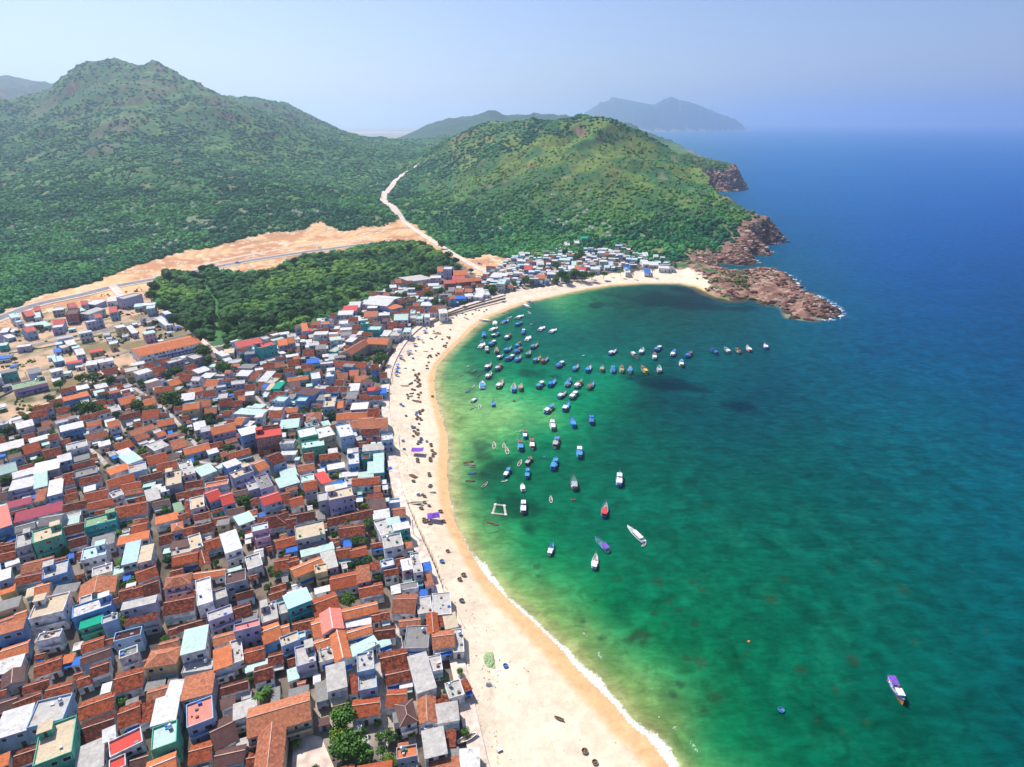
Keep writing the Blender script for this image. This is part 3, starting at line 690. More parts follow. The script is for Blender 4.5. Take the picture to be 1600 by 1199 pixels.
# ---------------------------------------------------------------- houses surveyed one by one
# lines: front-left eave, front-right eave, back-right eave (in a local frame "@ ox oy scale"), eave height, type, roof, wall, extras
SURVEY = """
@ 0 900 4
-20,1005 170,960 200,812 6.5 M w S
185,945 400,905 440,750 6.5 F l S A
228,1180 460,1110 465,895 9 F e N P
485,1250 655,1190 635,1020 6 M l W
650,1035 725,1010 712,945 6 M w W
690,1140 890,1040 880,950 6.5 F r W
690,1230 790,1190 780,1120 6 F r W
955,930 1105,900 1115,738 7 M w G
945,1100 1100,1040 1110,905 8.5 F s N K
1160,970 1320,890 1335,745 7.5 F p S
1142,770 1330,735 1332,595 6.5 M c G
1150,600 1330,590 1328,530 4 F l G
1145,480 1290,460 1285,315 8 M s W
930,560 1105,555 1110,460 6.5 H c Y
1000,470 1115,450 1110,395 5 G c E
715,412 880,372 885,322 7 F t S
750,525 862,487 858,440 6.5 F d W
790,305 985,272 978,240 6.5 M t G
768,208 975,168 970,128 6.5 M l L
460,265 700,190 690,125 7 F w B
502,330 640,290 638,240 6 M G N
645,300 740,275 728,238 7.5 F l S K
190,270 400,225 430,110 8 F e W P
235,410 375,385 385,340 6 F l W
-60,235 120,190 120,130 6 M d Y
-60,375 145,325 150,270 7.5 M c B
98,275 168,255 165,212 7 G o B
10,530 180,480 180,405 3.5 G o B
-60,622 125,578 148,498 3.5 M w W
10,715 150,660 155,570 3.5 g n G
220,630 380,580 385,500 3.4 G t W
392,545 455,535 465,490 3.2 M o W
145,735 300,690 312,635 3.6 G t W
110,830 270,790 240,735 3.4 G t W
280,785 440,745 465,650 3.5 G t W
-30,850 105,815 108,752 3.5 G n W
515,480 650,440 650,380 3.6 G t W
510,560 690,500 690,445 4.5 G n S
575,630 685,600 680,530 4.5 G t W
495,690 580,670 570,615 3.4 G t W
720,725 895,690 898,575 4.2 G t W
725,770 815,750 815,705 3 M t W
500,895 715,830 715,728 3.5 G t W
505,1045 715,990 715,860 3.6 G t W
738,960 870,900 885,775 4 G t W
872,915 950,895 955,790 4 M t W
925,775 1050,745 1050,685 3.4 G c W
1060,735 1140,750 1138,665 6 M w W
1040,235 1220,218 1215,122 5 G t W
1240,190 1335,165 1310,15 8 F w W A
1340,160 1420,130 1410,75 5 F l G
1412,58 1538,28 1532,-40 8 F n G
1310,288 1460,238 1440,190 7 F l L
1458,270 1575,235 1560,165 4.5 G t W
1335,440 1475,400 1480,340 4 G c W
1345,585 1455,555 1435,435 6.5 M o W
1460,545 1530,530 1500,400 5 F l W
1190,1170 1325,1150 1325,1035 3.8 G t W
1350,1075 1500,1020 1440,880 4 G n W
1345,1190 1525,1160 1530,1060 4 G n W
1385,830 1470,800 1460,750 4 M n W
1385,740 1550,700 1545,645 4 G t W
185,820 395,770 425,715 4 F d W
455,1010 500,990 505,905 3.2 M d W
100,1180 240,1150 240,1060 4 G t W
-60,770 40,745 45,700 3.4 G t G
90,1270 240,1240 240,1190 4 G t W
820,1200 925,1180 925,1105 4 G n W
1060,370 1110,360 1105,320 3.4 G t W
1110,345 1290,300 1280,265 3.6 G t W
0,1190 45,1180 45,1115 4 M o W
650,430 740,410 740,375 3.4 G t W
895,620 930,615 925,580 3 M w W
1200,1290 1400,1250 1400,1200 4 G t W
470,1290 650,1270 650,1215 4 M l W
@ 350 900 4
160,1000 548,900 522,738 6.5 G c E
198,1330 375,1330 365,930 6.6 g c E
650,722 768,690 750,538 7 M l W
655,850 790,820 775,705 3.5 F e Y
838,605 942,585 930,475 8 F l S
850,720 960,705 945,612 6 F l S
785,735 838,730 838,615 4 M t W
805,800 965,780 955,705 3.5 F l W
810,880 975,870 965,765 4 G t W
575,790 645,765 640,650 3.5 M d W
705,530 800,510 745,345 5.5 g o W
570,470 665,430 660,375 4.2 G o W
600,540 690,520 670,450 4 F l W
620,360 748,325 722,205 6 g p W
740,275 965,225 950,165 4 G o W
750,325 930,300 925,245 3.2 M w W
930,285 978,280 965,230 3.4 G t W
982,275 1035,265 1030,215 3.6 G t W
765,395 930,350 915,305 4 G o W
790,520 950,420 938,362 4.2 M s W
948,390 1070,380 1065,315 3.8 G t W
945,460 1045,420 1040,382 3.4 M s W
1075,215 1205,240 1190,128 4.2 G c W
1060,268 1155,240 1150,208 3 M w W
1215,240 1303,228 1288,128 3.6 F l W
1310,245 1425,240 1408,108 3.6 F l W
1095,320 1225,305 1225,262 3.6 G c W
1278,365 1345,360 1328,238 4 g t W
1348,310 1380,305 1370,250 3.2 M t W
1388,325 1465,315 1440,235 3.2 M e W
1150,440 1290,465 1265,330 4 F d G
1305,455 1440,435 1435,335 4.2 G c W
1445,470 1510,480 1480,340 3 F l W
1300,495 1450,462 1440,440 2.8 M w W
985,600 1150,560 1140,450 4 G t W
1015,680 1175,640 1170,560 4 G t W
1100,700 1180,690 1175,655 3.2 M w W
1205,728 1322,688 1262,482 6 M l W
1290,600 1370,590 1350,500 3.8 F l W
1005,820 1125,800 1150,700 4 G t W
1112,928 1212,910 1165,790 5.5 H n W
1050,950 1108,930 1105,825 5 M d W
1215,930 1325,910 1318,755 4.4 g c W
1335,915 1470,895 1455,790 4.4 M l W
1335,790 1420,785 1405,750 3.2 M t W
1410,765 1505,740 1470,650 3.8 F l W K
1512,720 1545,710 1510,650 3 M t W
1260,1130 1395,1100 1365,950 6 M l W
1398,1060 1450,1070 1440,970 3.2 M t W
1400,1140 1470,1120 1465,1075 3 M d W
1478,1250 1600,1250 1590,1090 3.4 M w W
1300,1215 1480,1200 1450,1140 3.8 M c W
1085,1150 1210,1130 1200,1060 7 F o G K
1090,1240 1240,1240 1218,1150 5 F l G
120,545 255,520 245,440 3.8 G t W
140,600 280,560 270,520 3.4 M s W
195,665 305,635 300,545 5.5 G t W
-30,770 160,700 150,640 4 G c W
250,430 360,385 335,287 4.4 G o B
358,365 415,355 400,305 4.2 G o W
360,450 470,400 460,345 7 F e S A
463,405 520,395 510,345 6.8 F s S
465,560 585,540 550,430 6 F l L
402,660 465,635 460,565 3.5 M s W
402,205 548,150 510,72 8 M x T
450,0 635,-65 585,-110 6 G o Y
570,-5 660,-20 640,-80 6.5 F e Y
100,320 242,300 222,205 4 F d G
245,295 345,270 320,165 5 F l G
348,260 410,245 390,155 5 F l G
570,260 725,200 690,100 4 G t W
430,350 560,320 560,260 4 G t W
562,390 620,370 600,262 4 G o W
72,352 228,318 215,280 8 F p L
45,925 230,870 215,740 6 M l W
300,790 345,780 345,695 4 M d W
410,750 530,725 525,690 4 M d W
830,1060 900,1040 895,1000 3 M w W
1075,100 1210,70 1210,30 3.6 F d W
80,1080 150,1060 150,1010 3.4 M l W
1240,960 1320,950 1320,930 3.4 F l W
280,560 370,540 370,470 3.4 G t W
@ 350 700 4
655,490 930,425 920,378 4 G t W
725,555 880,540 870,475 4 G t W
800,560 915,555 905,528 3.5 G t W
655,335 805,300 795,245 10 F e L P
590,340 650,330 640,280 8 F l G
350,245 475,210 440,165 6 M s L
245,370 350,325 330,270 6 G r S
607,235 658,208 628,136 6.5 M r W
580,250 606,235 588,140 6 M w W
485,225 565,208 560,165 6 F s W
225,270 300,240 272,160 7 F d L
160,270 228,255 200,215 6 F l L
70,190 195,150 150,125 8 F e L P
215,150 275,120 235,75 7.5 G o W
470,155 570,135 558,96 6 G c L
600,75 720,60 715,28 5.5 G t G
660,135 765,125 740,95 4 M w W
725,185 838,175 835,145 4 M w W
842,190 935,182 930,150 4 M s W
775,110 845,100 840,30 7 F w B
865,75 915,70 910,40 5 F t T
900,158 1000,150 995,85 4.4 M s T
805,235 975,225 970,180 3.8 G t W
900,315 995,310 985,285 3.5 M t W
920,385 1015,370 1005,315 5 M n L
1035,350 1100,345 1095,320 5 F w S
1060,430 1135,420 1130,370 4 G c W
940,440 1040,430 1025,385 4.5 M w W
978,560 1050,530 1015,440 4.8 F l W
1020,485 1110,470 1095,430 5.5 M s W
1000,640 1115,610 1105,535 7 F l W
1122,630 1180,620 1175,590 3.4 M c W
460,575 640,545 610,465 7 F e G A
485,685 685,630 678,588 4 M s W
620,770 703,740 690,630 6 M l G
522,740 610,730 605,680 3.4 G t W
705,690 795,680 792,620 3.6 G t W
802,680 905,665 880,615 3.6 G t W
835,840 915,825 905,735 6 M c L
918,770 970,755 965,705 4.5 M t W
987,755 1065,735 1055,695 5 F w S
995,810 1098,790 1090,735 4 G t W
1120,765 1180,755 1160,690 6 M w K
1185,790 1240,775 1220,655 6.5 F l W
1250,765 1300,755 1285,715 5 M b W
670,890 835,855 822,772 4 G t W
850,935 995,905 985,840 3.8 G t W
1035,935 1120,920 1110,835 4.8 M w W
1262,860 1310,850 1290,790 4 M c L
320,765 405,755 402,685 4.2 G t W
410,760 475,745 465,690 4 G t W
330,630 460,600 445,545 4 G t W
392,650 460,640 455,612 3.4 M b B
230,500 410,490 375,420 4 H t W
420,470 570,445 560,390 4 G t W
100,480 200,450 150,400 5.5 M s W
10,652 112,620 72,520 8 M w W
150,765 242,735 222,660 5 F l W
185,525 285,510 265,475 8 F s K A
195,580 300,560 285,528 6 F l K
70,305 165,285 155,250 4.4 G n W
25,420 130,400 120,365 4 G n W
360,350 420,340 405,275 4 G t W
420,370 500,350 485,300 4 G t W
1115,870 1190,850 1180,800 3.2 F d T
1200,880 1255,870 1250,825 3.2 F d T
290,950 390,920 380,880 3.6 G t W
390,270 465,255 450,235 4.5 G c W
560,640 600,625 590,590 3.8 G t G
@ 0 700 4
95,462 385,390 385,340 4 M m W
45,378 195,345 195,310 4 M m W
100,530 220,500 220,462 6 G d G
265,480 388,475 388,420 6 G d G
205,602 385,545 385,475 9 F e N P
100,632 198,605 200,525 8 F l G
545,495 735,455 715,410 7 F v T
520,700 670,670 660,605 7.5 F x W A
590,800 710,775 690,730 5 F l W
740,605 930,565 925,520 6.5 M o W
780,715 865,710 862,592 7 M x W
878,712 950,705 948,605 7 M e W
785,765 960,725 955,705 4 M s T
712,795 785,775 780,730 4 M s W
500,955 720,905 718,810 5 g c Y
755,945 840,930 830,870 4 G t W
842,925 905,915 895,855 4 G t W
908,925 1000,900 985,815 4.4 G t W
860,840 985,790 970,730 4.4 G t W
265,825 420,780 430,700 7 F l B A
140,785 320,745 330,680 4 G c W
105,850 260,830 265,780 3.8 G t W
0,920 90,890 95,850 5 M o Y
225,925 310,910 315,840 5 G o W
345,905 480,895 485,850 5 M d E
-20,705 100,690 95,645 4 G t W
40,745 125,715 115,690 3.4 M w W
-60,510 75,470 40,365 8 M p B
310,300 395,285 385,190 6 M w S
225,330 280,325 285,260 5 M c W
220,245 300,230 285,155 6 M s W
72,262 212,240 205,180 6 M w L
85,190 235,150 225,120 5 M w W
237,150 385,130 350,75 6 M w G
365,95 475,75 440,30 6 M w S
-10,170 115,140 90,90 5 G s W
405,230 470,220 465,150 4.2 G t W
470,190 620,160 595,125 5 F d G
495,235 650,215 640,160 4 G t W
530,275 600,260 590,230 4 M w B
540,330 680,310 675,260 4 G t W
405,395 545,370 540,325 4 G t W
560,380 730,350 720,310 4 G t W
405,540 530,520 525,465 4 G t W
440,625 545,600 540,545 4.2 G t W
415,480 500,470 480,430 3.6 M s W
575,620 713,590 713,535 5 M d G
735,425 930,410 900,345 4 G t W
700,335 810,300 760,250 5.5 F l W
690,245 850,200 820,160 4.4 G t W
772,260 890,250 870,215 4 G t W
690,175 830,120 805,85 5 M o W
800,105 890,72 830,20 5 M s W
820,160 935,140 900,95 5 F l S
885,215 1018,185 1005,150 4.4 G t W
895,245 975,235 970,205 3.6 M s T
945,100 1065,80 1020,35 4.2 G t W
990,145 1113,125 1100,80 4.2 G t W
1050,235 1145,225 1120,145 7 F e G
1145,180 1225,160 1190,82 6 F l W
1255,180 1345,140 1310,95 5 M s W
920,335 1000,310 985,250 5 M l W
1000,285 1075,270 1060,225 6 M w W
1165,250 1270,240 1265,200 4 G t W
1160,315 1280,295 1275,250 4.2 G t W
1310,340 1388,310 1350,255 6.5 G r S
1395,360 1470,340 1440,280 6.5 G r S
1290,250 1430,230 1420,205 7 F o W
1200,385 1285,370 1265,305 6 F e W
1165,415 1203,405 1190,335 4.2 M t W
1215,455 1313,435 1310,395 4 G t W
1095,400 1145,385 1130,340 3.4 M v W
975,480 1115,445 1110,400 4.2 M o W
1080,520 1145,505 1135,465 5 H o W
1125,460 1212,440 1165,395 4 G t W
1155,545 1225,535 1210,490 4 G t W
1228,540 1335,520 1320,465 4.2 G t W
1005,605 1090,590 1080,530 4.2 G t W
1205,635 1280,620 1240,545 4.8 F e W
1080,625 1185,618 1170,580 4.6 M n E
1080,672 1200,650 1190,622 4 F l E
1085,735 1238,710 1235,650 4.4 G t Y
1245,750 1300,720 1298,635 4.4 g t Y
1290,640 1385,610 1365,555 4 G t W
1340,480 1430,470 1420,425 3.8 G t W
1210,820 1400,795 1410,755 3.8 G o W
1040,872 1190,850 1185,790 6 H c K
960,370 1060,350 1055,320 3.6 G n W
205,370 280,355 275,325 3.6 M s W
-20,340 45,330 50,270 4 G n W
490,690 540,680 535,640 3.4 G t W
170,930 220,920 215,870 3.6 M e W
@ 0 420 4
405,830 560,795 540,765 5 M o B
872,548 1255,462 1190,420 6 G o W
92,758 300,715 272,685 5 F v K
1480,500 1625,465 1610,430 7 G r S
@ 0 420 8
140,625 245,605 210,545 7 F x W
200,685 290,665 255,622 5 F x W
330,600 435,580 370,525 6 G r G
440,530 520,520 490,485 6.5 G r S
430,610 508,600 500,548 5 M s W
330,800 440,770 390,735 7 G r S
340,725 478,700 440,675 4 M w W
500,730 630,700 560,655 4 M s W
680,740 800,735 770,700 6 F w L
715,690 830,690 770,650 6.5 G r S
860,570 980,570 950,510 9 F n R
990,545 1100,520 1030,480 8 M s T
880,485 970,470 920,440 5 G r W
1030,450 1110,445 1080,415 7 G r S
670,525 800,515 790,490 6 M w G
1150,430 1280,440 1240,410 5 M w L
1370,400 1470,400 1440,360 5 M w W
1120,545 1230,560 1190,512 7 M l W
1190,620 1260,600 1240,570 9 G r S
1080,680 1230,650 1210,630 7 F w L
1390,545 1480,540 1440,480 7.5 G r S
0,800 90,790 130,740 5 M w L
140,800 215,780 190,745 4 M w W
0,960 90,955 85,930 5 M s T
850,960 960,940 910,890 5 M w L
770,1000 850,980 820,945 4 M e W
910,1000 1000,985 980,955 4 M s W
980,1070 1080,1060 1010,1005 6 M w L
690,1160 810,1140 750,1095 4 M x B
-20,1130 130,1120 130,1078 3 M b W
690,1050 780,1040 740,990 3 M b W
1090,1200 1220,1190 1200,1150 5 M w W
1235,1180 1320,1160 1290,1130 5 M w W
1340,1160 1430,1150 1390,1112 5 M w W
1340,885 1410,880 1390,855 3 F l L
1540,855 1610,850 1590,820 3 F l W
@ 180 420 8
215,800 290,790 200,718 5 M w L
625,705 715,685 590,608 5.5 M w W
380,820 520,800 460,772 7 M s K
125,365 225,380 225,325 10 F l L
260,470 400,465 370,437 5 M s W
985,1140 1100,1105 1000,1065 6 F l G
1330,1115 1400,1085 1340,1012 4 M w W
1385,1060 1500,1060 1460,1005 4 M e W
410,752 510,750 470,725 3.4 F l G
@ 360 480 8
350,530 550,470 520,425 11 F r T
250,540 350,520 400,480 7 F w W
600,480 715,465 700,400 7 M o L
725,455 800,445 775,385 7 G o L
905,310 980,300 950,192 7 M o L
985,315 1060,305 1000,255 5 M r G
1145,215 1290,215 1275,185 6 F o W P
1360,215 1470,210 1465,165 5 F w W
1210,340 1340,340 1340,315 4 M w L
530,430 660,390 640,370 5 M s W
810,415 865,405 855,370 7 F w W
820,510 870,500 860,420 5 F e W
880,435 940,430 920,400 6 M w W
945,495 1030,490 1010,410 4 M w W
960,700 1110,690 1100,645 4 M b B
1130,720 1290,710 1275,680 6 F w G
1000,920 1100,890 1125,800 7 F w S
1185,880 1290,870 1305,805 7 F w S
725,930 985,900 960,862 4 G o W
500,1030 600,1020 700,925 4.4 M G T
380,1020 440,1010 480,955 4.4 M b W
865,1080 1040,1125 1110,1030 5 M n B
330,1020 385,1015 420,940 4.4 M t W
440,1030 500,1030 560,960 4.4 M e W
560,1170 680,1200 700,1130 6 F s S
815,1180 940,1185 975,1130 5 F s B
380,910 460,930 530,820 4.4 M w W
240,910 320,915 380,790 4 M t W
80,850 220,860 270,800 4 M w L
60,430 75,440 80,400 4 M w W
430,770 560,760 520,700 4 G t W
570,750 690,740 660,690 4 G c W
190,1030 320,1020 310,965 4 G t W
60,1110 180,1100 170,1050 4 G t W
@ 500 480 8
302,572 400,612 592,447 7 g c E
600,455 850,475 868,400 7 G o E
185,730 568,770 600,705 4.4 G t W
600,290 750,295 768,245 8 F s T
515,215 610,215 605,185 9 F s T
380,1055 485,1050 495,950 6 M w W
80,1050 230,1055 240,1000 4.4 G t W
262,1055 340,1055 345,1000 4.4 G t W
195,970 290,980 305,915 4.4 G t W
205,890 345,890 355,830 4.4 G c W
760,355 850,360 890,300 5 M w W
875,355 990,370 1010,310 5 F l W
1040,310 1120,310 1140,265 6 M s W
945,160 1110,165 1090,90 6 G s W
1200,150 1280,150 1290,90 5.5 F s W
1300,135 1370,130 1370,80 6 F w W
440,930 600,935 610,870 4 G o W
600,1040 690,1040 690,1000 5 M r B
690,1040 760,1040 750,1000 5 M t B
760,1080 830,1080 820,1010 4 M b B
760,880 850,880 820,820 4 G t W
480,1145 600,1150 600,1105 4.4 G t W
620,1150 780,1150 770,1110 4.4 G t W
470,345 520,350 530,300 5 M w W
1130,85 1190,85 1190,45 5 F s W
@ 300 420 4
925,1060 1010,1040 985,965 9 F w S
800,1060 905,1040 850,985 8 F w E
680,1060 790,1040 760,990 9 F w N
690,1130 830,1110 820,1070 7 F s N
730,1000 800,985 770,950 7 F d W
1070,1140 1200,1130 1195,1090 5 M l W
975,1170 1040,1165 1035,1120 6 M l W
415,1060 570,1045 540,1000 10 F r R P
430,1040 560,1020 540,985 11.5 M o R
315,1045 425,1020 390,980 9 M w B
125,1040 270,1005 260,960 6.5 G o L
580,985 680,995 640,950 5.5 M s W
640,1160 545,1165 570,1140 4 M w W
1190,1075 1260,1070 1250,1035 7 F w S
1065,1040 1170,1035 1170,995 4.4 G t W
970,1000 1040,995 1035,950 5 G c W
1045,1000 1135,995 1135,930 5 G c W
1140,1000 1225,995 1220,930 5 G c W
905,945 990,940 990,900 5 G o W
995,940 1095,935 1095,895 5 G o W
1100,930 1175,925 1170,870 5 G t W
735,945 815,950 790,905 5 H c W
895,870 945,870 940,835 6 M o W
825,865 895,865 895,805 8 F e S P
1000,880 1100,880 1095,835 6 M w L
300,900 440,930 440,890 5 M s W
490,930 560,930 575,885 5 G t W
520,840 600,850 590,800 7 M s S
@ 600 380 8
665,355 735,350 740,295 7 G o W
735,330 840,330 860,297 11 F w L
880,400 1050,395 1020,340 7 G o W
750,510 890,500 890,470 7 G r R
860,460 1010,455 1000,420 7.5 G r R
900,500 1190,465 1190,432 7.5 G o R
95,840 185,795 155,755 6 M o S
560,535 690,530 680,505 5 M w W
590,440 720,440 700,402 6 M w W
350,450 500,500 440,425 6 M l W
150,500 230,500 200,455 5 G c E
910,700 1040,700 990,650 4 M b B
1380,410 1530,440 1500,390 5 M w W
1420,510 1510,520 1520,455 8 F s W
1160,660 1240,680 1230,620 4 M w W
1240,660 1340,650 1320,590 4 M w W
480,780 600,790 580,740 4 M w W
660,830 760,830 760,790 4.5 G c W
570,860 680,870 680,830 4.5 G t W
690,890 790,880 780,820 6 F w W
400,930 490,930 490,880 6 F s S
500,930 570,920 570,870 6 F w W
@ 300 420 4
1120,215 1230,245 1262,185 7 G w W
975,240 1050,240 1050,210 5 M w L
955,260 1035,265 1020,238 6 M r W
920,290 1010,290 1000,262 6 M w W
1080,300 1160,300 1160,265 4.5 G c W
@ 760 360 8
105,580 250,600 200,550 5 M w L
130,650 230,650 210,605 8 F s W
495,490 580,500 560,450 6.5 G r S
345,545 450,545 440,512 5 F w W
640,600 740,605 720,560 4.4 G o W
640,430 720,430 700,385 5 G w W
1030,490 1110,490 1100,445 5 M w W
1110,490 1180,490 1160,445 5 G o W
1180,510 1250,515 1230,475 5 G r W
1310,490 1430,495 1400,455 5 M w W
980,200 1040,200 1035,155 5 F w W
1100,190 1160,190 1155,145 5 F w W
1185,160 1270,160 1250,120 5 M G N
920,375 1050,385 1040,345 5 M s W
930,250 990,250 980,210 4 F w W
1065,430 1120,430 1120,390 4 M s W
815,240 880,240 880,195 4 M w W
@ 900 340 6.154
700,455 790,455 790,430 4 M w W
800,490 900,495 890,465 4 M w W
905,490 945,490 940,465 4 M d W
640,450 700,445 690,410 4 M w W
655,530 715,530 715,498 3 M b W
470,500 530,500 520,470 3.4 M b W
640,375 690,375 690,335 4 F w W
475,530 520,530 515,505 3.4 F w W
535,410 590,415 590,385 3.4 M x W
"""
OCC0 = (-470.0, 60.0); OCS = .5
occ = np.zeros((int(760 / OCS), int(780 / OCS)), bool)     # [x, y]
def occ_cells(cx, cy, w, d, a, grow=0.0):
    hw, hd = w / 2 + grow, d / 2 + grow
    r = math.hypot(hw, hd)
    i0, i1 = int((cx - r - OCC0[0]) / OCS), int((cx + r - OCC0[0]) / OCS) + 1
    j0, j1 = int((cy - r - OCC0[1]) / OCS), int((cy + r - OCC0[1]) / OCS) + 1
    i0, j0 = max(i0, 0), max(j0, 0); i1, j1 = min(i1, occ.shape[0]), min(j1, occ.shape[1])
    if i1 <= i0 or j1 <= j0: return None
    I, J = np.mgrid[i0:i1, j0:j1]
    X = I * OCS + OCC0[0] + OCS / 2 - cx; Y = J * OCS + OCC0[1] + OCS / 2 - cy
    c, s = math.cos(a), math.sin(a)
    m = (abs(X * c + Y * s) <= hw) & (abs(-X * s + Y * c) <= hd)
    return I[m], J[m]
HOUSES = []
fo = (0, 0, 1)
for ln in SURVEY.strip().splitlines():
    q = ln.split()
    if q[0] == '@': fo = (float(q[1]), float(q[2]), float(q[3])); continue
    P3 = [tuple(float(t) for t in k.split(',')) for k in q[:3]]
    h = float(q[3]); ty, rc, wc_ = q[4], q[5], q[6]; ex = q[7] if len(q) > 7 else ''
    pts = [G(fo[0] + a / fo[2], fo[1] + b / fo[2], T + h) for a, b in P3]
    A, B, D = pts
    ab = B - A; ang = math.atan2(ab[1], ab[0]); wd_ = float(np.hypot(*ab))
    nx = np.array([-math.sin(ang), math.cos(ang)]); bc = D - B
    bw = float(np.hypot(*bc))
    # square the corner by sharing the error between both directions
    a2 = math.atan2(bc[1], bc[0]) - math.pi / 2
    da = (a2 - ang + math.pi) % (2 * math.pi) - math.pi
    if abs(da) > .9: da = math.copysign(.0, da)
    wgt_ = bw / (bw + wd_)
    ang2 = ang + da * wgt_
    cA = (A + D) / 2
    dp = max(2.0, bw * math.cos(da * (1 - wgt_)))
    wd_ = max(2.2, wd_)
    HOUSES.append(dict(c=cA, w=wd_ * 1.02, d=dp * 1.02, a=ang2, h=h + rng.uniform(-.13, .13), ty=ty, rc=rc, wc=wc_, ex=ex, hand=True))
# sort: keep larger ones, shrink what overlaps an earlier one
def shrink(H_):
    cells = occ_cells(H_['c'][0], H_['c'][1], H_['w'], H_['d'], H_['a'])
    if cells is None: return True
    ov = occ[cells].mean() if len(cells[0]) else 0
    n = 0
    while ov > .11 and n < 7:
        H_['w'] *= .94; H_['d'] *= .92; n += 1
        cells = occ_cells(H_['c'][0], H_['c'][1], H_['w'], H_['d'], H_['a']); ov = occ[cells].mean() if len(cells[0]) else 0
    if ov > .45: return False
    occ[cells] = True
    return True
HOUSES = [q for q in HOUSES if shrink(q)]

# ---------------------------------------------------------------- everything that keeps free of fill-in houses
def block_poly(px, z=T):
    P_ = zone(px, z)
    xs = [p[0] for p in P_]; ys = [p[1] for p in P_]
    i0, i1 = max(0, int((min(xs) - OCC0[0]) / OCS)), min(occ.shape[0], int((max(xs) - OCC0[0]) / OCS) + 1)
    j0, j1 = max(0, int((min(ys) - OCC0[1]) / OCS)), min(occ.shape[1], int((max(ys) - OCC0[1]) / OCS) + 1)
    if i1 <= i0 or j1 <= j0: return
    I, J = np.mgrid[i0:i1, j0:j1]
    m = inpoly(I * OCS + OCC0[0], J * OCS + OCC0[1], P_)
    occ[I[m], J[m]] = True
def block_line(px, wd, raw=None):
    pts = raw if raw is not None else [G(u, v, T) for u, v in px]
    for a, b in zip(pts, pts[1:]):
        a, b = np.array(a), np.array(b); L_ = float(np.hypot(*(b - a)))
        c_ = occ_cells(*((a + b) / 2), L_ + wd * .5, wd, math.atan2(b[1] - a[1], b[0] - a[0]))
        if c_ is not None: occ[c_] = True
# beach and path
I, J = np.mgrid[0:occ.shape[0], 0:occ.shape[1]]
oX, oY = I * OCS + OCC0[0], J * OCS + OCC0[1]
occ |= inpoly(oX, oY, SAND_POLY) | (dpoly(oX, oY, INLAND) < 5.5)
occ |= ~inpoly(oX, oY, LAND)
TREES = []
def trees_from(off, lst):
    for x, y, r in lst: TREES.append((off[0] + x / off[2], off[1] + y / off[2], r / off[2]))
trees_from((350, 900, 4), [(740,890,85),(720,980,70),(790,1060,95),(860,1110,70),(730,1080,70),(780,150,55),(240,745,38),(455,1050,30),(160,645,32),(960,920,24),(970,1010,30),(1090,1010,26),(1175,985,22),(990,1090,36),(1020,1150,40),(1060,1170,30),(1475,600,22),(1370,640,18),(945,480,14),(1020,305,20),(1510,975,30),(870,970,30),(1390,720,20)])
trees_from((350, 700, 4), [(770,455,44),(905,470,42),(690,545,30),(820,580,36),(870,575,28),(640,480,20),(570,455,25),(130,330,46),(370,545,24),(330,785,40),(435,790,22),(830,240,16),(840,720,40),(900,695,32),(960,805,30),(980,700,22),(790,740,28),(940,530,24),(880,700,24)])
trees_from((0, 700, 4), [(670,120,26),(690,185,22),(895,30,28),(850,180,22),(1000,330,24),(1030,395,36),(915,360,26),(1230,100,26),(1530,335,48),(755,530,24),(830,835,36),(780,865,28),(1050,700,34),(1180,765,22),(1350,720,28),(1055,515,20),(100,55,46),(30,200,34),(250,80,30),(60,560,26),(60,800,36),(20,840,24),(640,320,22),(490,1000,34),(560,1000,0),(1150,60,22),(150,310,18)])
trees_from((0, 420, 4), [(540,870,62),(600,880,48),(470,880,40),(860,850,46),(940,880,36),(1070,810,60),(1100,840,44),(370,720,40),(570,680,48),(690,700,40),(500,680,36),(1270,520,52),(1300,570,30),(1400,620,52),(1440,640,36),(1100,640,40),(1050,670,34),(40,1010,46),(90,1150,40),(170,930,36),(310,810,32),(1310,960,36),(1300,930,30),(1420,1120,40),(1160,1010,34),(890,1150,36),(250,370,26),(110,400,20),(90,565,22),(630,430,14),(970,340,26),(730,250,26),(740,450,12),(1430,890,24),(1370,900,20),(430,1060,24),(720,910,26),(350,860,28),(240,980,22),(10,680,10)])
trees_from((300, 420, 4), [(190,620,48),(60,510,42),(100,570,28),(320,550,28),(560,640,32),(680,650,34),(1180,560,48),(1100,570,34),(1160,520,30),(1030,560,30),(1120,700,40),(1080,720,28),(880,920,44),(690,900,28),(780,890,30),(580,1010,36),(260,310,60),(200,340,40),(630,390,26),(1210,240,18),(870,470,14),(600,1110,26),(1090,1050,24),(1070,995,18),(1070,915,20),(1050,285,22),(1390,110,24),(1200,35,30),(220,490,28),(110,930,36),(120,970,28),(1000,490,0),(1260,320,14),(1330,165,26),(640,1100,30)])
trees_from((600, 380, 8), [(350,560,60),(440,560,60),(370,710,56),(180,670,70),(700,610,80),(640,740,70),(750,740,60),(560,640,60),(300,790,46),(1290,560,50),(1380,580,50),(1000,750,40),(530,400,60),(1120,560,44),(60,600,60),(90,480,60),(1370,600,40),(1090,340,40),(830,770,0)])
trees_from((760, 360, 8), [(480,620,60),(560,650,46),(880,440,70),(940,560,80),(1000,600,64),(870,620,50),(1100,540,80),(1200,560,70),(1320,560,60),(1140,330,90),(1180,280,60),(1470,550,50),(970,260,50),(340,660,50),(60,740,50),(220,540,30),(450,480,36),(100,700,40)])
TREES = [t for t in TREES if t[2] > 1]
TREE3 = []
for u, v, r in TREES:
    # crown centre lies above the root
    rm = r * (math.hypot(G(u, v, T)[1], H) / 900.0) * .95
    rm = min(max(rm, 1.4), 8.5)
    g = G(u, v, T + rm * .95)
    TREE3.append((g[0], g[1], rm))
    c_ = occ_cells(g[0], g[1], rm * 1.1, rm * 1.1, 0)
    if c_ is not None: occ[c_] = True
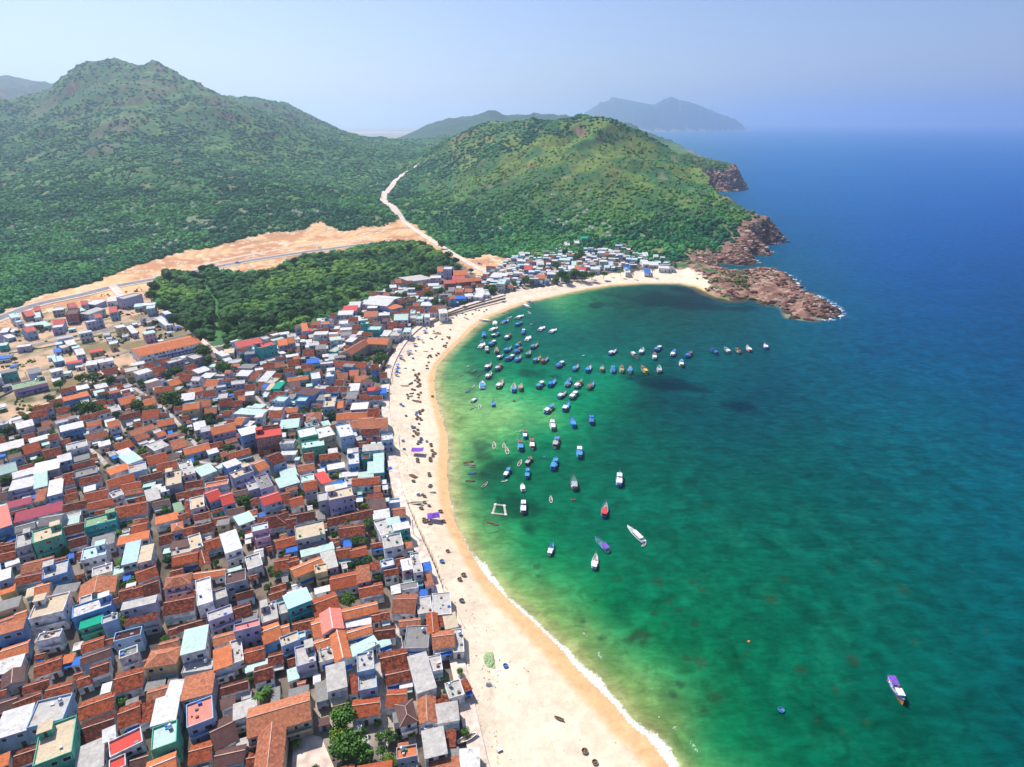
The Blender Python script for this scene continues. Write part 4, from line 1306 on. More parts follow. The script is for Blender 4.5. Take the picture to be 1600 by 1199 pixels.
nt_ = 0
TPOLY = zone([(-60,640),(60,640),(130,605),(150,585),(250,568),(330,560),(400,540),(470,512),(560,480),(600,470),(602,600),(610,700),(640,830),(700,1000),(740,1130),(750,1290),(-200,1290)])
for _ in range(9000):
    if nt_ >= 150: break
    x, y = rng.uniform(-400, 30), rng.uniform(100, 600); rm = rng.uniform(1.3, 3.0)
    if not inpoly(np.array([x]), np.array([y]), TPOLY)[0]: continue
    c_ = occ_cells(x, y, rm * 1.5, rm * 1.5, 0)
    if c_ is None or occ[c_].mean() > .12: continue
    occ[occ_cells(x, y, rm * 1.2, rm * 1.2, 0)] = True; TREE3.append((x, y, rm)); nt_ += 1
block_poly([(455,1155),(478,1143),(500,1150),(520,1199),(510,1290),(450,1290)])
block_poly([(0,500),(60,486),(140,468),(240,450),(250,480),(290,500),(335,540),(330,560),(250,568),(200,575),(150,585),(130,605),(60,640),(0,668),(-300,760),(-300,560)])
block_poly([(-300,640),(0,560),(100,560),(60,640),(0,668),(-200,760)])
ALLEYS = [([(150,795),(237,805),(247,860),(256,925),(262,990)],2.2), ([(172,735),(150,705),(118,690)],2.2),([(590,1035),(598,1100),(600,1199)],2.6),([(620,970),(628,1040),(650,1199)],2.2),
          ([(470,870),(482,905),(490,980),(495,1050)],2.2),([(97,900),(90,960),(100,1060),(120,1110),(125,1199)],2.4),([(35,1060),(55,1000),(60,950)],2.0),
          ([(240,560),(300,548),(350,540),(450,520),(560,480)],4),([(330,560),(380,600),(420,640)],2),([(500,560),(520,620),(540,700),(560,760)],2.2),([(200,600),(260,640),(310,700)],2.2),([(600,600),(560,640),(470,650)],2.2),
          ([(300,720),(360,730),(420,720),(470,730)],2),([(395,730),(420,780),(440,840)],2.0),([(690,470),(700,440),(745,420)],4)]
for p, wd in ALLEYS: block_line(p, wd)
block_poly([(566,572),(607,555),(612,530),(590,528),(575,545)])
TOWN = zone([(-60,640),(60,640),(130,605),(150,585),(250,568),(330,560),(400,540),(470,512),(520,500),(560,470),(600,455),(640,432),(680,425),(745,432),(790,418),(850,412),(900,405),(945,425),(905,440),(860,447),
             (812,455),(745,473),(705,486),(672,500),(643,520),(626,543),(612,568),(603,600),(604,640),(612,700),(626,770),(652,830),(680,890),(700,960),(724,1040),(742,1130),(750,1199),(752,1290),(-200,1290)])
def field_angle(x, y, base=[h_ for h_ in HOUSES]):
    d = [((h_['c'][0] - x) ** 2 + (h_['c'][1] - y) ** 2, h_['a']) for h_ in base]
    d.sort(key=lambda t: t[0]); return d[0][1]
FILLC = 'ttttttttttcccollwwwwwwlsdnto'
def try_fill(w_, d_, n, kinds, poly=TOWN, hmin=3.2, bb=(-450, 40, 80, 640)):
    k = 0
    for _ in range(n):
        x = rng.uniform(bb[0], bb[1]); y = rng.uniform(bb[2], bb[3])
        i, j = int((x - OCC0[0]) / OCS), int((y - OCC0[1]) / OCS)
        if not (0 <= i < occ.shape[0] and 0 <= j < occ.shape[1]) or occ[i, j]: continue
        if not inpoly(np.array([x]), np.array([y]), poly)[0]: continue
        a = field_angle(x, y) + rng.uniform(-.05, .05)
        ww, dd_ = w_ * rng.uniform(.85, 1.2), d_ * rng.uniform(.85, 1.25)
        if rng.random() < .35: ww, dd_ = dd_, ww
        c_ = occ_cells(x, y, ww, dd_, a, .1)
        if c_ is None or not len(c_[0]) or occ[c_].mean() > .015: continue
        occ[c_] = True
        rc = rng.choice(kinds)
        ty = {'t': 'G', 'c': 'G', 'o': 'G'}.get(rc) or ('F' if rc in 'le' else 'M')
        if ty == 'M' and rc == 'w' and rng.random() < .25: ty = 'G'
        h = hmin + rng.random() * 1.0 + (3.2 if rng.random() < .22 and min(ww, dd_) > 3.5 else 0)
        HOUSES.append(dict(c=np.array([x, y]), w=ww, d=dd_, a=a, h=h, ty=ty, rc=rc, wc=rng.choice('WWWWLLSSGGYTEB'), ex='', hand=False)); k += 1
    return k
try_fill(7.5, 10, 5000, FILLC)
try_fill(6, 8, 9000, FILLC)
try_fill(4.6, 6.5, 12000, FILLC)
try_fill(3.4, 4.6, 12000, FILLC + 'bsw', hmin=2.6)
try_fill(2.3, 3.0, 16000, 'tttcnwwlsbd', hmin=2.2)
EAST = zone([(770,425),(800,405),(850,398),(900,398),(960,388),(1000,400),(1060,418),(1050,424),(980,428),(945,430),(905,440),(860,447),(800,456),(760,466),(720,476),(740,440)])
try_fill(6, 8, 2500, 'wwwwwwwltcsdx', poly=EAST, bb=(-80, 260, 500, 900))
try_fill(4.5, 5.5, 3500, 'wwwwwwwltcsdx', poly=EAST, bb=(-80, 260, 500, 900))
LOTS = zone([(-60,600),(0,505),(60,490),(130,475),(225,460),(250,480),(290,505),(310,520),(250,545),(150,575),(125,600),(60,635),(0,660)])
occ_keep = occ.copy(); occ[:] = False
for q_ in HOUSES:
    c_ = occ_cells(q_['c'][0], q_['c'][1], q_['w'], q_['d'], q_['a'], 1.0)
    if c_ is not None: occ[c_] = True
for p_, w_ in (([(-40,556),(14,546),(52,541),(100,531),(150,519),(200,508),(250,494),(268,491)], 8), ([(-60,690),(0,668),(60,640),(128,604),(150,583),(205,574),(260,562),(330,548)], 6), ([(20,528),(90,516),(150,502),(215,488),(258,478)], 3), ([(180,556),(211,547),(240,536),(290,522)], 4), ([(60,580),(120,568),(180,556)], 4)): block_line(p_, w_)
occ |= ~inpoly(oX, oY, LOTS)
try_fill(6, 9, 110, 'wwwwlsrrodx', poly=LOTS, hmin=3.6, bb=(-470, -200, 330, 560))
try_fill(4, 5, 130, 'wwwlsbdx', poly=LOTS, hmin=2.6, bb=(-470, -200, 330, 560))
occ |= occ_keep
DBG = []
# ---------------------------------------------------------------- labels that single things out
REGIONS = [((533,1140), 'by the courtyard trees'), ((470,1090), "near the long school roof"), ((260,1090), "around the bottom green block"), ((90,1140), 'in the bottom left corner'),
 ((60,960), "near the roof terrace villa"), ((240,960), 'along the narrow alley'), ((75,840), "near the tall green block"), ((200,860), "near the pale blue roofs"),
 ((345,775), 'near the twin red roofs'), ((170,740), 'in the left part of town'), ((530,780), 'near the tall lavender block'), ((470,860), "beside the unfinished house"), ((600,820), "beside the purple tent path"),
 ((660,900), "above the empty beach"), ((560,930), "between alley and beach"), ((640,990), "near the green net pile"), ((700,1110), "by the path's bottom end"), ((620,1120), "before the bottom beach"),
 ((470,950), "near the striped teal house"), ((360,1000), "mid lower town"), ((420,690), 'near the red balcony block'), ((510,670), "near mid-town green blocks"),
 ((590,690), "facing the fishing beach"), ((560,620), 'just below the L-shaped school'), ((575,550), 'beside the L-shaped school'), ((420,560), 'near the big teal block'), ((290,650), 'in the upper left of town'),
 ((100,620), "near the pink building"), ((40,700), "at the far left edge"), ((290,545), "beside the orange-roofed hall"), ((60,530), "on the leftmost sandy lots"), ((140,510), "on lots below the highway"), ((210,470), "by the drain bridge"),
 ((530,510), "at the wood's edge"), ((620,500), 'by the sea wall'), ((690,450), "around the red restaurant"), ((740,440), "near the dirt crossing"), ((830,430), "in the hamlet"), ((910,410), "among the hamlet palms"), ((1020,415), "at the beach's far end"), ((1060,425),'near the rocky point')]
REGW = []
def region(u, v, tab=None):
    return min(tab or REGIONS, key=lambda r_: (r_[0][0] - u) ** 2 + ((r_[0][1] - v) * 1.3) ** 2)[1]
ORD = ['', 'second', 'third', 'fourth', 'fifth', 'sixth', 'seventh', 'eighth', 'ninth', 'tenth', 'eleventh', 'twelfth', 'thirteenth', 'fourteenth', 'fifteenth']
def unique_labels(items, tab=None):
    """items: list of (obj, look, u, v). look -> + where -> + order from the left"""
    by = {}
    for it in items: by.setdefault(it[1], []).append(it)
    for look, L_ in by.items():
        if len(L_) == 1: L_[0][0]['label'] = look + ' ' + region(L_[0][2], L_[0][3], tab); continue
        sub = {}
        for it in L_: sub.setdefault(region(it[2], it[3], tab), []).append(it)
        for rg, M in sub.items():
            if len(M) == 1: M[0][0]['label'] = look + ' ' + rg; continue
            us = [m[2] for m in M]; vs = [m[3] for m in M]
            hor = (max(us) - min(us)) >= (max(vs) - min(vs))
            M.sort(key=lambda m: m[2] if hor else m[3])
            n = len(M)
            for i, m in enumerate(M):
                if hor: w_ = 'leftmost' if i == 0 else ('rightmost' if i == n - 1 else ORD[min(i, 14)] + ' from left')
                else: w_ = 'farthest' if i == 0 else ('nearest' if i == n - 1 else ORD[min(i, 14)] + ' farthest')
                m[0]['label'] = w_ + ' ' + look + ' ' + rg
def cropwords(s, n=16):
    return ' '.join(s.split()[:n])

# ---------------------------------------------------------------- house builder
M_DECK = ROOFC['l'][1]
def house_geo(q, lod):
    """named pieces of one house in its own axes (x along the front, y towards the back)"""
    w_, d, h, ty = q['w'], q['d'], q['h'], q['ty']
    hw, hd = w_ / 2, d / 2
    wall, roof = MB(), MB(); P = {}
    rr = random.Random(int(q['c'][0] * 97 + q['c'][1] * 13))
    th = .16
    if ty in 'Gg':
        span = d if ty == 'G' else w_
        rise = min(span / 2 * .42, 2.6)
        wall.box(-hw, hw, -hd, hd, -1.5, h)
        ov = .28
        if ty == 'G':
            for s in (-1, 1): wall.poly([(s * hw, -hd, h), (s * hw, hd, h), (s * hw, 0, h + rise)])
            e = hd + ov; ez = h - ov * rise / hd + .02; X = hw + .18
            for s in (-1, 1):
                a, b = (-X, s * e, ez + .03), (X, s * e, ez + .03); c_, d_ = (X, 0, h + rise + .05), (-X, 0, h + rise + .05)
                up = [a, b, c_, d_]; dn = [(p[0], p[1], p[2] - th) for p in up]
                roof.poly(up); roof.poly(dn[::-1]); roof.poly([dn[0], dn[1], up[1], up[0]]); roof.poly([dn[1], dn[2], up[2], up[1]]); roof.poly([dn[3], dn[0], up[0], up[3]])
            rg = MB().box(-X, X, -.13, .13, h + rise - .02, h + rise + .16)
        else:
            for s in (-1, 1): wall.poly([(-hw, s * hd, h), (hw, s * hd, h), (0, s * hd, h + rise)])
            e = hw + ov; ez = h - ov * rise / hw + .02; Y_ = hd + .18
            for s in (-1, 1):
                up = [(s * e, -Y_, ez + .03), (s * e, Y_, ez + .03), (0, Y_, h + rise + .05), (0, -Y_, h + rise + .05)]
                dn = [(p[0], p[1], p[2] - th) for p in up]
                roof.poly(up); roof.poly(dn[::-1]); roof.poly([dn[0], dn[1], up[1], up[0]]); roof.poly([dn[1], dn[2], up[2], up[1]]); roof.poly([dn[3], dn[0], up[0], up[3]])
            rg = MB().box(-.13, .13, -Y_, Y_, h + rise - .02, h + rise + .16)
        P['ridge'] = rg
    elif ty == 'H':
        rise = min(min(hw, hd) * .5, 2.4); wall.box(-hw, hw, -hd, hd, -1.5, h)
        X, Y_ = hw + .35, hd + .35; k = min(X, Y_)
        if X >= Y_: r0, r1 = (-(X - k * .95), 0, h + rise), ((X - k * .95), 0, h + rise)
        else: r0, r1 = (0, -(Y_ - k * .95), h + rise), (0, (Y_ - k * .95), h + rise)
        c = [(-X, -Y_, h + .03), (X, -Y_, h + .03), (X, Y_, h + .03), (-X, Y_, h + .03)]
        if X >= Y_: fs = [[c[0], c[1], r1, r0], [c[1], c[2], r1], [c[2], c[3], r0, r1], [c[3], c[0], r0]]
        else: fs = [[c[0], c[1], r0], [c[1], c[2], r1, r0], [c[2], c[3], r1], [c[3], c[0], r0, r1]]
        for f in fs: roof.poly(f)
        for a, b in zip(c, c[1:] + c[:1]): roof.poly([(a[0], a[1], a[2] - th), (b[0], b[1], b[2] - th), b, a])
        rg = MB(); rg.tube(r0, r1, .13)
        for a, b in ((c[0], r0), (c[1], r1 if X >= Y_ else r0), (c[2], r1), (c[3], r0 if X >= Y_ else r1)): rg.tube(a, b, .11, 4)
        P['ridge'] = rg
    elif ty == 'M':
        rise = rr.choice((-1, 1)) * d * rr.uniform(.03, .07)
        wall.box(-hw, hw, -hd, hd, -1.5, h - abs(rise) / 2 - .03)
        z0, z1 = h - rise / 2, h + rise / 2; zb = h - abs(rise) / 2 - .03
        for s in (-1, 1): wall.poly([(s * hw, -hd, zb), (s * hw, hd, zb), (s * hw, hd, z1 - .02), (s * hw, -hd, z0 - .02)])
        wall.poly([(-hw, -hd, zb), (hw, -hd, zb), (hw, -hd, z0 - .02), (-hw, -hd, z0 - .02)]); wall.poly([(-hw, hd, zb), (hw, hd, zb), (hw, hd, z1 - .02), (-hw, hd, z1 - .02)])
        X, Y_ = hw + .18, hd + .35; k = rise / d * .35
        up = [(-X, -Y_, z0 - k + .05), (X, -Y_, z0 - k + .05), (X, Y_, z1 + k + .05), (-X, Y_, z1 + k + .05)]
        dn = [(p[0], p[1], p[2] - .09) for p in up]
        roof.poly(up)
        for i in range(4): roof.poly([dn[i], dn[(i + 1) % 4], up[(i + 1) % 4], up[i]])
        roof.poly(dn[::-1])
    else:
        ph = .55 if h > 4.5 else .28
        wall.box(-hw, hw, -hd, hd, -1.5, h - .12)
        t_ = .16
        roof.box(-hw + t_, hw - t_, -hd + t_, hd - t_, h - .12, h, bottom=False)
        pp = MB()
        pp.box(-hw - .04, hw + .04, -hd - .04, -hd + t_, h - .14, h + ph); pp.box(-hw - .04, hw + .04, hd - t_, hd + .04, h - .14, h + ph)
        pp.box(-hw - .04, -hw + t_, -hd + t_, hd - t_, h - .14, h + ph - .004); pp.box(hw - t_, hw + .04, -hd + t_, hd - t_, h - .14, h + ph - .004)
        P['parapet'] = pp
    P['wall'] = wall; P['roof'] = roof
    if lod == 0 or 1:
        fl = max(1, int(round((h - .3) / 3.3)))
        win, pane, door, balc = [], [], MB(), MB()
        fh = h / fl
        nx_ = max(1, int(w_ / 2.6)); ny_ = max(0, int(d / 4.2))
        for k in range(fl):
            zc = k * fh + 1.0
            for i in range(nx_):
                x = -hw + w_ * (i + .5) / nx_
                if k == 0 and i == nx_ // 2:
                    door.box(x - .55, x + .55, -hd - .05, -hd + .02, 0.0, 2.25); continue
                if rr.random() < .3: continue
                ww = rr.choice((.4, .5, .65, .9))
                win.append(MB().box(x - ww - .1, x + ww + .1, -hd - .06, -hd + .02, zc - .1, zc + 1.35, bottom=True)); pane.append(MB().box(x - ww, x + ww, -hd - .075, -hd - .05, zc, zc + 1.25, bottom=True))
            for i in range(ny_):
                y = -hd + d * (i + .5) / ny_
                if rr.random() < (.7 if fl == 1 else .4): continue
                win.append(MB().box(hw - .02, hw + .06, y - .6, y + .6, zc - .1, zc + 1.3, bottom=True)); pane.append(MB().box(hw + .05, hw + .075, y - .5, y + .5, zc, zc + 1.2, bottom=True))
        P['door'] = door; P['_win'] = win; P['_pane'] = pane
        if fl > 1 and ty != 'g' and w_ > 3.4 and rr.random() < .55:
            zb = fh
            balc.box(-hw + .1, hw - .1, -hd - 1.05, -hd - .0, zb - .14, zb, bottom=True)
            balc.box(-hw + .1, hw - .1, -hd - 1.08, -hd - .98, zb, zb + .85)
            P['balcony'] = balc
            if 'A' in q['ex'] and fl > 2:
                balc.box(-hw + .1, hw - .1, -hd - 1.05, -hd, zb * 2 - .14, zb * 2, bottom=True); balc.box(-hw + .1, hw - .1, -hd - 1.08, -hd - .98, zb * 2, zb * 2 + .85)
        elif rr.random() < .5:
            z_ = min(2.5, h - .4); a_ = MB(); e_ = rr.uniform(.9, 1.7); i0 = -hw + rr.uniform(0, .3) * w_
            a_.poly([(i0, -hd - e_, z_ - .25), (hw - .05, -hd - e_, z_ - .25), (hw - .05, -hd - .01, z_ + .15), (i0, -hd - .01, z_ + .15)])
            a_.poly([(i0, -hd - .01, z_ + .08), (hw - .05, -hd - .01, z_ + .08), (hw - .05, -hd - e_, z_ - .32), (i0, -hd - e_, z_ - .32)])
            a_.poly([(i0, -hd - e_, z_ - .32), (hw - .05, -hd - e_, z_ - .32), (hw - .05, -hd - e_, z_ - .25), (i0, -hd - e_, z_ - .25)])
            P['awning'] = a_
    if ty == 'F':
        if 'P' in q['ex'] or (q['hand'] and w_ * d > 45 and rr.random() < .35):
            a, b = min(3.2, w_ * .4), min(3.4, d * .4); x, y = (-hw + a / 2 + .3) * rr.choice((1, -1)), hd - b / 2 - .3
            P['stair_room'] = MB().box(x - a / 2, x + a / 2, y - b / 2, y + b / 2, h + .0, h + 2.3); P['stair_roof'] = MB().box(x - a / 2 - .2, x + a / 2 + .2, y - b / 2 - .2, y + b / 2 + .2, h + 2.3, h + 2.46, bottom=True)
            P['_sd'] = MB().box(x - .4, x + .4, y - b / 2 - .03, y - b / 2 + .02, h + .02, h + 2.0)
        cl = MB()
        for k in range(rr.randint(1, 4) if w_ * d > 18 else 0):
            x, y = rr.uniform(-hw + .6, hw - .6), rr.uniform(-hd + .6, hd - .6); s = rr.uniform(.2, .55)
            cl.box(x - s, x + s, y - s * .7, y + s * .7, h + .004, h + rr.uniform(.2, .8), m=rr.randrange(6))
        if cl.f: P['roof_clutter'] = cl
    if 'K' in q['ex'] or (ty == 'F' and w_ * d > 20 and rr.random() < .28):
        x, y = hw * .45 * rr.choice((1, -1)), hd * .5
        k = MB()
        for sx_, sy_ in ((-.4, -.4), (.4, -.4), (.4, .4), (-.4, .4)): k.box(x + sx_ - .05, x + sx_ + .05, y + sy_ - .05, y + sy_ + .05, h, h + .5)
        k.cyl(x, y, h + .5, h + 1.5, .55, 12); k.cyl(x, y, h + 1.5, h + 1.7, .55, 12, r1=.15)
        P['water_tank'] = k
    if ty in 'GgM' and rr.random() < .35 and w_ > 3.5 and d > 3.5 and q['hand']:
        # a patch of replaced sheeting lying on the roof
        pass
    return P
def wallmat(q): return WALLC[q['wc']][1]
def make_house(q):
    P = house_geo(q, 0)
    x, y = q['c']; 
    root = empty('house', (x, y, q.get('z', T)), q['a'])
    W, Rf = wallmat(q), ROOFC[q['rc']][1]
    wo = P['wall'].build('wall', W, root)
    ro = P['roof'].build('roof', Rf, root)
    if 'ridge' in P: P['ridge'].build('ridge', M_RIDGE if q['rc'] in 'tcn' else M_RIDGEO, ro)
    if 'parapet' in P: P['parapet'].build('parapet', W, root)
    if P['door'].f: P['door'].build('door', M_DOOR, root)
    for f, g in zip(P['_win'], P['_pane']):
        fo_ = f.build('window', M_FRAME, root)
        if q['px'] > 26: g.build('pane', M_GLASS, fo_)
        else:
            fo_.data.materials.append(M_GLASS)
            g2 = MB(); g2.v = f.v + g.v; g2.f = f.f + [tuple(i + len(f.v) for i in t) for t in g.f]; g2.m = [0] * len(f.f) + [1] * len(g.f)
            fo_.data = g2.mesh('window', [M_FRAME, M_GLASS])
    if 'balcony' in P: P['balcony'].build('balcony', W, root)
    if 'awning' in P: P['awning'].build('awning', M_AWN[int(abs(x * 7)) % 5], root)
    if 'stair_room' in P:
        s = P['stair_room'].build('stair_room', W, root); P['stair_roof'].build('stair_roof', Rf if q['rc'] not in 'N' else M_DECK, s); P['_sd'].build('stair_door', M_DOOR, s)
    if 'roof_clutter' in P: P['roof_clutter'].build('roof_clutter', M_CLUT, ro)
    if 'water_tank' in P: P['water_tank'].build('water_tank', M_TANK, root, True)
    return root
for q in HOUSES:
    x, y = q['c']
    u0, v0 = proj(np.array([x]), np.array([y]), np.array([T + q['h']]))
    q['u'], q['v'] = float(u0[0]), float(v0[0])
    dist = math.sqrt(x * x + y * y + H * H)
    q['px'] = FPX * math.sqrt(q['w'] * q['d'] * .8 + q['h'] * q['w'] * .4) / dist
    q['z'] = T if y < 700 else float(max(T, ground_z(x, y)))
    q['in'] = -30 < q['u'] < 1630 and q['v'] < 1230
HOUSES.sort(key=lambda q: -q['px'] * (1 if q['in'] else .3))
NIND = 300
items = []
def house_look(q):
    fl = max(1, int(round((q['h'] - .3) / 3.3)))
    st = ['one-storey', 'two-storey', 'three-storey', 'four-storey'][min(fl, 4) - 1]
    ar = q['w'] * q['d']
    size = 'small' if ar < 35 else ('large' if ar > 100 else '')
    if max(q['w'], q['d']) > 2.3 * min(q['w'], q['d']): size = 'long'
    kind = {'G': 'gabled', 'g': 'gabled', 'H': 'hipped', 'M': 'lean-to', 'F': 'flat'}[q['ty']]
    return ' '.join((size + ' ' + st + ' house with ' + kind + ' ' + ROOFC[q['rc']][0] + ' roof').split())
for q in HOUSES[:NIND]:
    o = make_house(q)
    o['category'] = 'house'; o['group'] = 'houses of the fishing village'
    items.append((o, house_look(q), q['u'], q['v']))
unique_labels(items)
# the smaller and farther houses as one mass
mk = {}; allm = []
def mi(m):
    if m not in mk: mk[m] = len(allm); allm.append(m)
    return mk[m]
big = MB()
for q in HOUSES[NIND:]:
    if not q['in'] and q['v'] > 1400: continue
    P = house_geo(q, 1); x, y = q['c']; W, Rf = wallmat(q), ROOFC[q['rc']][1]
    for k, m in (('wall', W), ('roof', Rf), ('ridge', M_RIDGE if q['rc'] in 'tcn' else M_RIDGEO), ('parapet', W), ('door', M_DOOR), ('balcony', W), ('awning', M_AWN[int(abs(x * 7)) % 5]), ('stair_room', W), ('stair_roof', Rf), ('water_tank', M_TANK)):
        if k in P and P[k].f: big.add(P[k], x, y, q['z'], q['a'], moff=mi(m))
    for f, g in zip(P['_win'], P['_pane']):
        big.add(f, x, y, q['z'], q['a'], moff=mi(M_FRAME)); big.add(g, x, y, q['z'], q['a'], moff=mi(M_GLASS))
hs_ = big.build('distant_houses', allm); hs_['kind'] = 'stuff'
hs_['label'] = 'smaller and farther houses filling the gaps of the village'
# ---------------------------------------------------------------- roads and paths
M_ASPH = mat('worn_asphalt', (.20, .195, .20), .9, .15, .2)
M_CONC = mat('path_concrete', (.66, .54, .45), .9, .12, .3, dirt=(.50, .40, .33))
M_DIRT = mat('dirt_track', (.60, .45, .33), .95, .12, .2)
M_MARK = mat('road_marking', (.75, .75, .72), .7)
hw_px = [(-160,548),(-60,522),(20,490),(60,475),(120,464),(180,448),(240,437),(300,426),(360,413),(420,403),(480,394),(540,386),(590,380)]
ribbon('highway', hw_px, 11, M_ASPH, follow=True, lift=.35)
ribbon('highway_shoulder', hw_px, 20, mat('pale_shoulder', (.58, .46, .37), .95, .1, .2), follow=True, lift=.25)
ribbon('frontage_road', [(300,418),(380,400),(450,388),(520,378),(580,374)], 9, M_DIRT, follow=True, lift=.10)
ribbon('village_road', [(776,432),(745,418),(716,402),(690,386),(668,372),(645,357),(622,340),(606,326),(598,316)], 9, M_CONC, follow=True, lift=.12)
ribbon('village_road', [(776,432),(800,445),(815,452)], 8, M_CONC, follow=True, lift=.12)
pass_pts = [GY(u, v, Y)[:2] for u, v, Y in [(622,340,1135),(606,326,1230),(598,316,1305),(600,309,1345),(608,300,1400),(616,290,1460),(622,280,1520),(630,270,1580),(645,262,1650),(652,258,1690)]]
ribbon('pass_road', None, 13, M_CONC, follow=True, raw=pass_pts, lift=.5)
off_path = [G(u, v, T) for u, v in [(779,1290),(745,1199),(736,1130),(718,1040),(694,960),(672,890),(646,835),(622,775),(609,700),(602,640),(602,600),(610,568),(624,543),(641,520),(670,500),(703,485),(744,472),(788,460)]]
ribbon('promenade', None, 5.0, M_CONC, raw=off_path, lift=.06)
ribbon('lot_street', [(-60,690),(0,668),(60,640),(128,604),(150,583),(205,574),(260,562),(330,548)], 5.5, M_CONC, follow=True, lift=.06)
M_EMB = mat('grey_embankment', (.24, .205, .19), .95, .2, .3)
ribbon('lot_lane', [(-40,556),(14,546),(52,541),(100,531),(150,519),(200,508),(250,494),(268,491)], 7, M_EMB, follow=True, lift=.06)
ribbon('lot_lane', [(180,556),(211,547),(240,536),(290,522)], 3.5, M_EMB, follow=True, lift=.07)
ribbon('lot_lane', [(20,528),(90,516),(150,502),(215,488),(258,478)], 2.5, M_DIRT, follow=True, lift=.05)
ribbon('lot_lane', [(60,580),(120,568),(180,556)], 3, M_EMB, follow=True, lift=.05)
ribbon('lot_lane', [(140,598),(190,588),(230,580)], 3, M_DIRT, follow=True, lift=.05)
for p_ in ([(14,553),(52,548),(100,538),(150,526),(200,515),(248,501)], [(60,612),(128,606),(180,592)], [(250,470),(262,480),(290,505)]):
    ribbon('grass_verge', p_, 3.2, mat('verge_grass', (.045, .10, .025), .95, .3, .4), follow=True, lift=.04)
ribbon('lot_edge_street', [(246,452),(268,482),(300,520),(340,552)], 4, M_CONC, follow=True, lift=.07)
ribbon('town_lane', [(395,560),(440,540),(480,522),(540,498)], 5, M_DIRT, follow=True, lift=.07)
block_yard = MB(); pts = [G(u, v, T) for u, v in [(458,1158),(478,1146),(502,1152),(522,1199),(505,1290),(452,1290)]]
block_yard.poly([(p[0], p[1], T + .05) for p in pts]); o = block_yard.build('school_yard', M_CONC); o['kind'] = 'structure'
for p, wd in ALLEYS:
    ribbon('alley', p, wd * .95, mat('alley_concrete', (.40, .36, .34), .9, .2, .5), lift=.03)
# sea wall along the upper beach
sw = [G(u, v, T) for u, v in [(671,505),(700,492),(745,478),(790,466)]]
def wall_strip(name, raw, h, th, m, label, cat, z0=T - 3):
    b = MB()
    for a, c_ in zip(raw, raw[1:]):
        a, c_ = np.array(a), np.array(c_); d = (c_ - a) / np.hypot(*(c_ - a)); n = np.array([-d[1], d[0]]) * th / 2
        q = [a - n, c_ - n, c_ + n, a + n]
        lo = [(p[0], p[1], z0) for p in q]; hi = [(p[0], p[1], T + h) for p in q]
        b.poly(hi)
        for i in range(4): b.poly([lo[i], lo[(i + 1) % 4], hi[(i + 1) % 4], hi[i]])
    o = b.build(name, m); return tag(o, label, cat)
wall_strip('sea_wall', sw, .7, .5, mat('sea_wall_stone', (.30, .26, .24), .9), 'long low grey sea wall between promenade and upper beach', 'wall', T - 1.3)
wall_strip('school_wall', [G(u, v, T) for u, v in [(596,576),(603,560),(610,548),(612,532)]], 1.8, .3, WALLC['E'][1], 'beige boundary wall between the school garden and beach path', 'wall', T - .5)
wall_strip('retaining_wall', [G(u, v, T) for u, v in [(-60,700),(0,622),(20,612),(22,606)]], 1.2, .5, mat('sea_wall_stone'  , (.3,.3,.3)), 'grey retaining wall left of the pink building', 'wall', T - .5)
# ---------------------------------------------------------------- trees
def leafmat(name, a, b, scale=.5):
    m, n, bs = newmat(name); L = n.links.new; N = n.nodes.new
    ge = N('ShaderNodeNewGeometry'); nz = N('ShaderNodeTexNoise'); nz.inputs['Scale'].default_value = scale; nz.inputs['Detail'].default_value = 3
    L(ge.outputs['Position'], nz.inputs['Vector'])
    mr = N('ShaderNodeMapRange'); mr.inputs['From Min'].default_value = .35; mr.inputs['From Max'].default_value = .65; L(nz.outputs['Fac'], mr.inputs['Value'])
    mx = N('ShaderNodeMix'); mx.data_type = 'RGBA'; mx.inputs['A'].default_value = (*a, 1); mx.inputs['B'].default_value = (*b, 1); L(mr.outputs[0], mx.inputs['Factor'])
    L(mx.outputs['Result'], bs.inputs['Base Color']); bs.inputs['Roughness'].default_value = .7; bs.inputs['Specular IOR Level'].default_value = .15
    return m
LEAF = [leafmat('leaf_green', (.04, .11, .022), (.10, .22, .035)), leafmat('leaf_yellow_green', (.09, .17, .02), (.20, .30, .035)), leafmat('leaf_deep_green', (.022, .07, .022), (.055, .14, .035))]
M_BARK = mat('bark', (.16, .12, .09), .95)
nr = np.random.default_rng(5)
def leaf_cloud(centres, radii, n, size, flat=.85):
    """leaf clumps: small bent quads lying on and in several lobes"""
    k = nr.integers(0, len(centres), n); c = np.array(centres)[k]; r = np.array(radii)[k]
    d = nr.normal(size=(n, 3)); d /= np.linalg.norm(d, axis=1)[:, None]
    rad = r * nr.uniform(.72, 1.08, n)
    p = c + d * rad[:, None] * np.array([1, 1, flat])
    nrm = d + nr.normal(size=(n, 3)) * .45; nrm /= np.linalg.norm(nrm, axis=1)[:, None]
    t = np.cross(nrm, nr.normal(size=(n, 3))); t /= np.linalg.norm(t, axis=1)[:, None]; b = np.cross(nrm, t)
    s = (size * nr.uniform(.6, 1.3, n))[:, None]
    V_ = np.stack([p + t * s, p + b * s * .8 - nrm * s * .2, p - t * s, p - b * s * .8 - nrm * s * .2], 1).reshape(-1, 3)
    F_ = np.arange(4 * n).reshape(n, 4)
    return V_, F_
CROWNS = []
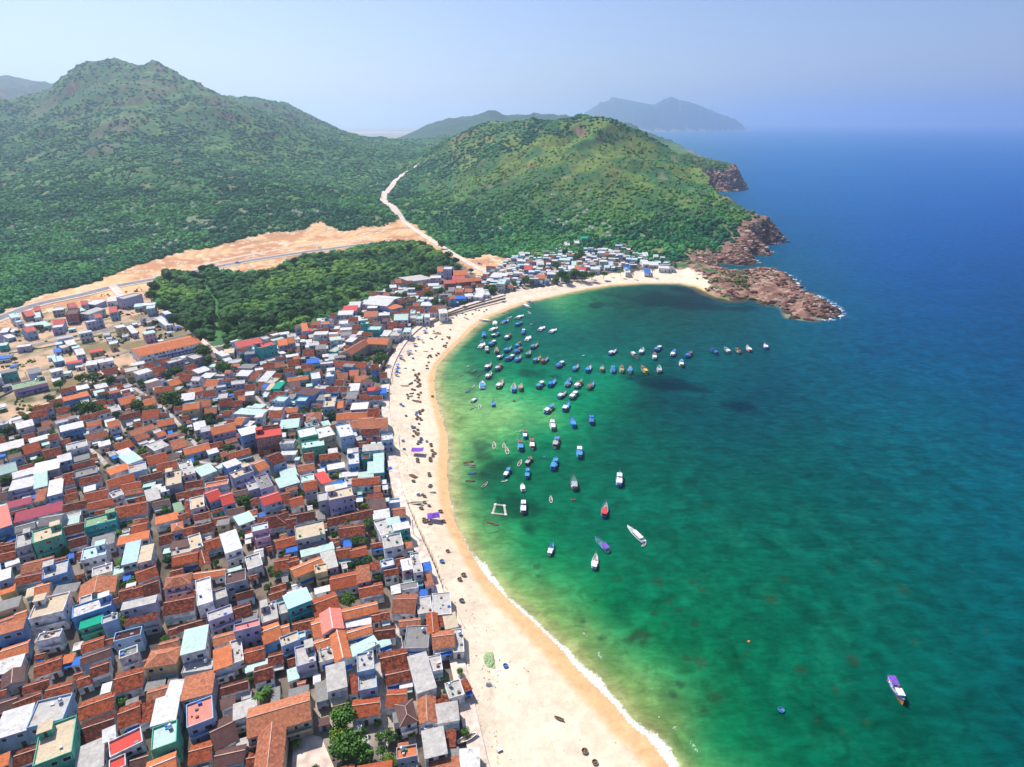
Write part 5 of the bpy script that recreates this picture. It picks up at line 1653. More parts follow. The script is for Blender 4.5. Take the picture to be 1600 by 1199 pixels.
for k in range(7):
    nl = 9; cs = []; rs = []
    for i in range(nl):
        a = 2 * math.pi * i / nl + nr.uniform(-.3, .3); q = nr.uniform(.25, .62) if i else 0
        cs.append((q * math.cos(a), q * math.sin(a), nr.uniform(-.12, .38))); rs.append(nr.uniform(.32, .52))
    V_, F_ = leaf_cloud(cs, rs, 1050, .085)
    me = bpy.data.meshes.new('crown'); me.from_pydata(V_.tolist(), [], F_.tolist())
    for m_ in LEAF[:1]: me.materials.append(m_)
    CROWNS.append(me)
def crown_with(me, m):
    key = (me.name, m.name)
    if key not in MATS:
        c_ = me.copy(); c_.materials.clear(); c_.materials.append(m); MATS[key] = c_
    return MATS[key]
tk = MB(); tk.tube((0, 0, -.1), (.02, .03, .55), .07, 7); tk.tube((.02, .03, .5), (.35, .1, 1.05), .045, 5); tk.tube((.02, .03, .5), (-.3, .2, 1.0), .04, 5); tk.tube((.02, .03, .5), (0, -.3, 1.1), .04, 5)
TRUNK = tk.mesh('trunk', M_BARK)
def palm_mesh():
    P_ = MB(); 
    fr = MB()
    for k in range(16):
        a = 2 * math.pi * k / 16 + rng.uniform(-.15, .15); up = rng.uniform(-.1, .7); L_ = rng.uniform(1.9, 2.6); prev = None
        for j in range(6):
            t = j / 5; x = L_ * t; zz = up * x - .32 * x * x; wd = .30 * math.sin(math.pi * min(t + .12, 1)) + .02
            c_, s_ = math.cos(a), math.sin(a)
            l = (x * c_ - wd * s_, x * s_ + wd * c_, zz - wd * .5); m_ = (x * c_, x * s_, zz); r_ = (x * c_ + wd * s_, x * s_ - wd * c_, zz - wd * .5)
            if prev: fr.poly([prev[0], prev[1], m_, l]); fr.poly([prev[1], prev[2], r_, m_])
            prev = (l, m_, r_)
    return fr.mesh('fronds', LEAF[0])
PALM = palm_mesh()
ptk = MB(); ptk.tube((0, 0, -.3), (.15, .1, 3), .17, 7); ptk.tube((.15, .1, 3), (.5, .2, 6.2), .13, 7); PTRUNK = ptk.mesh('trunk', M_BARK)
titems = []
for i, (x, y, rm) in enumerate(TREE3):
    z0 = float(max(T, ground_z(x, y))); u, v = proj(np.array([x]), np.array([y]), np.array([z0 + rm]))
    o = empty('tree', (x, y, z0), rng.uniform(0, 6.28))
    kind = 0 if rng.random() < .55 else (1 if (v[0] > 700 and rng.random() < .6) else 2)
    if rm > 4.5: kind = 0
    inst('trunk', TRUNK, o, s=(rm, rm, rm * .9))
    inst('crown', crown_with(CROWNS[i % 7], LEAF[kind]), o, (0, 0, rm * .95), s=(rm, rm, rm * rng.uniform(.85, 1.05)))
    look = ('large ' if rm > 4 else ('small ' if rm < 2 else '')) + ['round green tree', 'bright yellow-green tree', 'dark green tree'][kind] + ' growing'
    o['category'] = 'tree'; o['group'] = 'trees between the houses'
    titems.append((o, look, float(u[0]), float(v[0])))
PALMS = [(905,425),(917,420),(932,414),(940,420),(948,412),(955,424),(962,417),(970,425),(925,428),(985,420),(990,426),(935,404),(948,402),(960,404),(972,408),(1000,416),(1020,424),(980,402),(673,474),(690,478),(700,484),(666,430),(688,460),(635,465),(590,480),(612,496),(405,1088),(414,1080),(185,830),(190,880)]
for u, v in PALMS:
    g = G(u, v, T + 5); z0 = float(max(T, ground_z(*g)))
    o = empty('palm_tree', (g[0], g[1], z0), rng.uniform(0, 6.28)); s_ = rng.uniform(.75, 1.15)
    inst('trunk', PTRUNK, o, s=s_); inst('fronds', PALM, o, (.5 * s_, .2 * s_, 6.2 * s_), s=s_ * 1.15)
    o['category'] = 'palm tree'; o['group'] = 'coconut palms'
    titems.append((o, 'coconut palm growing', u, v))
# individual trees at the edge of the wood
EDGE = [(262,432,30),(283,440,24),(302,432,22),(318,420,16),(240,448,18),(352,512,26),(332,500,18),(300,508,16),(270,500,20),(255,478,18),(235,462,16),(398,500,20),(425,502,20),(455,492,18),(480,490,20),(505,478,20),(528,468,20),(552,462,18),(575,450,18),
        (600,440,16),(620,425,16),(640,415,14),(660,405,14),(700,398,14),(712,408,10),(690,382,12),(660,382,12),(520,404,12),(460,408,13),(410,428,14),(440,420,13),(480,402,12),(640,388,11),(610,392,11),(575,396,11),(385,522,16),(310,528,14)]
for i, (u, v, r) in enumerate(EDGE):
    rm = min(6.5, max(3.5, r * math.hypot(G(u, v, T)[1], H) / 900)); g = G(u, v, T + rm)
    o = empty('tree', (g[0], g[1], T), rng.uniform(0, 6.28)); inst('trunk', TRUNK, o, s=rm)
    kd = 2 if i < 5 else (0 if i % 2 else 2)
    inst('crown', crown_with(CROWNS[i % 7], LEAF[kd]), o, (0, 0, rm * 1.0), s=(rm, rm, rm * 1.05))
    o['category'] = 'tree'; o['group'] = 'trees at the edge of the wood'
    titems.append((o, ['tall green tree standing', '', 'tall dark tree standing'][kd], u, v))
TREG = REGIONS + [((270,440),"behind the drain bridge"),((330,505),"left in the wood edge"),((400,505),"behind the blue-white houses"),((480,485),"mid wood edge"),((560,455),"right wood edge"),((620,420),"behind the far village"),((690,390),"beside the dirt road"),((560,400),"beside the highway"),((430,415),"beyond the highway bend"),
   ((930,410),"left of the palm grove"),((960,415),"in the palm grove"),((1000,418),"right of the palm grove")]
unique_labels(titems, TREG)

# ---------------------------------------------------------------- the wood and the scrub of the hills: masses nobody could count
def ico():
    t = (1 + 5 ** .5) / 2
    v = np.array([(-1,t,0),(1,t,0),(-1,-t,0),(1,-t,0),(0,-1,t),(0,1,t),(0,-1,-t),(0,1,-t),(t,0,-1),(t,0,1),(-t,0,-1),(-t,0,1)], float); v /= np.linalg.norm(v[0])
    f = [(0,11,5),(0,5,1),(0,1,7),(0,7,10),(0,10,11),(1,5,9),(5,11,4),(11,10,2),(10,7,6),(7,1,8),(3,9,4),(3,4,2),(3,2,6),(3,6,8),(3,8,9),(4,9,5),(2,4,11),(6,2,10),(8,6,7),(9,8,1)]
    return v, f
def ico2():
    v, f = ico(); v = v.tolist(); cache = {}; nf = []
    def mid(a, b):
        k = (min(a, b), max(a, b))
        if k not in cache:
            m = (np.array(v[a]) + np.array(v[b])) / 2; m /= np.linalg.norm(m); cache[k] = len(v); v.append(m.tolist())
        return cache[k]
    for a, b, c in f:
        x, y, z_ = mid(a, b), mid(b, c), mid(c, a); nf += [(a, x, z_), (b, y, x), (c, z_, y), (x, y, z_)]
    return np.array(v), np.array(nf)
V1, F1 = ico(); F1 = np.array(F1); V2, F2 = ico2()
def scatter(name, X, Y, Z, Rr, tv, tf, jit, cols, leaves=0, lsize=.2, m=None, zs=.8, st=(1, 1), ang=None):
    """one mesh of many lumpy crowns with loose leaf sprays"""
    n = len(X); nv = len(tv)
    a = nr.uniform(0, 6.28, n) if ang is None else ang + nr.normal(size=n) * .25; c, s = np.cos(a), np.sin(a)
    d = 1 + jit * nr.normal(size=(n, nv)).clip(-1.6, 1.6)
    P_ = tv[None] * d[..., None] * np.array([st[0], st[1], 1.0])
    x = (P_[..., 0] * c[:, None] - P_[..., 1] * s[:, None]) * Rr[:, None] + X[:, None]
    y = (P_[..., 0] * s[:, None] + P_[..., 1] * c[:, None]) * Rr[:, None] + Y[:, None]
    z_ = P_[..., 2] * Rr[:, None] * zs + Z[:, None]
    V_ = np.stack([x, y, z_], -1).reshape(-1, 3); F_ = (tf[None] + (np.arange(n) * nv)[:, None, None]).reshape(-1, 3)
    C_ = np.repeat(cols, nv, 0) * (nr.uniform(.75, 1.25, (n * nv, 1)))
    if leaves:
        k = np.repeat(np.arange(n), leaves); dd_ = nr.normal(size=(len(k), 3)); dd_[:, 2] = abs(dd_[:, 2]) * .9 - .25; dd_ /= np.linalg.norm(dd_, axis=1)[:, None]
        p = np.stack([X, Y, Z], 1)[k] + dd_ * (Rr[k] * nr.uniform(.8, 1.18, len(k)))[:, None] * np.array([1, 1, zs])
        q = nr.normal(size=(len(k), 3)) * .5 + dd_; q /= np.linalg.norm(q, axis=1)[:, None]
        t = np.cross(q, nr.normal(size=(len(k), 3))); t /= np.linalg.norm(t, axis=1)[:, None]; b = np.cross(q, t); s_ = (Rr[k] * lsize * nr.uniform(.6, 1.3, len(k)))[:, None]
        lv = np.stack([p + t * s_, p + b * s_, p - t * s_ - b * s_ * .6], 1).reshape(-1, 3)
        F_ = np.concatenate([F_, np.arange(len(lv)).reshape(-1, 3) + len(V_)]); V_ = np.concatenate([V_, lv])
        C_ = np.concatenate([C_, np.repeat(cols[k] * nr.uniform(.8, 1.5, (len(k), 1)), 3, 0)])
    return mesh_np(name, V_, F_, m, C_, False, 'stuff')
vm_, vn, vb = newmat('scrub_leaves'); va = vn.nodes.new('ShaderNodeAttribute'); va.attribute_name = 'Col'; vn.links.new(va.outputs['Color'], vb.inputs['Base Color'])
vb.inputs['Roughness'].default_value = .8; vb.inputs['Specular IOR Level'].default_value = .1
def veg_cols(X, Y, base, yel, dark=(.018, .045, .015)):
    a = fbm(X / 60, Y / 60, 901, 3); b = nr.uniform(0, 1, len(X))
    c = np.array(base)[None] * np.ones((len(X), 1)); t = np.clip(smooth(.42, .68, a) * .8 + (b - .5) * .7, 0, 1)[:, None]
    c = c * (1 - t) + np.array(yel)[None] * t
    t2 = np.clip(smooth(.55, .35, a) * .7 + (b < .15) * .5, 0, 1)[:, None]
    return c * (1 - t2) + np.array(dark)[None] * t2
# the wood behind the village
WOOD_PX = [(235,458),(248,440),(262,428),(300,428),(330,420),(350,436),(400,430),(440,424),(475,404),(520,400),(560,392),(600,388),(640,380),(662,384),(690,402),(722,420),(705,428),(672,428),(640,434),(622,446),(596,462),(566,474),(540,486),(508,500),(470,510),(440,520),(410,528),(385,536),(345,540),(318,530),(280,506),(260,482),(250,470)]
WP = zone(WOOD_PX)
xs = [p[0] for p in WP]; ys = [p[1] for p in WP]
n = 9000; X = nr.uniform(min(xs), max(xs), n); Y = nr.uniform(min(ys), max(ys), n)
k = inpoly(X, Y, WP) & (fbm(X / 22, Y / 22, 911, 3) > .27) & ~inpoly(X, Y, zone([(330,540),(352,540),(344,470),(322,440),(314,445),(334,480)]))
X, Y = X[k], Y[k]; Rr = (1.6 + 3.2 * nr.uniform(0, 1, len(X)) ** 1.6) * (1 + .5 * (fbm(X / 40, Y / 40, 913, 2) - .5))
wo_ = scatter('woodland', X, Y, T + Rr * .75, Rr, V2, F2, .13, veg_cols(X, Y, (.042, .14, .03), (.14, .26, .04), (.022, .075, .02)), 45, .17, vm_)
wo_['label'] = 'dense green wood behind the village'
DBG.append('wood %d' % len(X))
# small tombs and their clearings keep free of scrub
TOMBS = [(215,350,3),(160,365,3),(105,345,3),(35,368,4),(60,355,3),(320,352,5),(335,358,5),(345,355,4),(225,372,3),(250,385,4),(130,358,3),(470,335,3),(500,330,3),(455,330,3),(300,325,2),(404,325,2),(880,350,4),(890,345,4),(920,355,3),(860,345,3),(770,361,5),(945,355,3),(940,370,3),(985,345,3),(915,305,2),(925,330,2),(870,300,2),(70,400,3),(20,360,3),(180,395,3),(290,360,3),(195,330,2),(238,352,3),(115,378,3),(160,410,3),(260,380,3)]
def ray_ground(u, v):
    x, y, d = ray(u, v); t = 300.0
    while t < 4000:
        X_, Y_, Z_ = x * t, y * t, H + d * t
        if float(ground_z(X_, Y_)) > Z_: return X_, Y_, float(ground_z(X_, Y_))
        t *= 1.004
    return None
TPTS = []
for u, v, n_ in TOMBS:
    p = ray_ground(u, v)
    if p is None or p[1] > 2600: continue
    for k in range(n_): TPTS.append((p[0] + rng.uniform(-15, 15), p[1] + rng.uniform(-14, 14), u + k, v, k))
TXY = np.array([(t[0], t[1]) for t in TPTS])
# scrub and trees on the hills
def hillpts(n, x0, x1, y0, y1):
    # even over the ground, thinned with distance
    Y = y0 * (y1 / y0) ** nr.uniform(0, 1, n); X = nr.uniform(x0, x1, n) * (Y / y1)
    h = grid_at(hh, X, Y); z_ = ground_z(X, Y); s = grid_at(sd, X, Y); sl = grid_at(slope, X, Y); ddn = grid_at(dd.astype(float), X, Y); tw = grid_at(tin.astype(float), X, Y); lt = grid_at(lot.astype(float), X, Y)
    k = (inpoly(X, Y, WP) == False) & (tw < .5) & (s > 12) & (ddn < .5) & (lt < .5) & (sl < 1.0)
    k &= (grid_at(scr, X, Y) < .3) & (grid_at(np.clip(scar, 0, 1), X, Y) < nr.uniform(.1, .9, n))
    rk_ = (grid_at(rockz.astype(float), X, Y) < .5) & (grid_at(cliffz, X, Y) < nr.uniform(.15, 1.1, n))
    k &= rk_
    k &= (((X[:, None] - TXY[None, :, 0]) ** 2 + (Y[:, None] - TXY[None, :, 1]) ** 2).min(1) > 42)
    k &= dpoly(X, Y, [tuple(p) for p in pass_pts]) > 9
    k &= dpoly(X, Y, [tuple(G(u, v, T)) for u, v in [(776,432),(745,418),(716,402),(690,386),(668,372),(645,357),(622,340)]]) > 9
    return X[k], Y[k], z_[k], h[k]
X, Y, Z_, h_ = hillpts(92000, -1600, 560, 480, 1350)
dn = fbm(X / 30, Y / 30, 921, 3); lowd = smooth(100, 10, h_)
k = nr.uniform(0, 1, len(X)) < np.clip(.25 + 1.5 * (dn - .38) + .45 * lowd, .15, 1) * np.where(X > -250, .85, 1)
X, Y, Z_, h_ = X[k], Y[k], Z_[k], h_[k]; mid = smooth(-320, -150, X) * smooth(10, 50, h_)
Rr = (1.0 + 2.5 * nr.uniform(0, 1, len(X)) ** 1.6) * (.7 + .8 * dn[k]) * (1 + .35 * lowd[k]) * np.where(mid > .5, .72, 1)
cc = veg_cols(X, Y, (.024, .165, .055), (.08, .26, .06), (.014, .10, .045)); cm2 = veg_cols(X, Y, (.09, .235, .045), (.21, .34, .055), (.045, .16, .04))
cc = cc * (1 - mid[:, None]) + cm2 * mid[:, None]
o = scatter('hill_scrub', X, Y, Z_ + Rr * .25, Rr, V1, F1, .2, cc, 12, .3, vm_); o['label'] = 'scrub and low trees on the nearer slopes'
DBG.append('scrub %d' % len(X))
X, Y, Z_, h_ = hillpts(54000, -3400, 700, 1350, 2900)
dn = fbm(X / 50, Y / 50, 931, 3)
k = nr.uniform(0, 1, len(X)) < np.clip(.2 + 2.2 * (dn - .4) + .5 * smooth(260, 60, h_), .08, 1)
X, Y, Z_, h_ = X[k], Y[k], Z_[k], h_[k]; Rr = nr.uniform(2.4, 5.2, len(X)) * (.7 + .6 * dn[k])
o = scatter('far_hill_scrub', X, Y, Z_ + Rr * .1, Rr, V1, F1, .2, veg_cols(X, Y, (.02, .145, .06), (.065, .21, .06), (.013, .095, .05)), 0, .3, vm_, zs=.6); o['label'] = 'scrub on the far mountain slopes'
DBG.append('far %d' % len(X))
X = nr.uniform(330, 800, 9000); Y = nr.uniform(1450, 2150, 9000); s = grid_at(sd, X, Y); k = (s > 26) & (grid_at(hh, X, Y) > 3); X, Y = X[k], Y[k]; Rr = nr.uniform(1.8, 5, len(X))
o = scatter('headland_scrub', X, Y, ground_z(X, Y) + Rr * .1, Rr, V1, F1, .2, veg_cols(X, Y, (.05, .13, .04), (.13, .20, .05), (.02, .07, .03)), 0, .3, vm_, zs=.6); o['label'] = 'scrub on top of the second headland'
# boulders and slabs of the rocky shore
rm_, rn__, rb_ = newmat('shore_rock'); va = rn__.nodes.new('ShaderNodeAttribute'); va.attribute_name = 'Col'; rn__.links.new(va.outputs['Color'], rb_.inputs['Base Color']); rb_.inputs['Roughness'].default_value = .9; rb_.inputs['Specular IOR Level'].default_value = .2
n = 60000; X = nr.uniform(220, 560, n); Y = nr.uniform(470, 960, n)
rz_ = grid_at((rockz & inl).astype(float), X, Y) > .5; s = grid_at(sd, X, Y); cz_ = (grid_at(cz.astype(float), X, Y) > .5) & ~rz_ & (s > -3) & (s < 26) & (nr.uniform(0, 1, n) < .8)
gr_ = fbm(X / 14, Y / 14, 961, 3); k = (rz_ & (s > -1) & (nr.uniform(0, 1, n) < .12 + .5 * (gr_ > .5) + .5 * (s < 9) * (X > 300)) & ((X > 290) | (nr.uniform(0, 1, n) < .25))) | cz_
X, Y, s = X[k], Y[k], s[k]; Rr = (.5 + 2.6 * nr.uniform(0, 1, len(X)) ** 2.5) * np.where(s < 14, 1.0, .85)
rc_ = np.array([.28, .15, .105])[None] * nr.uniform(.45, 1.35, (len(X), 1)); kk = nr.uniform(0, 1, len(X)) < .18; rc_[kk] = np.array([.50, .38, .29]); rc_[(s < 2.5) & (nr.uniform(0, 1, len(X)) < .7)] *= .5
o = scatter('shore_rocks', X, Y, ground_z(X, Y) + Rr * .12, Rr, V1, F1, .24, rc_, 0, .3, rm_, zs=.75, st=(1.7, .75), ang=-.45); o['label'] = 'reddish boulders and slabs of the rocky point and cliff foot'
DBG.append('rocks %d' % len(X))
n = 9000; X = nr.uniform(500, 800, n); Y = nr.uniform(1500, 1900, n); s = grid_at(sd, X, Y); k = (s > -3) & (s < 40); X, Y = X[k], Y[k]; Rr = nr.uniform(2, 7, len(X))
o = scatter('far_shore_rocks', X, Y, ground_z(X, Y) + Rr * .1, Rr, V1, F1, .24, np.array([.36, .20, .15])[None] * nr.uniform(.5, 1.3, (len(X), 1)), 0, .3, rm_, zs=.8, st=(1.4, .8)); o['label'] = 'reddish rocks along the second headland'
# shrubs on the rocky point and around the hamlet
RP = zone([(1085,436),(1110,426),(1150,426),(1180,432),(1170,452),(1130,452),(1100,446)], 6); xs = [p[0] for p in RP]; ys = [p[1] for p in RP]
X = nr.uniform(min(xs), max(xs), 400); Y = nr.uniform(min(ys), max(ys), 400); k = inpoly(X, Y, RP) & (fbm(X / 12, Y / 12, 941, 2) > .5); X, Y = X[k], Y[k]
Rr = nr.uniform(.8, 2.2, len(X)); o = scatter('point_shrubs', X, Y, ground_z(X, Y) + Rr * .3, Rr, V1, F1, .2, veg_cols(X, Y, (.06, .10, .03), (.16, .17, .05)), 14, .3, vm_); o['label'] = 'low shrubs on the rocky point'
HM = zone([(770,425),(740,405),(800,400),(870,390),(950,395),(1000,400),(1060,412),(1080,424),(1000,424),(940,432),(900,442),(850,448)]); xs = [p[0] for p in HM]; ys = [p[1] for p in HM]
X = nr.uniform(min(xs), max(xs), 1500); Y = nr.uniform(min(ys), max(ys), 1500)
ii = np.clip(((X - OCC0[0]) / OCS).astype(int), 0, occ.shape[0] - 1); jj = np.clip(((Y - OCC0[1]) / OCS).astype(int), 0, occ.shape[1] - 1)
k = inpoly(X, Y, HM) & ~occ[ii, jj] & (grid_at(dd.astype(float), X, Y) < .5); X, Y = X[k], Y[k]; Rr = nr.uniform(1, 2.8, len(X))
o = scatter('hamlet_shrubs', X, Y, ground_z(X, Y) + Rr * .5, Rr, V2, F2, .16, veg_cols(X, Y, (.035, .085, .02), (.10, .16, .03)), 30, .2, vm_); o['label'] = 'garden shrubs around the hamlet'
# weeds and garden greenery in leftover gaps of the town and lots
X = nr.uniform(-430, 40, 26000); Y = nr.uniform(90, 640, 26000)
ii = ((X - OCC0[0]) / OCS).astype(int); jj = ((Y - OCC0[1]) / OCS).astype(int)
k = (inpoly(X, Y, TOWN) & ~occ[ii, jj] & (fbm(X / 9, Y / 9, 951, 2) > .56)) | (inpoly(X, Y, zone([(0,480),(60,470),(240,450),(330,535),(250,560),(60,640),(0,668),(-200,700),(-200,500)])) & (fbm(X / 11, Y / 11, 953, 2) > .68))
X, Y = X[k][:2600], Y[k][:2600]; Rr = nr.uniform(.35, 1.2, len(X)); o = scatter('yard_greenery', X, Y, T + Rr * .5, Rr, V1, F1, .2, veg_cols(X, Y, (.05, .12, .02), (.15, .24, .03)), 12, .3, vm_); o['label'] = 'bushes and weeds in yards and vacant lots'
# clutter of the yards: crates, drums, stacked timber, sheets
cb = MB(); X = nr.uniform(-430, 40, 40000); Y = nr.uniform(90, 640, 40000); ii = ((X - OCC0[0]) / OCS).astype(int); jj = ((Y - OCC0[1]) / OCS).astype(int)
k = inpoly(X, Y, TOWN) & ~occ[ii, jj] & (dpoly(X, Y, INLAND) > 5); X, Y = X[k][:2600], Y[k][:2600]
for x, y in zip(X, Y):
    b_ = MB(); s = rng.uniform(.25, .9)
    if rng.random() < .35: b_.box(-s, s, -s * .8, s * .8, 2.0, 2.12, 0, True); b_.box(-s * .9, -s * .8, -.1, .1, 0, 2.0); b_.box(s * .8, s * .9, -.1, .1, 0, 2.0)
    elif rng.random() < .3: b_.cyl(0, 0, 0, .9, .3, 8)
    else: b_.box(-s, s, -s * .6, s * .6, 0, rng.uniform(.3, 1.2))
    cb.add(b_, float(x), float(y), T, rng.uniform(0, 3), moff=rng.randrange(6))
o = cb.build('yard_clutter', M_CLUT); o['kind'] = 'stuff'; o['label'] = 'small household clutter lying in the yards'
# ---------------------------------------------------------------- boats
def paint(name, c, r=.45): return mat('paint_' + name, c, r, .12, 1.3, dirt=tuple(.62 * k + .03 for k in c))
BC = {'b': ('blue', paint('blue', (.02, .17, .58))), 'c': ('sky blue', paint('sky_blue', (.04, .28, .60))), 'w': ('white', paint('white', (.80, .80, .80))), 'n': ('brown', paint('brown', (.22, .12, .07))),
      'g': ('green', paint('sea_green', (.03, .26, .22))), 'y': ('yellow', paint('yellow', (.70, .45, .05))), 'o': ('olive', paint('olive', (.34, .32, .16))), 'r': ('red', paint('red', (.65, .05, .04))),
      'd': ('dark blue', paint('dark_blue', (.02, .05, .20))), 'p': ('purple', paint('purple', (.18, .07, .45))), 'l': ('grey', paint('grey', (.42, .42, .44))), 'q': ('orange', paint('orange', (.75, .25, .04)))}
M_DECKW = mat('deck_planks', (.40, .28, .18), .8, .2, 2); M_GEAR = [mat('nets_green', (.05, .17, .12)), mat('rope_tan', (.45, .34, .2)), mat('gear_blue', (.03, .2, .55)), mat('gear_white', (.75, .75, .72)), mat('gear_red', (.55, .06, .05)), mat('gear_dark', (.05, .05, .06))]
M_MAST = mat('mast_wood', (.30, .16, .08))
def hull_pts(L_, B, D_, bow=1.0, stern=.5, rise=1.0, n=13):
    out = []
    for i in range(n):
        t = i / (n - 1)                                  # 0 stern .. 1 bow
        hb = B / 2 * (stern + (1 - stern) * min(1, t * 2.6) ** .7) if t < .42 else B / 2 * max(.02, 1 - ((t - .42) / .58) ** 2.3)
        zs = D_ * (.62 + .9 * rise * max(0, t - .35) ** 2 * 2.2 + .25 * max(0, .25 - t) * 3)
        out.append(((t - .5) * L_, hb, zs, -.35 + .35 * max(0, t - .8) * 5 * .6))
    return out
def make_hull(L_, B, D_, **k):
    S = hull_pts(L_, B, D_, **k); hull, rail, deck = MB(), MB(), MB()
    for (x0, b0, z0, k0), (x1, b1, z1, k1) in zip(S, S[1:]):
        for s in (-1, 1):
            a = [(x0, s * b0 * .55, k0), (x1, s * b1 * .55, k1), (x1, s * b1, z1 * .75), (x0, s * b0, z0 * .75)]
            hull.poly(a if s < 0 else a[::-1]); 
            a = [(x0, s * b0, z0 * .75), (x1, s * b1, z1 * .75), (x1, s * (b1 + .04), z1), (x0, s * (b0 + .04), z0)]
            rail.poly(a if s < 0 else a[::-1])
            i0, i1 = max(0, b0 - .14), max(0, b1 - .14)
            rail.poly([(x0, s * (b0 + .04), z0), (x1, s * (b1 + .04), z1), (x1, s * i1, z1), (x0, s * i0, z0)]); rail.poly([(x0, s * i0, z0), (x1, s * i1, z1), (x1, s * i1, z1 - .38), (x0, s * i0, z0 - .38)])
        i0, i1 = max(.0, b0 - .13), max(0, b1 - .13)
        deck.poly([(x0, -i0, z0 - .36), (x1, -i1, z1 - .36), (x1, i1, z1 - .36), (x0, i0, z0 - .36)])
    x, b, z_, k_ = S[0]; hull.poly([(x, -b * .55, k_), (x, -b, z_), (x, b, z_), (x, b * .55, k_)])
    return hull, rail, deck, S
def fishing_boat(L_, hc, rc, cc, roof, canopy=None, sea=0):
    B = L_ * .30; D_ = L_ * .13 + .35; hull, rail, deck, S = make_hull(L_, B, D_)
    root = empty('fishing_boat', (0, 0, 0))
    hull.build('hull', BC[hc][1], root); rail.build('gunwale', BC[rc][1], root); deck.build('deck', rng.choice([M_DECKW, M_DECKW, BC['l'][1], BC['c'][1], BC['g'][1]]), root)
    dz = D_ * .62 - .36 + .0
    c0, c1 = -L_ * .40, -L_ * .08; cw = B * .30; ch = max(1.1, L_ * .14)
    cab = MB().box(c0, c1, -cw, cw, dz, dz + ch); co = cab.build('cabin', BC[cc][1], root)
    MB().box(c0 - .35, c1 + .25, -cw - .28, cw + .28, dz + ch, dz + ch + .1, bottom=True).build('cabin_roof', BC[roof][1], co)
    wd = MB()
    for i in range(3):
        x = c0 + (c1 - c0) * (i + .5) / 3
        for s in (-1, 1): wd.box(x - .22, x + .22, min(s * cw, s * (cw + .03)), max(s * cw, s * (cw + .03)), dz + ch * .5, dz + ch * .85, bottom=True)
    wd.box(c1, c1 + .03, -cw * .7, cw * .7, dz + ch * .5, dz + ch * .85); wd.build('window', M_GLASS, co)
    mst = MB(); mst.tube((L_ * .08, 0, dz), (L_ * .08, 0, dz + L_ * .30), .09); mst.tube((L_ * .08, 0, dz + L_ * .22), (-L_ * .18, 0, dz + ch + .6), .05); mst.build('mast', M_MAST, root)
    bp_ = MB(); x, b, z_, k_ = S[-1]; bp_.tube((x - .25, 0, z_ - .5), (x + .35, 0, z_ + .75), .12); bp_.build('bow_post', BC['r' if hc in 'byc' else 'n'][1], root)
    hat = MB(); 
    for i in range(3):
        xx = L_ * (.05 + .1 * i); hat.box(xx, xx + L_ * .07, -B * .16, B * .16, dz, dz + .22 + .1 * i)
    hat.build('hatch', BC['c' if i % 2 else 'w'][1] if hc in 'bcd' else M_DECKW, root)
    gr = MB()
    for i in range(rng.randint(9, 15)):
        xx = rng.uniform(-L_ * .46, L_ * .36); yy = rng.uniform(-B * .3, B * .3); s = rng.uniform(.14, .48)
        if c0 < xx < c1: yy = math.copysign(B * .38, yy)
        gr.box(xx - s, xx + s, yy - s * .7, yy + s * .7, dz, dz + rng.uniform(.15, .6) + .2 * max(0, xx / L_ * 4), m=rng.randrange(6))
    gr.build('deck_gear', M_GEAR, root)
    if canopy:
        cp_ = MB(); x0, x1 = L_ * .06, L_ * .34
        cp_.box(x0, x1, -B * .36, B * .36, dz + 1.7, dz + 1.78, bottom=True); 
        cp = cp_.build('canopy', BC[canopy][1], root); ps = MB()
        for xx in (x0 + .1, x1 - .1):
            for s in (-1, 1): ps.tube((xx, s * B * .33, dz), (xx, s * B * .33, dz + 1.7), .04)
        ps.build('canopy_posts', M_MAST, cp)
    return root
def motor_boat(L_, hc, rc, cc, roof, canopy=None, long=False):
    B = L_ * (.22 if long else .34); D_ = .9 if L_ < 8 else 1.2; hull, rail, deck, S = make_hull(L_, B, D_, stern=.82, rise=.45)
    root = empty('motor_boat', (0, 0, 0)); hull.build('hull', BC[hc][1], root); rail.build('gunwale', BC[rc][1], root); deck.build('deck', BC['w'][1], root)
    dz = D_ * .62 - .36; cw = B * .36
    c0, c1 = (-L_ * .32, L_ * .12); ch = 1.15
    cab = MB(); i0 = [(c0, -cw, dz), (c1 + .5, -cw * .8, dz), (c1 + .5, cw * .8, dz), (c0, cw, dz)]; i1 = [(c0, -cw * .95, dz + ch), (c1 - .3, -cw * .75, dz + ch), (c1 - .3, cw * .75, dz + ch), (c0, cw * .95, dz + ch)]
    cab.poly(i1)
    for i in range(4): cab.poly([i0[i], i0[(i + 1) % 4], i1[(i + 1) % 4], i1[i]])
    co = cab.build('cabin', BC[cc][1], root)
    MB().box(c0 - .3, c1 - .1, -cw * 1.08, cw * 1.08, dz + ch + .01, dz + ch + .1, bottom=True).build('cabin_roof', BC[roof][1], co)
    wd = MB().box(c0 + .2, c1 - .3, -cw - .02, -cw * .93, dz + .55, dz + .95).box(c0 + .2, c1 - .3, cw * .93, cw + .02, dz + .55, dz + .95)
    wd.poly([(c1 + .30, -cw * .68, dz + .45), (c1 + .30, cw * .68, dz + .45), (c1 - .12, cw * .68, dz + .98), (c1 - .12, -cw * .68, dz + .98)])
    wd.build('window', M_GLASS, co)
    MB().box(-L_ * .5 - .45, -L_ * .5 + .02, -.22, .22, .1, .95, bottom=True).build('outboard_motor', BC['d'][1], root)
    bn = MB()
    for i in range(2): bn.box(L_ * (.2 + .08 * i), L_ * (.2 + .08 * i) + .35, -B * .25, B * .25, dz + .05, dz + .42)
    bn.box(-L_ * .45, -L_ * .40, -B * .3, B * .3, dz + .05, dz + .45); bn.build('bench', BC['l'][1], root)
    return root
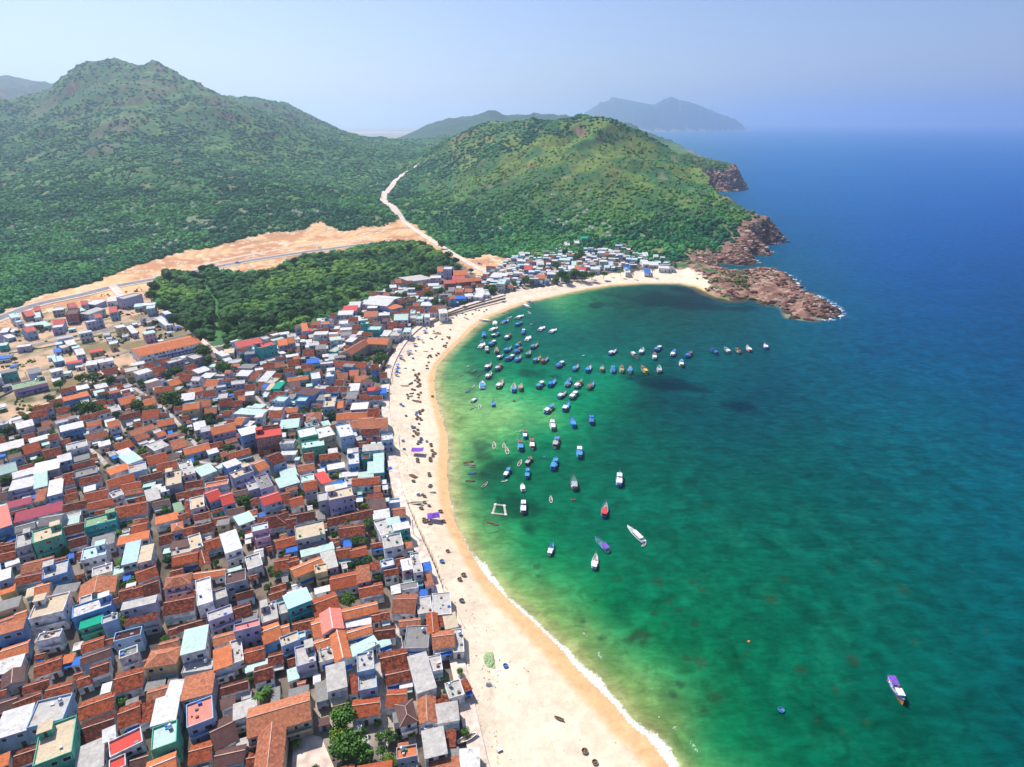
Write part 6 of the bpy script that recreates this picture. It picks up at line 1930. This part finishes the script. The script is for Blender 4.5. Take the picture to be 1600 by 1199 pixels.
def row_boat(L_, hc, rc, *a, **k):
    B = L_ * .27; hull, rail, deck, S = make_hull(L_, B, .55, stern=.35, rise=.8); root = empty('rowing_boat', (0, 0, 0))
    hull.build('hull', BC[hc][1], root); rail.build('gunwale', BC[rc][1], root); deck.build('floorboards', M_DECKW, root)
    b = MB()
    for t in (-.25, .0, .25): b.box(t * L_ - .1, t * L_ + .1, -B * .42, B * .42, .26, .32, bottom=True)
    b.build('thwart', M_MAST, root); MB().tube((-L_ * .3, B * .2, .4), (L_ * .25, B * .3, .45), .04).build('oar', M_MAST, root)
    return root
BOATS = """
@ 720 440 5.71
160,345 260,355 m w w w w
305,352 305,392 m w w w w
430,340 362,377 m w r w b
455,312 405,332 r w w
562,300 497,332 m b w c w
550,370 485,402 f b b c c
332,405 257,447 m w w w w
420,265 360,285 r g w
510,185 640,247 m w l w w L
580,178 640,190 m b w w b
600,268 625,290 r b w
752,400 695,443 m b w c w
860,418 788,466 m b w c w
565,435 550,475 f b c w b
626,480 577,541 m w w w w
205,455 207,512 f d c c c
355,470 268,496 f g b c w
448,478 395,522 f b c w w
215,545 163,600 m w w w w
200,535 165,556 f b b c b
315,535 247,582 f b c c c
232,590 232,640 f n n o l
318,593 318,657 f n o o n
455,590 385,637 f b c c c
535,550 490,598 f b c c c
552,598 472,647 f b c w b
700,553 613,612 f d n l c
625,620 578,683 f g b o g
382,655 325,697 f c b c w
485,665 393,712 f b b o b
548,660 476,732 f c b w c
722,675 638,732 f b o o c
792,680 700,742 f y n o n
932,716 842,780 f r b w b
272,735 220,792 f b c c w
370,745 310,802 f b n l l
275,815 226,872 f n w w w
192,888 192,962 m c w w c
378,893 320,962 f n w o w
475,918 465,1003 f b w c c
537,908 528,988 f o g w o
745,895 672,967 f n b o c
848,883 778,947 f c b c b
980,880 935,947 f b w w c
1085,893 1013,962 f b w w w
1187,903 1132,972 f o n w n
942,988 867,1048 f c b w w
1047,983 968,1064 f n o w w
828,1113 746,1182 f b w c w
970,1078 908,1177 f b c r w
1048,750 1003,802 f b c w c
1170,745 1108,832 f b b c c
1260,740 1257,827 f o g l o
1357,762 1357,827 f b c w b
1435,745 1435,842 f o y w o
1507,755 1512,832 f w b w c
1394,613 1316,662 f b c w w
148,1038 97,1077 m w b w w
168,1098 168,1137 r w w
290,1068 287,1118 f b c w c
85,963 42,992 r g b
125,925 100,948 r n w
115,1122 80,1142 r n l
75,752 45,762 r l w
130,788 93,806 r n l
180,825 150,842 r n n
20,825 -10,842 r n l
@ 940 500 5.714
330,350 265,300 f w r w w
370,262 343,312 f n w w w
535,243 468,287 f r b c c
472,308 472,362 f c w w w
656,278 622,337 f b w w w
818,288 738,352 f b b c b
712,368 712,427 f o w n w
345,418 412,492 f y y o y
512,420 516,480 f n w w l
1042,317 965,266 f b d c d
1090,253 1143,302 f o g w w
1193,260 1237,307 f r n w n
1288,232 1335,302 f n w r w
1448,218 1473,267 f b d w w
@ 700 620 5
810,183 822,277 f n w w w
958,160 990,262 f b b c c
1118,153 1122,225 f b d n b
862,310 828,418 f w n n l
850,487 812,582 f b c r c
600,268 602,332 f b c c w
560,343 570,432 f b c d c
655,333 657,418 f w n r w
358,352 362,405 r n w
437,360 437,402 r d w
455,392 467,447 r n w
575,492 546,542 r c w
655,478 608,537 f n n n l
485,563 440,633 f b c w w
625,568 617,645 f c b d c
578,678 590,742 m c w c w
802,775 806,828 r d w
590,813 587,925 f n b r w
1027,393 1027,492 f b c o c
975,623 992,747 f n n l l
1340,600 1335,712 f b c w w
1232,835 1215,953 f b c r r
1400,1010 1532,1140 m w w w w L
200,500 120,515 r n n
215,530 120,527 r n l
215,545 168,546 r n l
217,590 155,602 r c b
212,655 135,655 r n n
312,665 262,708 r n l
572,268 535,270 r q w
455,655 428,660 r n w
380,995 355,992 r w n
340,983 318,978 r n n
@ 760 720 6.154
1045,742 1178,885 f w b w p
1055,910 1030,1057 f c w w w
640,798 602,918 f w c w w
1525,800 1505,815 r g w
@ 1000 750 2.667
1098,940 1037,818 f q b w p P
"""
LIFT = .0
def place_boat(px0, px1, typ, cols, ex, fo):
    a = G(fo[0] + px0[0] / fo[2], fo[1] + px0[1] / fo[2], .5); b = G(fo[0] + px1[0] / fo[2], fo[1] + px1[1] / fo[2], .5)
    d = a - b; L_ = float(np.hypot(*d)); L_ = min(max(L_, 3.4), 19 if 'L' in ex else 13.5)
    # distant hulls read long because of their bow posts
    if typ == 'f': L_ = max(6.0, L_ * .92)
    f = {'f': fishing_boat, 'm': motor_boat, 'r': row_boat}[typ]
    if typ == 'f': o = f(L_, cols[0], cols[1], cols[2], cols[3], 'w' if 'P' in ex else (rng.choice([None, None, 'c', 'b', 'w', 'n'])))
    elif typ == 'm': o = f(L_, cols[0], cols[1], cols[2], cols[3], long='L' in ex)
    else: o = f(L_, cols[0], cols[1])
    c = (a + b) / 2; o.location = (c[0], c[1], 0); o.rotation_euler = (0, 0, math.atan2(d[1], d[0]))
    s = float(ground_z(c[0], c[1]))
    if s > 0: o.location.z = s + .25
    u, v = fo[0] + (px0[0] + px1[0]) / 2 / fo[2], fo[1] + (px0[1] + px1[1]) / 2 / fo[2]
    hn_ = BC[cols[0]][0]; rn = BC[cols[1]][0]
    if typ == 'f': look = hn_ + ' fishing boat with ' + BC[cols[3]][0] + ' cabin roof, ' + 'moored'; cat, gr = 'fishing boat', 'fishing boats moored in the bay'
    elif typ == 'm': look = ('long ' if 'L' in ex else '') + hn_ + ' motor boat with ' + BC[cols[3]][0] + ' roof, moored'; cat, gr = 'motor boat', 'motor boats near the beach'
    else: look = 'small ' + hn_ + ' rowing boat floating'; cat, gr = 'rowing boat', 'small rowing boats'
    o['category'] = cat; o['group'] = gr
    return (o, look, u, v)
BREG = [((740,495),"by the upper beach curve"),((770,520),"in the crowded left cluster"),((800,550),"in the middle cluster"),((835,480),"near the long white boat"),((860,520),"right of the crowded cluster"),((860,565),"in the upper right cluster"),((740,570),"near the beach shallows"),((800,605),"in the inner middle row"),
        ((880,605),"in the lower cluster row"),((880,640),"below the lower cluster"),((940,580),"left in the even row"),((985,582),"right in the even row"),((1000,555),"left of the offshore line"),((1050,565),"in the offshore middle"),((1160,548),"in the far right line"),((750,625),"over pale shallow sand"),
        ((820,690),"left of mid bay"),((870,690),"in mid bay"),((920,680),"right of mid bay"),((735,740),"by the weed bed"),((820,740),"above the floating frame"),((900,760),"in the open lower bay"),((960,770),"far right of lower bay"),((940,860),"at the bottom of moorings"),((1400,1080),"alone at lower right"),((770,810),"beside the floating frame")]
bitems = []
for ln in BOATS.strip().splitlines():
    q = ln.split()
    if q[0] == '@': fo = (float(q[1]), float(q[2]), float(q[3])); continue
    p0, p1 = [tuple(float(t) for t in k.split(',')) for k in q[:2]]
    cols = [c for c in q[3:] if c.islower()]; ex = [c for c in q[3:] if c.isupper()]
    bitems.append(place_boat(p0, p1, q[2], cols, ex, fo))
unique_labels(bitems, BREG)
# small wakes of still water are left alone; a floating bamboo frame
g = [G(u, v, .3) for u, v in [(770,802),(790,804),(788,790),(774,788)]]
fr = empty('floating_frame', ((g[0][0] + g[2][0]) / 2, (g[0][1] + g[2][1]) / 2, 0)); cxy = np.array([fr.location.x, fr.location.y])
M_BAM = mat('bamboo', (.55, .50, .40), .8)
for i in range(4):
    a, b = g[i] - cxy, g[(i + 1) % 4] - cxy; e = (b - a) / np.hypot(*(b - a)) * .8; n_ = np.array([-e[1], e[0]]) * .45; m_ = MB()
    for s in (-1, 0, 1): m_.tube((*(a - e + n_ * s), .15), (*(b + e + n_ * s), .15), .16, 6)
    m_.build('bamboo_side', M_BAM, fr)
dk = MB()
for i in range(4): dk.cyl(*(g[i] - cxy), -.2, .4, .55, 8)
dk.build('float_drums', BC['w'][1], fr)
tag(fr, 'pale square bamboo frame floating near the shallows', 'frame')
# ring net in the shallows
rn_ = [G(u, v, .05) for u, v in [(758,813),(765,812),(780,818),(779,830),(765,834),(757,830),(756,820)]]
nb = MB()
for a, b in zip(rn_, rn_[1:] + rn_[:1]): nb.tube((*a, .06), (*b, .06), .10, 5)
tag(nb.build('ring_net', M_GEAR[0]), 'dark ring of floating net in the pale shallows', 'net')
# basket boats
def basket(nameb, cin, rim_c):
    o = MB(); n_ = 16; prof = [(.15, .0), (.7, .08), (1.02, .38), (1.08, .6), (.98, .6), (.9, .36), (.6, .16), (.0001, .13)]
    for (r0, z0), (r1, z1) in zip(prof, prof[1:]):
        for k in range(n_):
            a, b = 2 * math.pi * k / n_, 2 * math.pi * (k + 1) / n_
            o.poly([(r0 * math.cos(a), r0 * math.sin(a), z0), (r0 * math.cos(b), r0 * math.sin(b), z0), (r1 * math.cos(b), r1 * math.sin(b), z1), (r1 * math.cos(a), r1 * math.sin(a), z1)])
    rm_ = MB()
    for k in range(n_):
        a, b = 2 * math.pi * k / n_, 2 * math.pi * (k + 1) / n_
        rm_.tube((1.04 * math.cos(a), 1.04 * math.sin(a), .61), (1.04 * math.cos(b), 1.04 * math.sin(b), .61), .085, 5)
    th_ = MB().box(-.9, .9, -.12, .12, .42, .48, bottom=True)
    return o.mesh('bowl', cin), rm_.mesh('rim', rim_c), th_.mesh('thwart', M_MAST)
M_BASK = mat('woven_basket_tar', (.12, .085, .065), .85, .2, 3); M_BASKR = mat('basket_rim', (.34, .24, .16), .8)
BK = {'n': basket('n', M_BASK, M_BASKR), 'b': basket('b', BC['b'][1], BC['c'][1]), 'g': basket('g', BC['g'][1], M_BASKR), 'w': basket('w', BC['w'][1], BC['w'][1]), 'd': basket('d', BC['d'][1], M_BASKR)}
BASKETS = """
@ 350 700 4
1207,58n 1210,72n 1287,55g 1305,20n 1316,13n 1280,140n 1283,152n 1183,205n 1283,222d 1290,214n 1215,290b 1240,285n 1252,294n 1253,335g 1280,352n 1232,378n 1352,378n 1370,443n 1250,448n 1252,466n 1285,470n 1268,456n 1398,640n 1362,717b 1497,783n 1472,817n 1485,955d
@ 700 850 3.435
308,642b 735,1097n 790,1157n
@ 600 480 2.854
140,290n 153,290n 147,300n 155,312n 137,318n 150,325n 158,335n 125,358n 136,360n 163,370n 150,378n 103,383n 107,400n 155,380n 145,460b 160,465n 172,447n 150,480n 160,485n 165,492n 145,490n 155,510b 125,525b 135,528n 150,538n 140,550n 148,560n 152,553n 130,567n 190,587b 208,598n 210,606n 165,580b 162,592d 150,600n 85,595b 90,632b 213,626n 225,638n 218,650n 205,660g 207,672g 148,668n 75,430b 85,435b 98,478n 195,262n 190,250n 205,205n 195,215n 200,208n 210,212n 233,205n 240,195n 265,165n 275,160n 280,150n 290,130n 292,125n 150,345n 160,340n 147,310n 153,392n 157,455n 168,452n 142,470b 128,530b 165,575n 155,590b 143,555n 133,545d 215,383n 190,95n 207,90n 222,105n 240,110n
@ 500 480 8
1380,380n 1400,385n 1455,350n 1440,365n 1400,500n 1525,380n 1580,420n 1570,470n 1550,450n 1450,570n 1470,545n 1480,550n 1355,660n 1330,735n 1165,765n 1195,535n 1235,800n 1190,830n 1215,860n 1240,875n 1235,885n 1220,905n 1250,930n 1245,955n 1110,590b 1160,625b
@ 600 380 8
1090,800n 1145,825n 1185,825n 1250,835n 1105,870n 1280,815n 905,900n 980,870n 1020,880n 830,1065n 790,1150n 815,1170n
@ 720 440 5.71
630,383w 990,665n 1093,662w 475,1068n
@ 700 620 5
750,472b 980,805n
@ 1000 750 2.667
588,960b
"""
KREG = [((650,680),"above the first purple tent"),((655,655),"in the crowded mid beach"),((650,625),"mid beach"),((655,600),"upper mid beach"),((648,585),"near the stranded canoes"),((640,560),"near the blue stalls"),((680,545),"on the upper sand"),((690,520),"left of the beach curve"),((720,500),"on the curve sand"),((670,700),"right of the first tent"),
        ((665,735),"between the two tents"),((670,770),"above the lower tent"),((665,815),"below the lower tent"),((705,860),"low on the empty beach"),((790,1020),"by the green nets"),((890,1130),"at the bottom of the sand"),((870,555),"on the water in the bay"),((1220,1110),"on water, lower right"),((850,715),"on the lower mooring water"),((740,485),"under the sea wall"),((620,640),"on the inland sand side")]
kitems = []; import re as _re
for ln in BASKETS.strip().splitlines():
    q = ln.split()
    if q[0] == '@': fo = (float(q[1]), float(q[2]), float(q[3])); continue
    for e in q:
        m_ = _re.match(r'(-?[\d.]+),(-?[\d.]+)([a-z])', e); u, v = fo[0] + float(m_[1]) / fo[2], fo[1] + float(m_[2]) / fo[2]
        g = G(u, v, 3.0); z_ = float(ground_z(*g))
        if z_ < 0: g = G(u, v, 0.2); z_ = -.12
        kd = m_[3]; onsea = z_ < 0
        o = empty('basket_boat', (g[0], g[1], z_ + .02), rng.uniform(0, 3)); bw_, rm_, th_ = BK[kd]; s_ = rng.uniform(.78, .98)
        if rng.random() < .3 and not onsea: o.rotation_euler = (rng.uniform(-.14, .14), rng.uniform(-.14, .14), 0)
        b_ = inst('bowl', bw_, o, s=s_); inst('rim', rm_, b_); inst('thwart', th_, o, s=s_)
        o['category'] = 'basket boat'; o['group'] = 'round basket boats'
        kitems.append((o, {'n': 'dark brown', 'b': 'blue', 'g': 'green', 'w': 'white', 'd': 'dark blue'}[kd] + ' round basket boat', u, v))
unique_labels(kitems, KREG)
# ---------------------------------------------------------------- things on the beach and in the village
M_PURP = mat('purple_canvas', (.16, .05, .42), .7, .1, 1); M_POLE = mat('bamboo_pole', (.35, .27, .18), .8); M_TARP = ROOFC['b'][1]
def tent(u, v, w_, d, ang, m, label, peak=True, h=2.5):
    g = G(u, v, 3.2 + h); z0 = float(ground_z(*g)); o = empty('tent', (g[0], g[1], z0), ang); r = MB(); hw, hd = w_ / 2, d / 2
    if peak:
        k = 4
        for i in range(k):
            x0, x1 = -hw + w_ * i / k, -hw + w_ * (i + 1) / k; zz = lambda x: h + .9 - .28 * abs(x) / hw * 2
            for s in (-1, 1): r.poly([(x0, s * hd, h - .25 + .12 * (i % 2)), (x1, s * hd, h - .25 + .12 * ((i + 1) % 2)), (x1, 0, zz(x1)), (x0, 0, zz(x0))])
    else:
        for i in range(4):
            x0, x1 = -hw + w_ * i / 4, -hw + w_ * (i + 1) / 4; f = lambda x: h + .35 - .3 * (x / hw) ** 2 * -1
            r.poly([(x0, -hd, f(x0) - .2), (x1, -hd, f(x1) - .2), (x1, hd, f(x1)), (x0, hd, f(x0))])
    c_ = r.build('canopy', m, o)
    for a in (-1, 1):
        for b in (-1, 1): MB().tube((a * (hw - .1), b * (hd - .1), 0), (a * (hw - .1), b * (hd - .1), h - .2), .06).build('pole', M_POLE, o)
    return tag(o, label, 'tent', 'purple beach tents')
tent(652, 699, 6.6, 4.2, .02, M_PURP, 'flat purple canopy with four poles on the mid beach', False, 2.3)
tent(677, 802, 5.6, 4.4, .2, M_PURP, 'peaked purple tent with green lower panel on the lower beach', True)
STALLS = [(664,514,4,3),(653,524,3,2.5),(648,534,3.5,2.5),(640,545,3.5,2.5),(626,554,3.4,2.8),(621,567,2.6,2.2),(620,574,3.2,2.6),(619,580,2.6,2),(786,465,3.4,2.2),(606,609,2.4,2.2),(660,528,2.2,1.8),(608,727,2.8,2),(656,760,0,0),(658,865,2.6,1.6),(672,900,2.4,2.2),(604,752,2.4,1.8),(637,546,2,1.6),(604,662,2.2,2),(600,735,2.2,2.0)]
sit = []
for u, v, w_, d in STALLS:
    if w_ == 0: continue
    g = G(u, v, T + 2.1); z0 = float(ground_z(*g)); o = empty('market_stall', (g[0], g[1], z0), rng.uniform(-.4, .9)); hw, hd = w_ / 2, d / 2
    r = MB(); r.poly([(-hw, -hd, 1.9), (0, -hd, 2.2), (0, hd, 2.3), (-hw, hd, 2.0)]); r.poly([(0, -hd, 2.2), (hw, -hd, 1.85), (hw, hd, 2.05), (0, hd, 2.3)]); r.build('tarpaulin', M_TARP, o)
    for a in (-1, 1):
        for b in (-1, 1): MB().tube((a * (hw - .1), b * (hd - .1), 0), (a * (hw - .1), b * (hd - .1), 1.95), .045).build('pole', M_POLE, o)
    MB().box(-hw * .7, hw * .7, -hd * .5, hd * .3, .5, .8, bottom=True).box(-.1, .1, -.1, .1, 0, .5).build('table', M_CLUT[0], o)
    o['category'] = 'stall'; o['group'] = 'tarpaulin stalls along the beach path'; sit.append((o, 'blue tarpaulin stall on poles', u, v))
unique_labels(sit, [((655,525),"by the upper beach path"),((625,565),"below the school garden"),((787,465),"on the far upper beach"),((605,640),"by the mid beach path"),((604,735),"by the rows of houses"),((665,885),"by the lower path")])
# heaps of nets, sand-coloured wood and seaweed
def heap(name, u, v, rx, ry, hgt, m, label, cat, a=0.0):
    g = G(u, v, 3.3); z0 = float(ground_z(*g)); n_ = 15; V_ = []; F_ = []
    for i in range(n_):
        for j in range(n_):
            x, y = (i / (n_ - 1) - .5) * 2, (j / (n_ - 1) - .5) * 2; q = max(0, 1 - (x * x + y * y))
            V_.append((x * rx, y * ry, hgt * q ** .6 * (.6 + .9 * rng.random()) - .1 * (q == 0)))
    for i in range(n_ - 1):
        for j in range(n_ - 1):
            a_ = i * n_ + j; F_.append((a_, a_ + n_, a_ + n_ + 1, a_ + 1))
    me = bpy.data.meshes.new(name); me.from_pydata(V_, [], F_); me.materials.append(m); o = inst(name, me, None, (g[0], g[1], z0 - .05), a)
    return tag(o, label, cat)
M_WOODP = mat('driftwood', (.30, .17, .09), .9, .25, 2); M_NETG = mat('green_net', (.20, .34, .14), .9, .25, 2, dirt=(.45, .42, .25)); M_NETB = mat('brown_net', (.34, .22, .15), .9, .2, 2)
heap('wood_pile', 644, 742, 2.7, 1.4, .8, M_WOODP, 'brown heap of driftwood beside the path on mid beach', 'pile', -.5)
heap('net_pile', 762, 1028, 2.2, 3.4, .5, M_NETG, 'large green fishing net spread on the lower sand', 'net pile', .15)
heap('net_pile', 763, 1068, 1.2, 1.0, .4, M_CLUT[2], 'small grey net heap below the green net', 'net pile', .6)
heap('net_pile', 631, 562, 1.4, 1.2, .4, M_NETG, 'green net heap between the stalls and basket boats', 'net pile')
heap('net_pile', 633, 573, 1.5, 1.3, .4, mat('olive_net', (.2, .25, .15)), 'olive net heap below the green net heap', 'net pile')
heap('net_pile', 681, 519, 4.6, 2.8, .4, M_NETB, 'brown net spread on the upper beach', 'net pile', .2)
heap('net_pile', 700, 499, 3.8, 2.0, .3, M_NETB, 'brown net pair near the sea wall', 'net pile', .5)
heap('net_pile', 664, 546, 2.6, 1.0, .3, M_NETB, 'tan strip of net on the mid upper sand', 'net pile', .1)
heap('sand_heap', 628, 600, 4.5, 1.5, .25, M_NETB, 'low brown patch of drying net by the path', 'net pile', .2)
heap('net_pile', 690, 505, 3.0, 1.6, .3, M_NETB, 'brown net left of the net pair', 'net pile', .5)
# canoes drawn up on the sand
cit = []
for u0, v0, u1, v1, c in [(633,788,663,786,'l'),(638,598,645,594,'n'),(643,622,658,624,'o'),(636,617,645,615,'l'),(719,492,737,498,'l'),(868,1116,880,1120,'o'),(672,764,680,763,'l'),(640,612,646,611,'n'),(650,600,655,598,'n')]:
    a, b = G(u0, v0, 3.2), G(u1, v1, 3.2); d = a - b; L_ = min(7.5, max(3.2, float(np.hypot(*d)))); o = row_boat(L_, c, 'w' if c == 'l' else 'n'); cc_ = (a + b) / 2
    o.location = (cc_[0], cc_[1], float(ground_z(*cc_)) + .25); o.rotation_euler = (0, 0, math.atan2(d[1], d[0])); o['category'] = 'rowing boat'; o['group'] = 'rowing boats drawn up on the sand'
    cit.append((o, BC[c][0] + ' rowing boat drawn up on sand', (u0 + u1) / 2, (v0 + v1) / 2))
unique_labels(cit, KREG + [((870,1118),"alone on the lower beach")])
g = G(731, 1157, 3.5); o = row_boat(6.5, 'w', 'w'); o.location = (g[0], g[1], T + .5); o.rotation_euler = (0, 0, .45); tag(o, 'white hull lying beside the lowest houses by the path', 'boat')
# crate, buoy, bin
g = G(764, 1068, T); 
def crate(u, v, s, label):
    g = G(u, v, T); z0 = float(ground_z(*g)); o = empty('crate', (g[0], g[1], z0), .5)
    MB().box(-s, s, -s, s, 0, s * .8).build('box', M_CLUT[2], o); MB().box(-s - .06, s + .06, -s - .06, s + .06, s * .8, s * .8 + .1, bottom=True).build('lid', M_CLUT[3], o); tag(o, label, 'crate')
crate(780, 1168, .7, 'brown round-edged box at the path edge near the bottom')
g = G(1170, 1003, .1); b = MB(); b.cyl(0, 0, -.3, .35, .5, 12); b.cyl(0, 0, .35, .6, .5, 12, r1=.2); o = b.build('buoy', BC['q'][1]); o.location = (g[0], g[1], 0); tag(o, 'small orange buoy floating in open green water', 'buoy')
# litter, weed and scraps strewn over the upper sand
lit = MB(); X = nr.uniform(-120, 60, 30000); Y = nr.uniform(95, 560, 30000); dI = dpoly(X, Y, INLAND); k = inpoly(X, Y, SAND_POLY) & (grid_at(sd, X, Y) > 7) & (nr.uniform(0, 1, 30000) < np.exp(-dI / 9) * .9 + .06 * (Y > 190) * (Y < 420)) & (fbm(X / 7, Y / 7, 971, 2) > .42)
for x, y, z_ in zip(X[k][:1500], Y[k][:1500], ground_z(X[k][:1500], Y[k][:1500])):
    b_ = MB(); s = rng.uniform(.06, .28); b_.box(-s, s, -s * rng.uniform(.2, .8), s * .4, -.02, rng.uniform(.03, .16)); lit.add(b_, float(x), float(y), float(z_), rng.uniform(0, 3), moff=rng.choice([0, 0, 0, 1, 2, 2, 3, 4]))
o = lit.build('beach_litter', M_CLUT); o['kind'] = 'stuff'; o['label'] = 'scraps and weed strewn over the upper sand'
# posts of a net fence along the path
for k, (pts_, lab) in enumerate([([(775,1140),(778,1199)], 'row of short dark posts along the path at the bottom'), ([(652,838),(690,905),(728,985)], 'thin row of stakes along the lower beach path')]):
    f_ = empty('stake_fence', (0, 0, 0)); P_ = [np.array(G(u, v, 3.8)) for u, v in pts_]; q = []
    for a, b in zip(P_, P_[1:]):
        n_ = int(np.hypot(*(b - a)) / 1.6); q += [a + (b - a) * i / n_ for i in range(n_)]
    f_.location = (q[0][0], q[0][1], float(ground_z(*q[0]))); 
    for p in q:
        z0 = float(ground_z(*p)); MB().tube((p[0] - q[0][0], p[1] - q[0][1], z0 - f_.location.z - .2), (p[0] - q[0][0] + .05, p[1] - q[0][1], z0 - f_.location.z + .8), .07, 5).build('stake', M_POLE, f_)
    tag(f_, lab, 'fence')
# utility poles and street lamps
M_CP = mat('concrete_pole', (.50, .48, .45))
pit = []
for u, v in [(104,620),(92,573),(385,900),(640,900),(505,1040),(646,835),(735,430),(760,425),(763,412),(560,412),(502,398),(590,1030),(625,700),(614,600),(398,460),(560,300),(565,325),(345,540),(342,555),(45,598),(620,350),(700,395)]:
    g = G(u, v, T); z0 = float(max(T, ground_z(*g))); hgt = 8.0 if u != 565 else 12
    if z0 > T + 4: continue
    o = empty('utility_pole', (g[0], g[1], z0), rng.uniform(0, 3)); MB().tube((0, 0, -.3), (0, 0, hgt), .16, 7).build('post', M_CP, o); MB().box(-.9, .9, -.06, .06, hgt - .8, hgt - .65, bottom=True).build('crossarm', M_CP, o)
    MB().cyl(-.7, 0, hgt - .65, hgt - .45, .06, 6).cyl(.7, 0, hgt - .65, hgt - .45, .06, 6).build('insulator', M_CLUT[3], o)
    o['category'] = 'utility pole'; o['group'] = 'utility poles'; pit.append((o, 'grey concrete utility pole', u, v))
unique_labels(pit)
# small tombs dotted over the lower slopes
M_TOMB = mat('tomb_plaster', (.62, .58, .54)); tb = []
tit = []
for x, y, u, v, k in TPTS:
    z0 = float(ground_z(x, y)); o = empty('tomb', (x, y, z0), rng.uniform(-.5, .5)); s = rng.uniform(1.2, 2.4)
    MB().box(-s, s, -s * 1.4, s * 1.4, -.5, 1.0).build('base', M_TOMB, o); MB().box(-s * .5, s * .5, -s * .8, s * .8, 1.0, 1.7).build('stone', M_TOMB, o); MB().box(-s * 1.1, s * 1.1, s * 1.4, s * 1.6, -.5, 2.8).build('headwall', M_TOMB, o)
    o['category'] = 'tomb'; o['group'] = 'small pale tombs on the slopes'; tit.append((o, ['pale tomb', 'wide pale tomb'][k % 2], u, v))
TMR = [((30,362),"on the far left slope"),((70,400),"low on the left slope"),((110,355),"left on the lower slope"),((165,400),"above the dirt cutting"),((215,345),"mid left slope"),((245,380),"beside the dirt patch"),((330,355),"in the mid-slope graveyard"),((300,325),"high on the slope"),((404,325),"mid mountain slope"),((475,332),"right foot of the mountain"),((770,361),"low on the middle hill"),((880,348),"in the middle hill graveyard"),((920,320),"high on the middle hill"),((940,362),"above the hamlet"),((985,345),"right on the middle hill")]
unique_labels(tit, TMR)
# vehicles and the digger by the new road
def truck(u, v, a, c, label):
    g = G(u, v, T); o = empty('truck', (g[0], g[1], T + .4), a); MB().box(-2.6, 1.2, -1.1, 1.1, .9, 2.3, bottom=True).build('cargo_box', BC[c][1], o); MB().box(1.3, 2.8, -1.0, 1.0, .7, 2.1, bottom=True).build('cab', BC['w'][1], o)
    MB().box(2.78, 2.83, -.85, .85, 1.4, 1.95).build('windscreen', M_GLASS, o)
    for x in (-1.7, 1.9):
        for s in (-1, 1):
            m_ = MB(); m_.tube((x, s * .75, .45), (x, s * 1.05, .45), .45, 10); m_.build('wheel', M_GEAR[5], o)
    tag(o, label, 'truck', 'vehicles on the roads')
truck(372, 412, .35, 'b', 'small blue truck on the new highway'); truck(750, 414, -.4, 'b', 'blue truck standing at the dirt crossing'); truck(500, 388, .2, 'w', 'white truck far along the new highway'); truck(3, 588, .8, 'd', 'dark blue truck at the left lot edge')
g = G(213, 456, T); o = empty('excavator', (g[0], g[1], T), .8)
MB().box(-1.8, 1.8, -1.5, -.9, 0, .9, bottom=True).box(-1.8, 1.8, .9, 1.5, 0, .9, bottom=True).build('tracks', M_GEAR[5], o); MB().box(-1.6, 1.3, -1.2, 1.2, .9, 2.0, bottom=True).build('body', BC['q'][1], o); MB().box(.2, 1.4, -1.1, -.1, 2.0, 3.1).build('cab', M_GLASS, o)
MB().tube((1.2, 0, 1.8), (3.6, 0, 4.2), .25).tube((3.6, 0, 4.2), (5.2, 0, 2.0), .2).build('arm', BC['q'][1], o); MB().box(4.8, 5.7, -.5, .5, 1.0, 2.0, bottom=True).build('bucket', M_GEAR[5], o); tag(o, 'orange excavator working beside the drain bridge', 'excavator')
# concrete ramp bridge
br = MB(); a, b = G(176, 447, T + 1), G(190, 463, T + 1); d = (b - a) / np.hypot(*(b - a)); n_ = np.array([-d[1], d[0]]) * 4
br.poly([(*(a - n_), T + 1.2), (*(b - n_), T + .6), (*(b + n_), T + .6), (*(a + n_), T + 1.2)])
for s in (-1, 1): br.poly([(*(a + s * n_), T - 1), (*(b + s * n_), T - 1), (*(b + s * n_), T + .9), (*(a + s * n_), T + 1.5)])
tag(br.build('bridge', M_CONC), 'short pale concrete bridge beside the highway at upper left', 'bridge')
# ---------------------------------------------------------------- haze
hz = bpy.data.meshes.new('haze')
x0, x1, y0, y1, z0, z1 = -66000, 66000, -3500, 66000, -9, 760
hv = [(x, y, z) for z in (z0, z1) for y in (y0, y1) for x in (x0, x1)]
hz.from_pydata(hv, [], [(0, 2, 3, 1), (4, 5, 7, 6), (0, 1, 5, 4), (2, 6, 7, 3), (0, 4, 6, 2), (1, 3, 7, 5)])
ho = bpy.data.objects.new('haze', hz); C.objects.link(ho); ho['kind'] = 'stuff'
hm = bpy.data.materials.new('haze_air'); hm.use_nodes = True
hn = hm.node_tree; hn.nodes.remove(hn.nodes['Principled BSDF'])
pv = hn.nodes.new('ShaderNodeVolumePrincipled')
pv.inputs['Color'].default_value = (.60, .755, .97, 1)
pv.inputs['Density'].default_value = 0.000115
pv.inputs['Anisotropy'].default_value = 0.6
hn.links.new(pv.outputs[0], hn.nodes['Material Output'].inputs['Volume'])
hz.materials.append(hm)
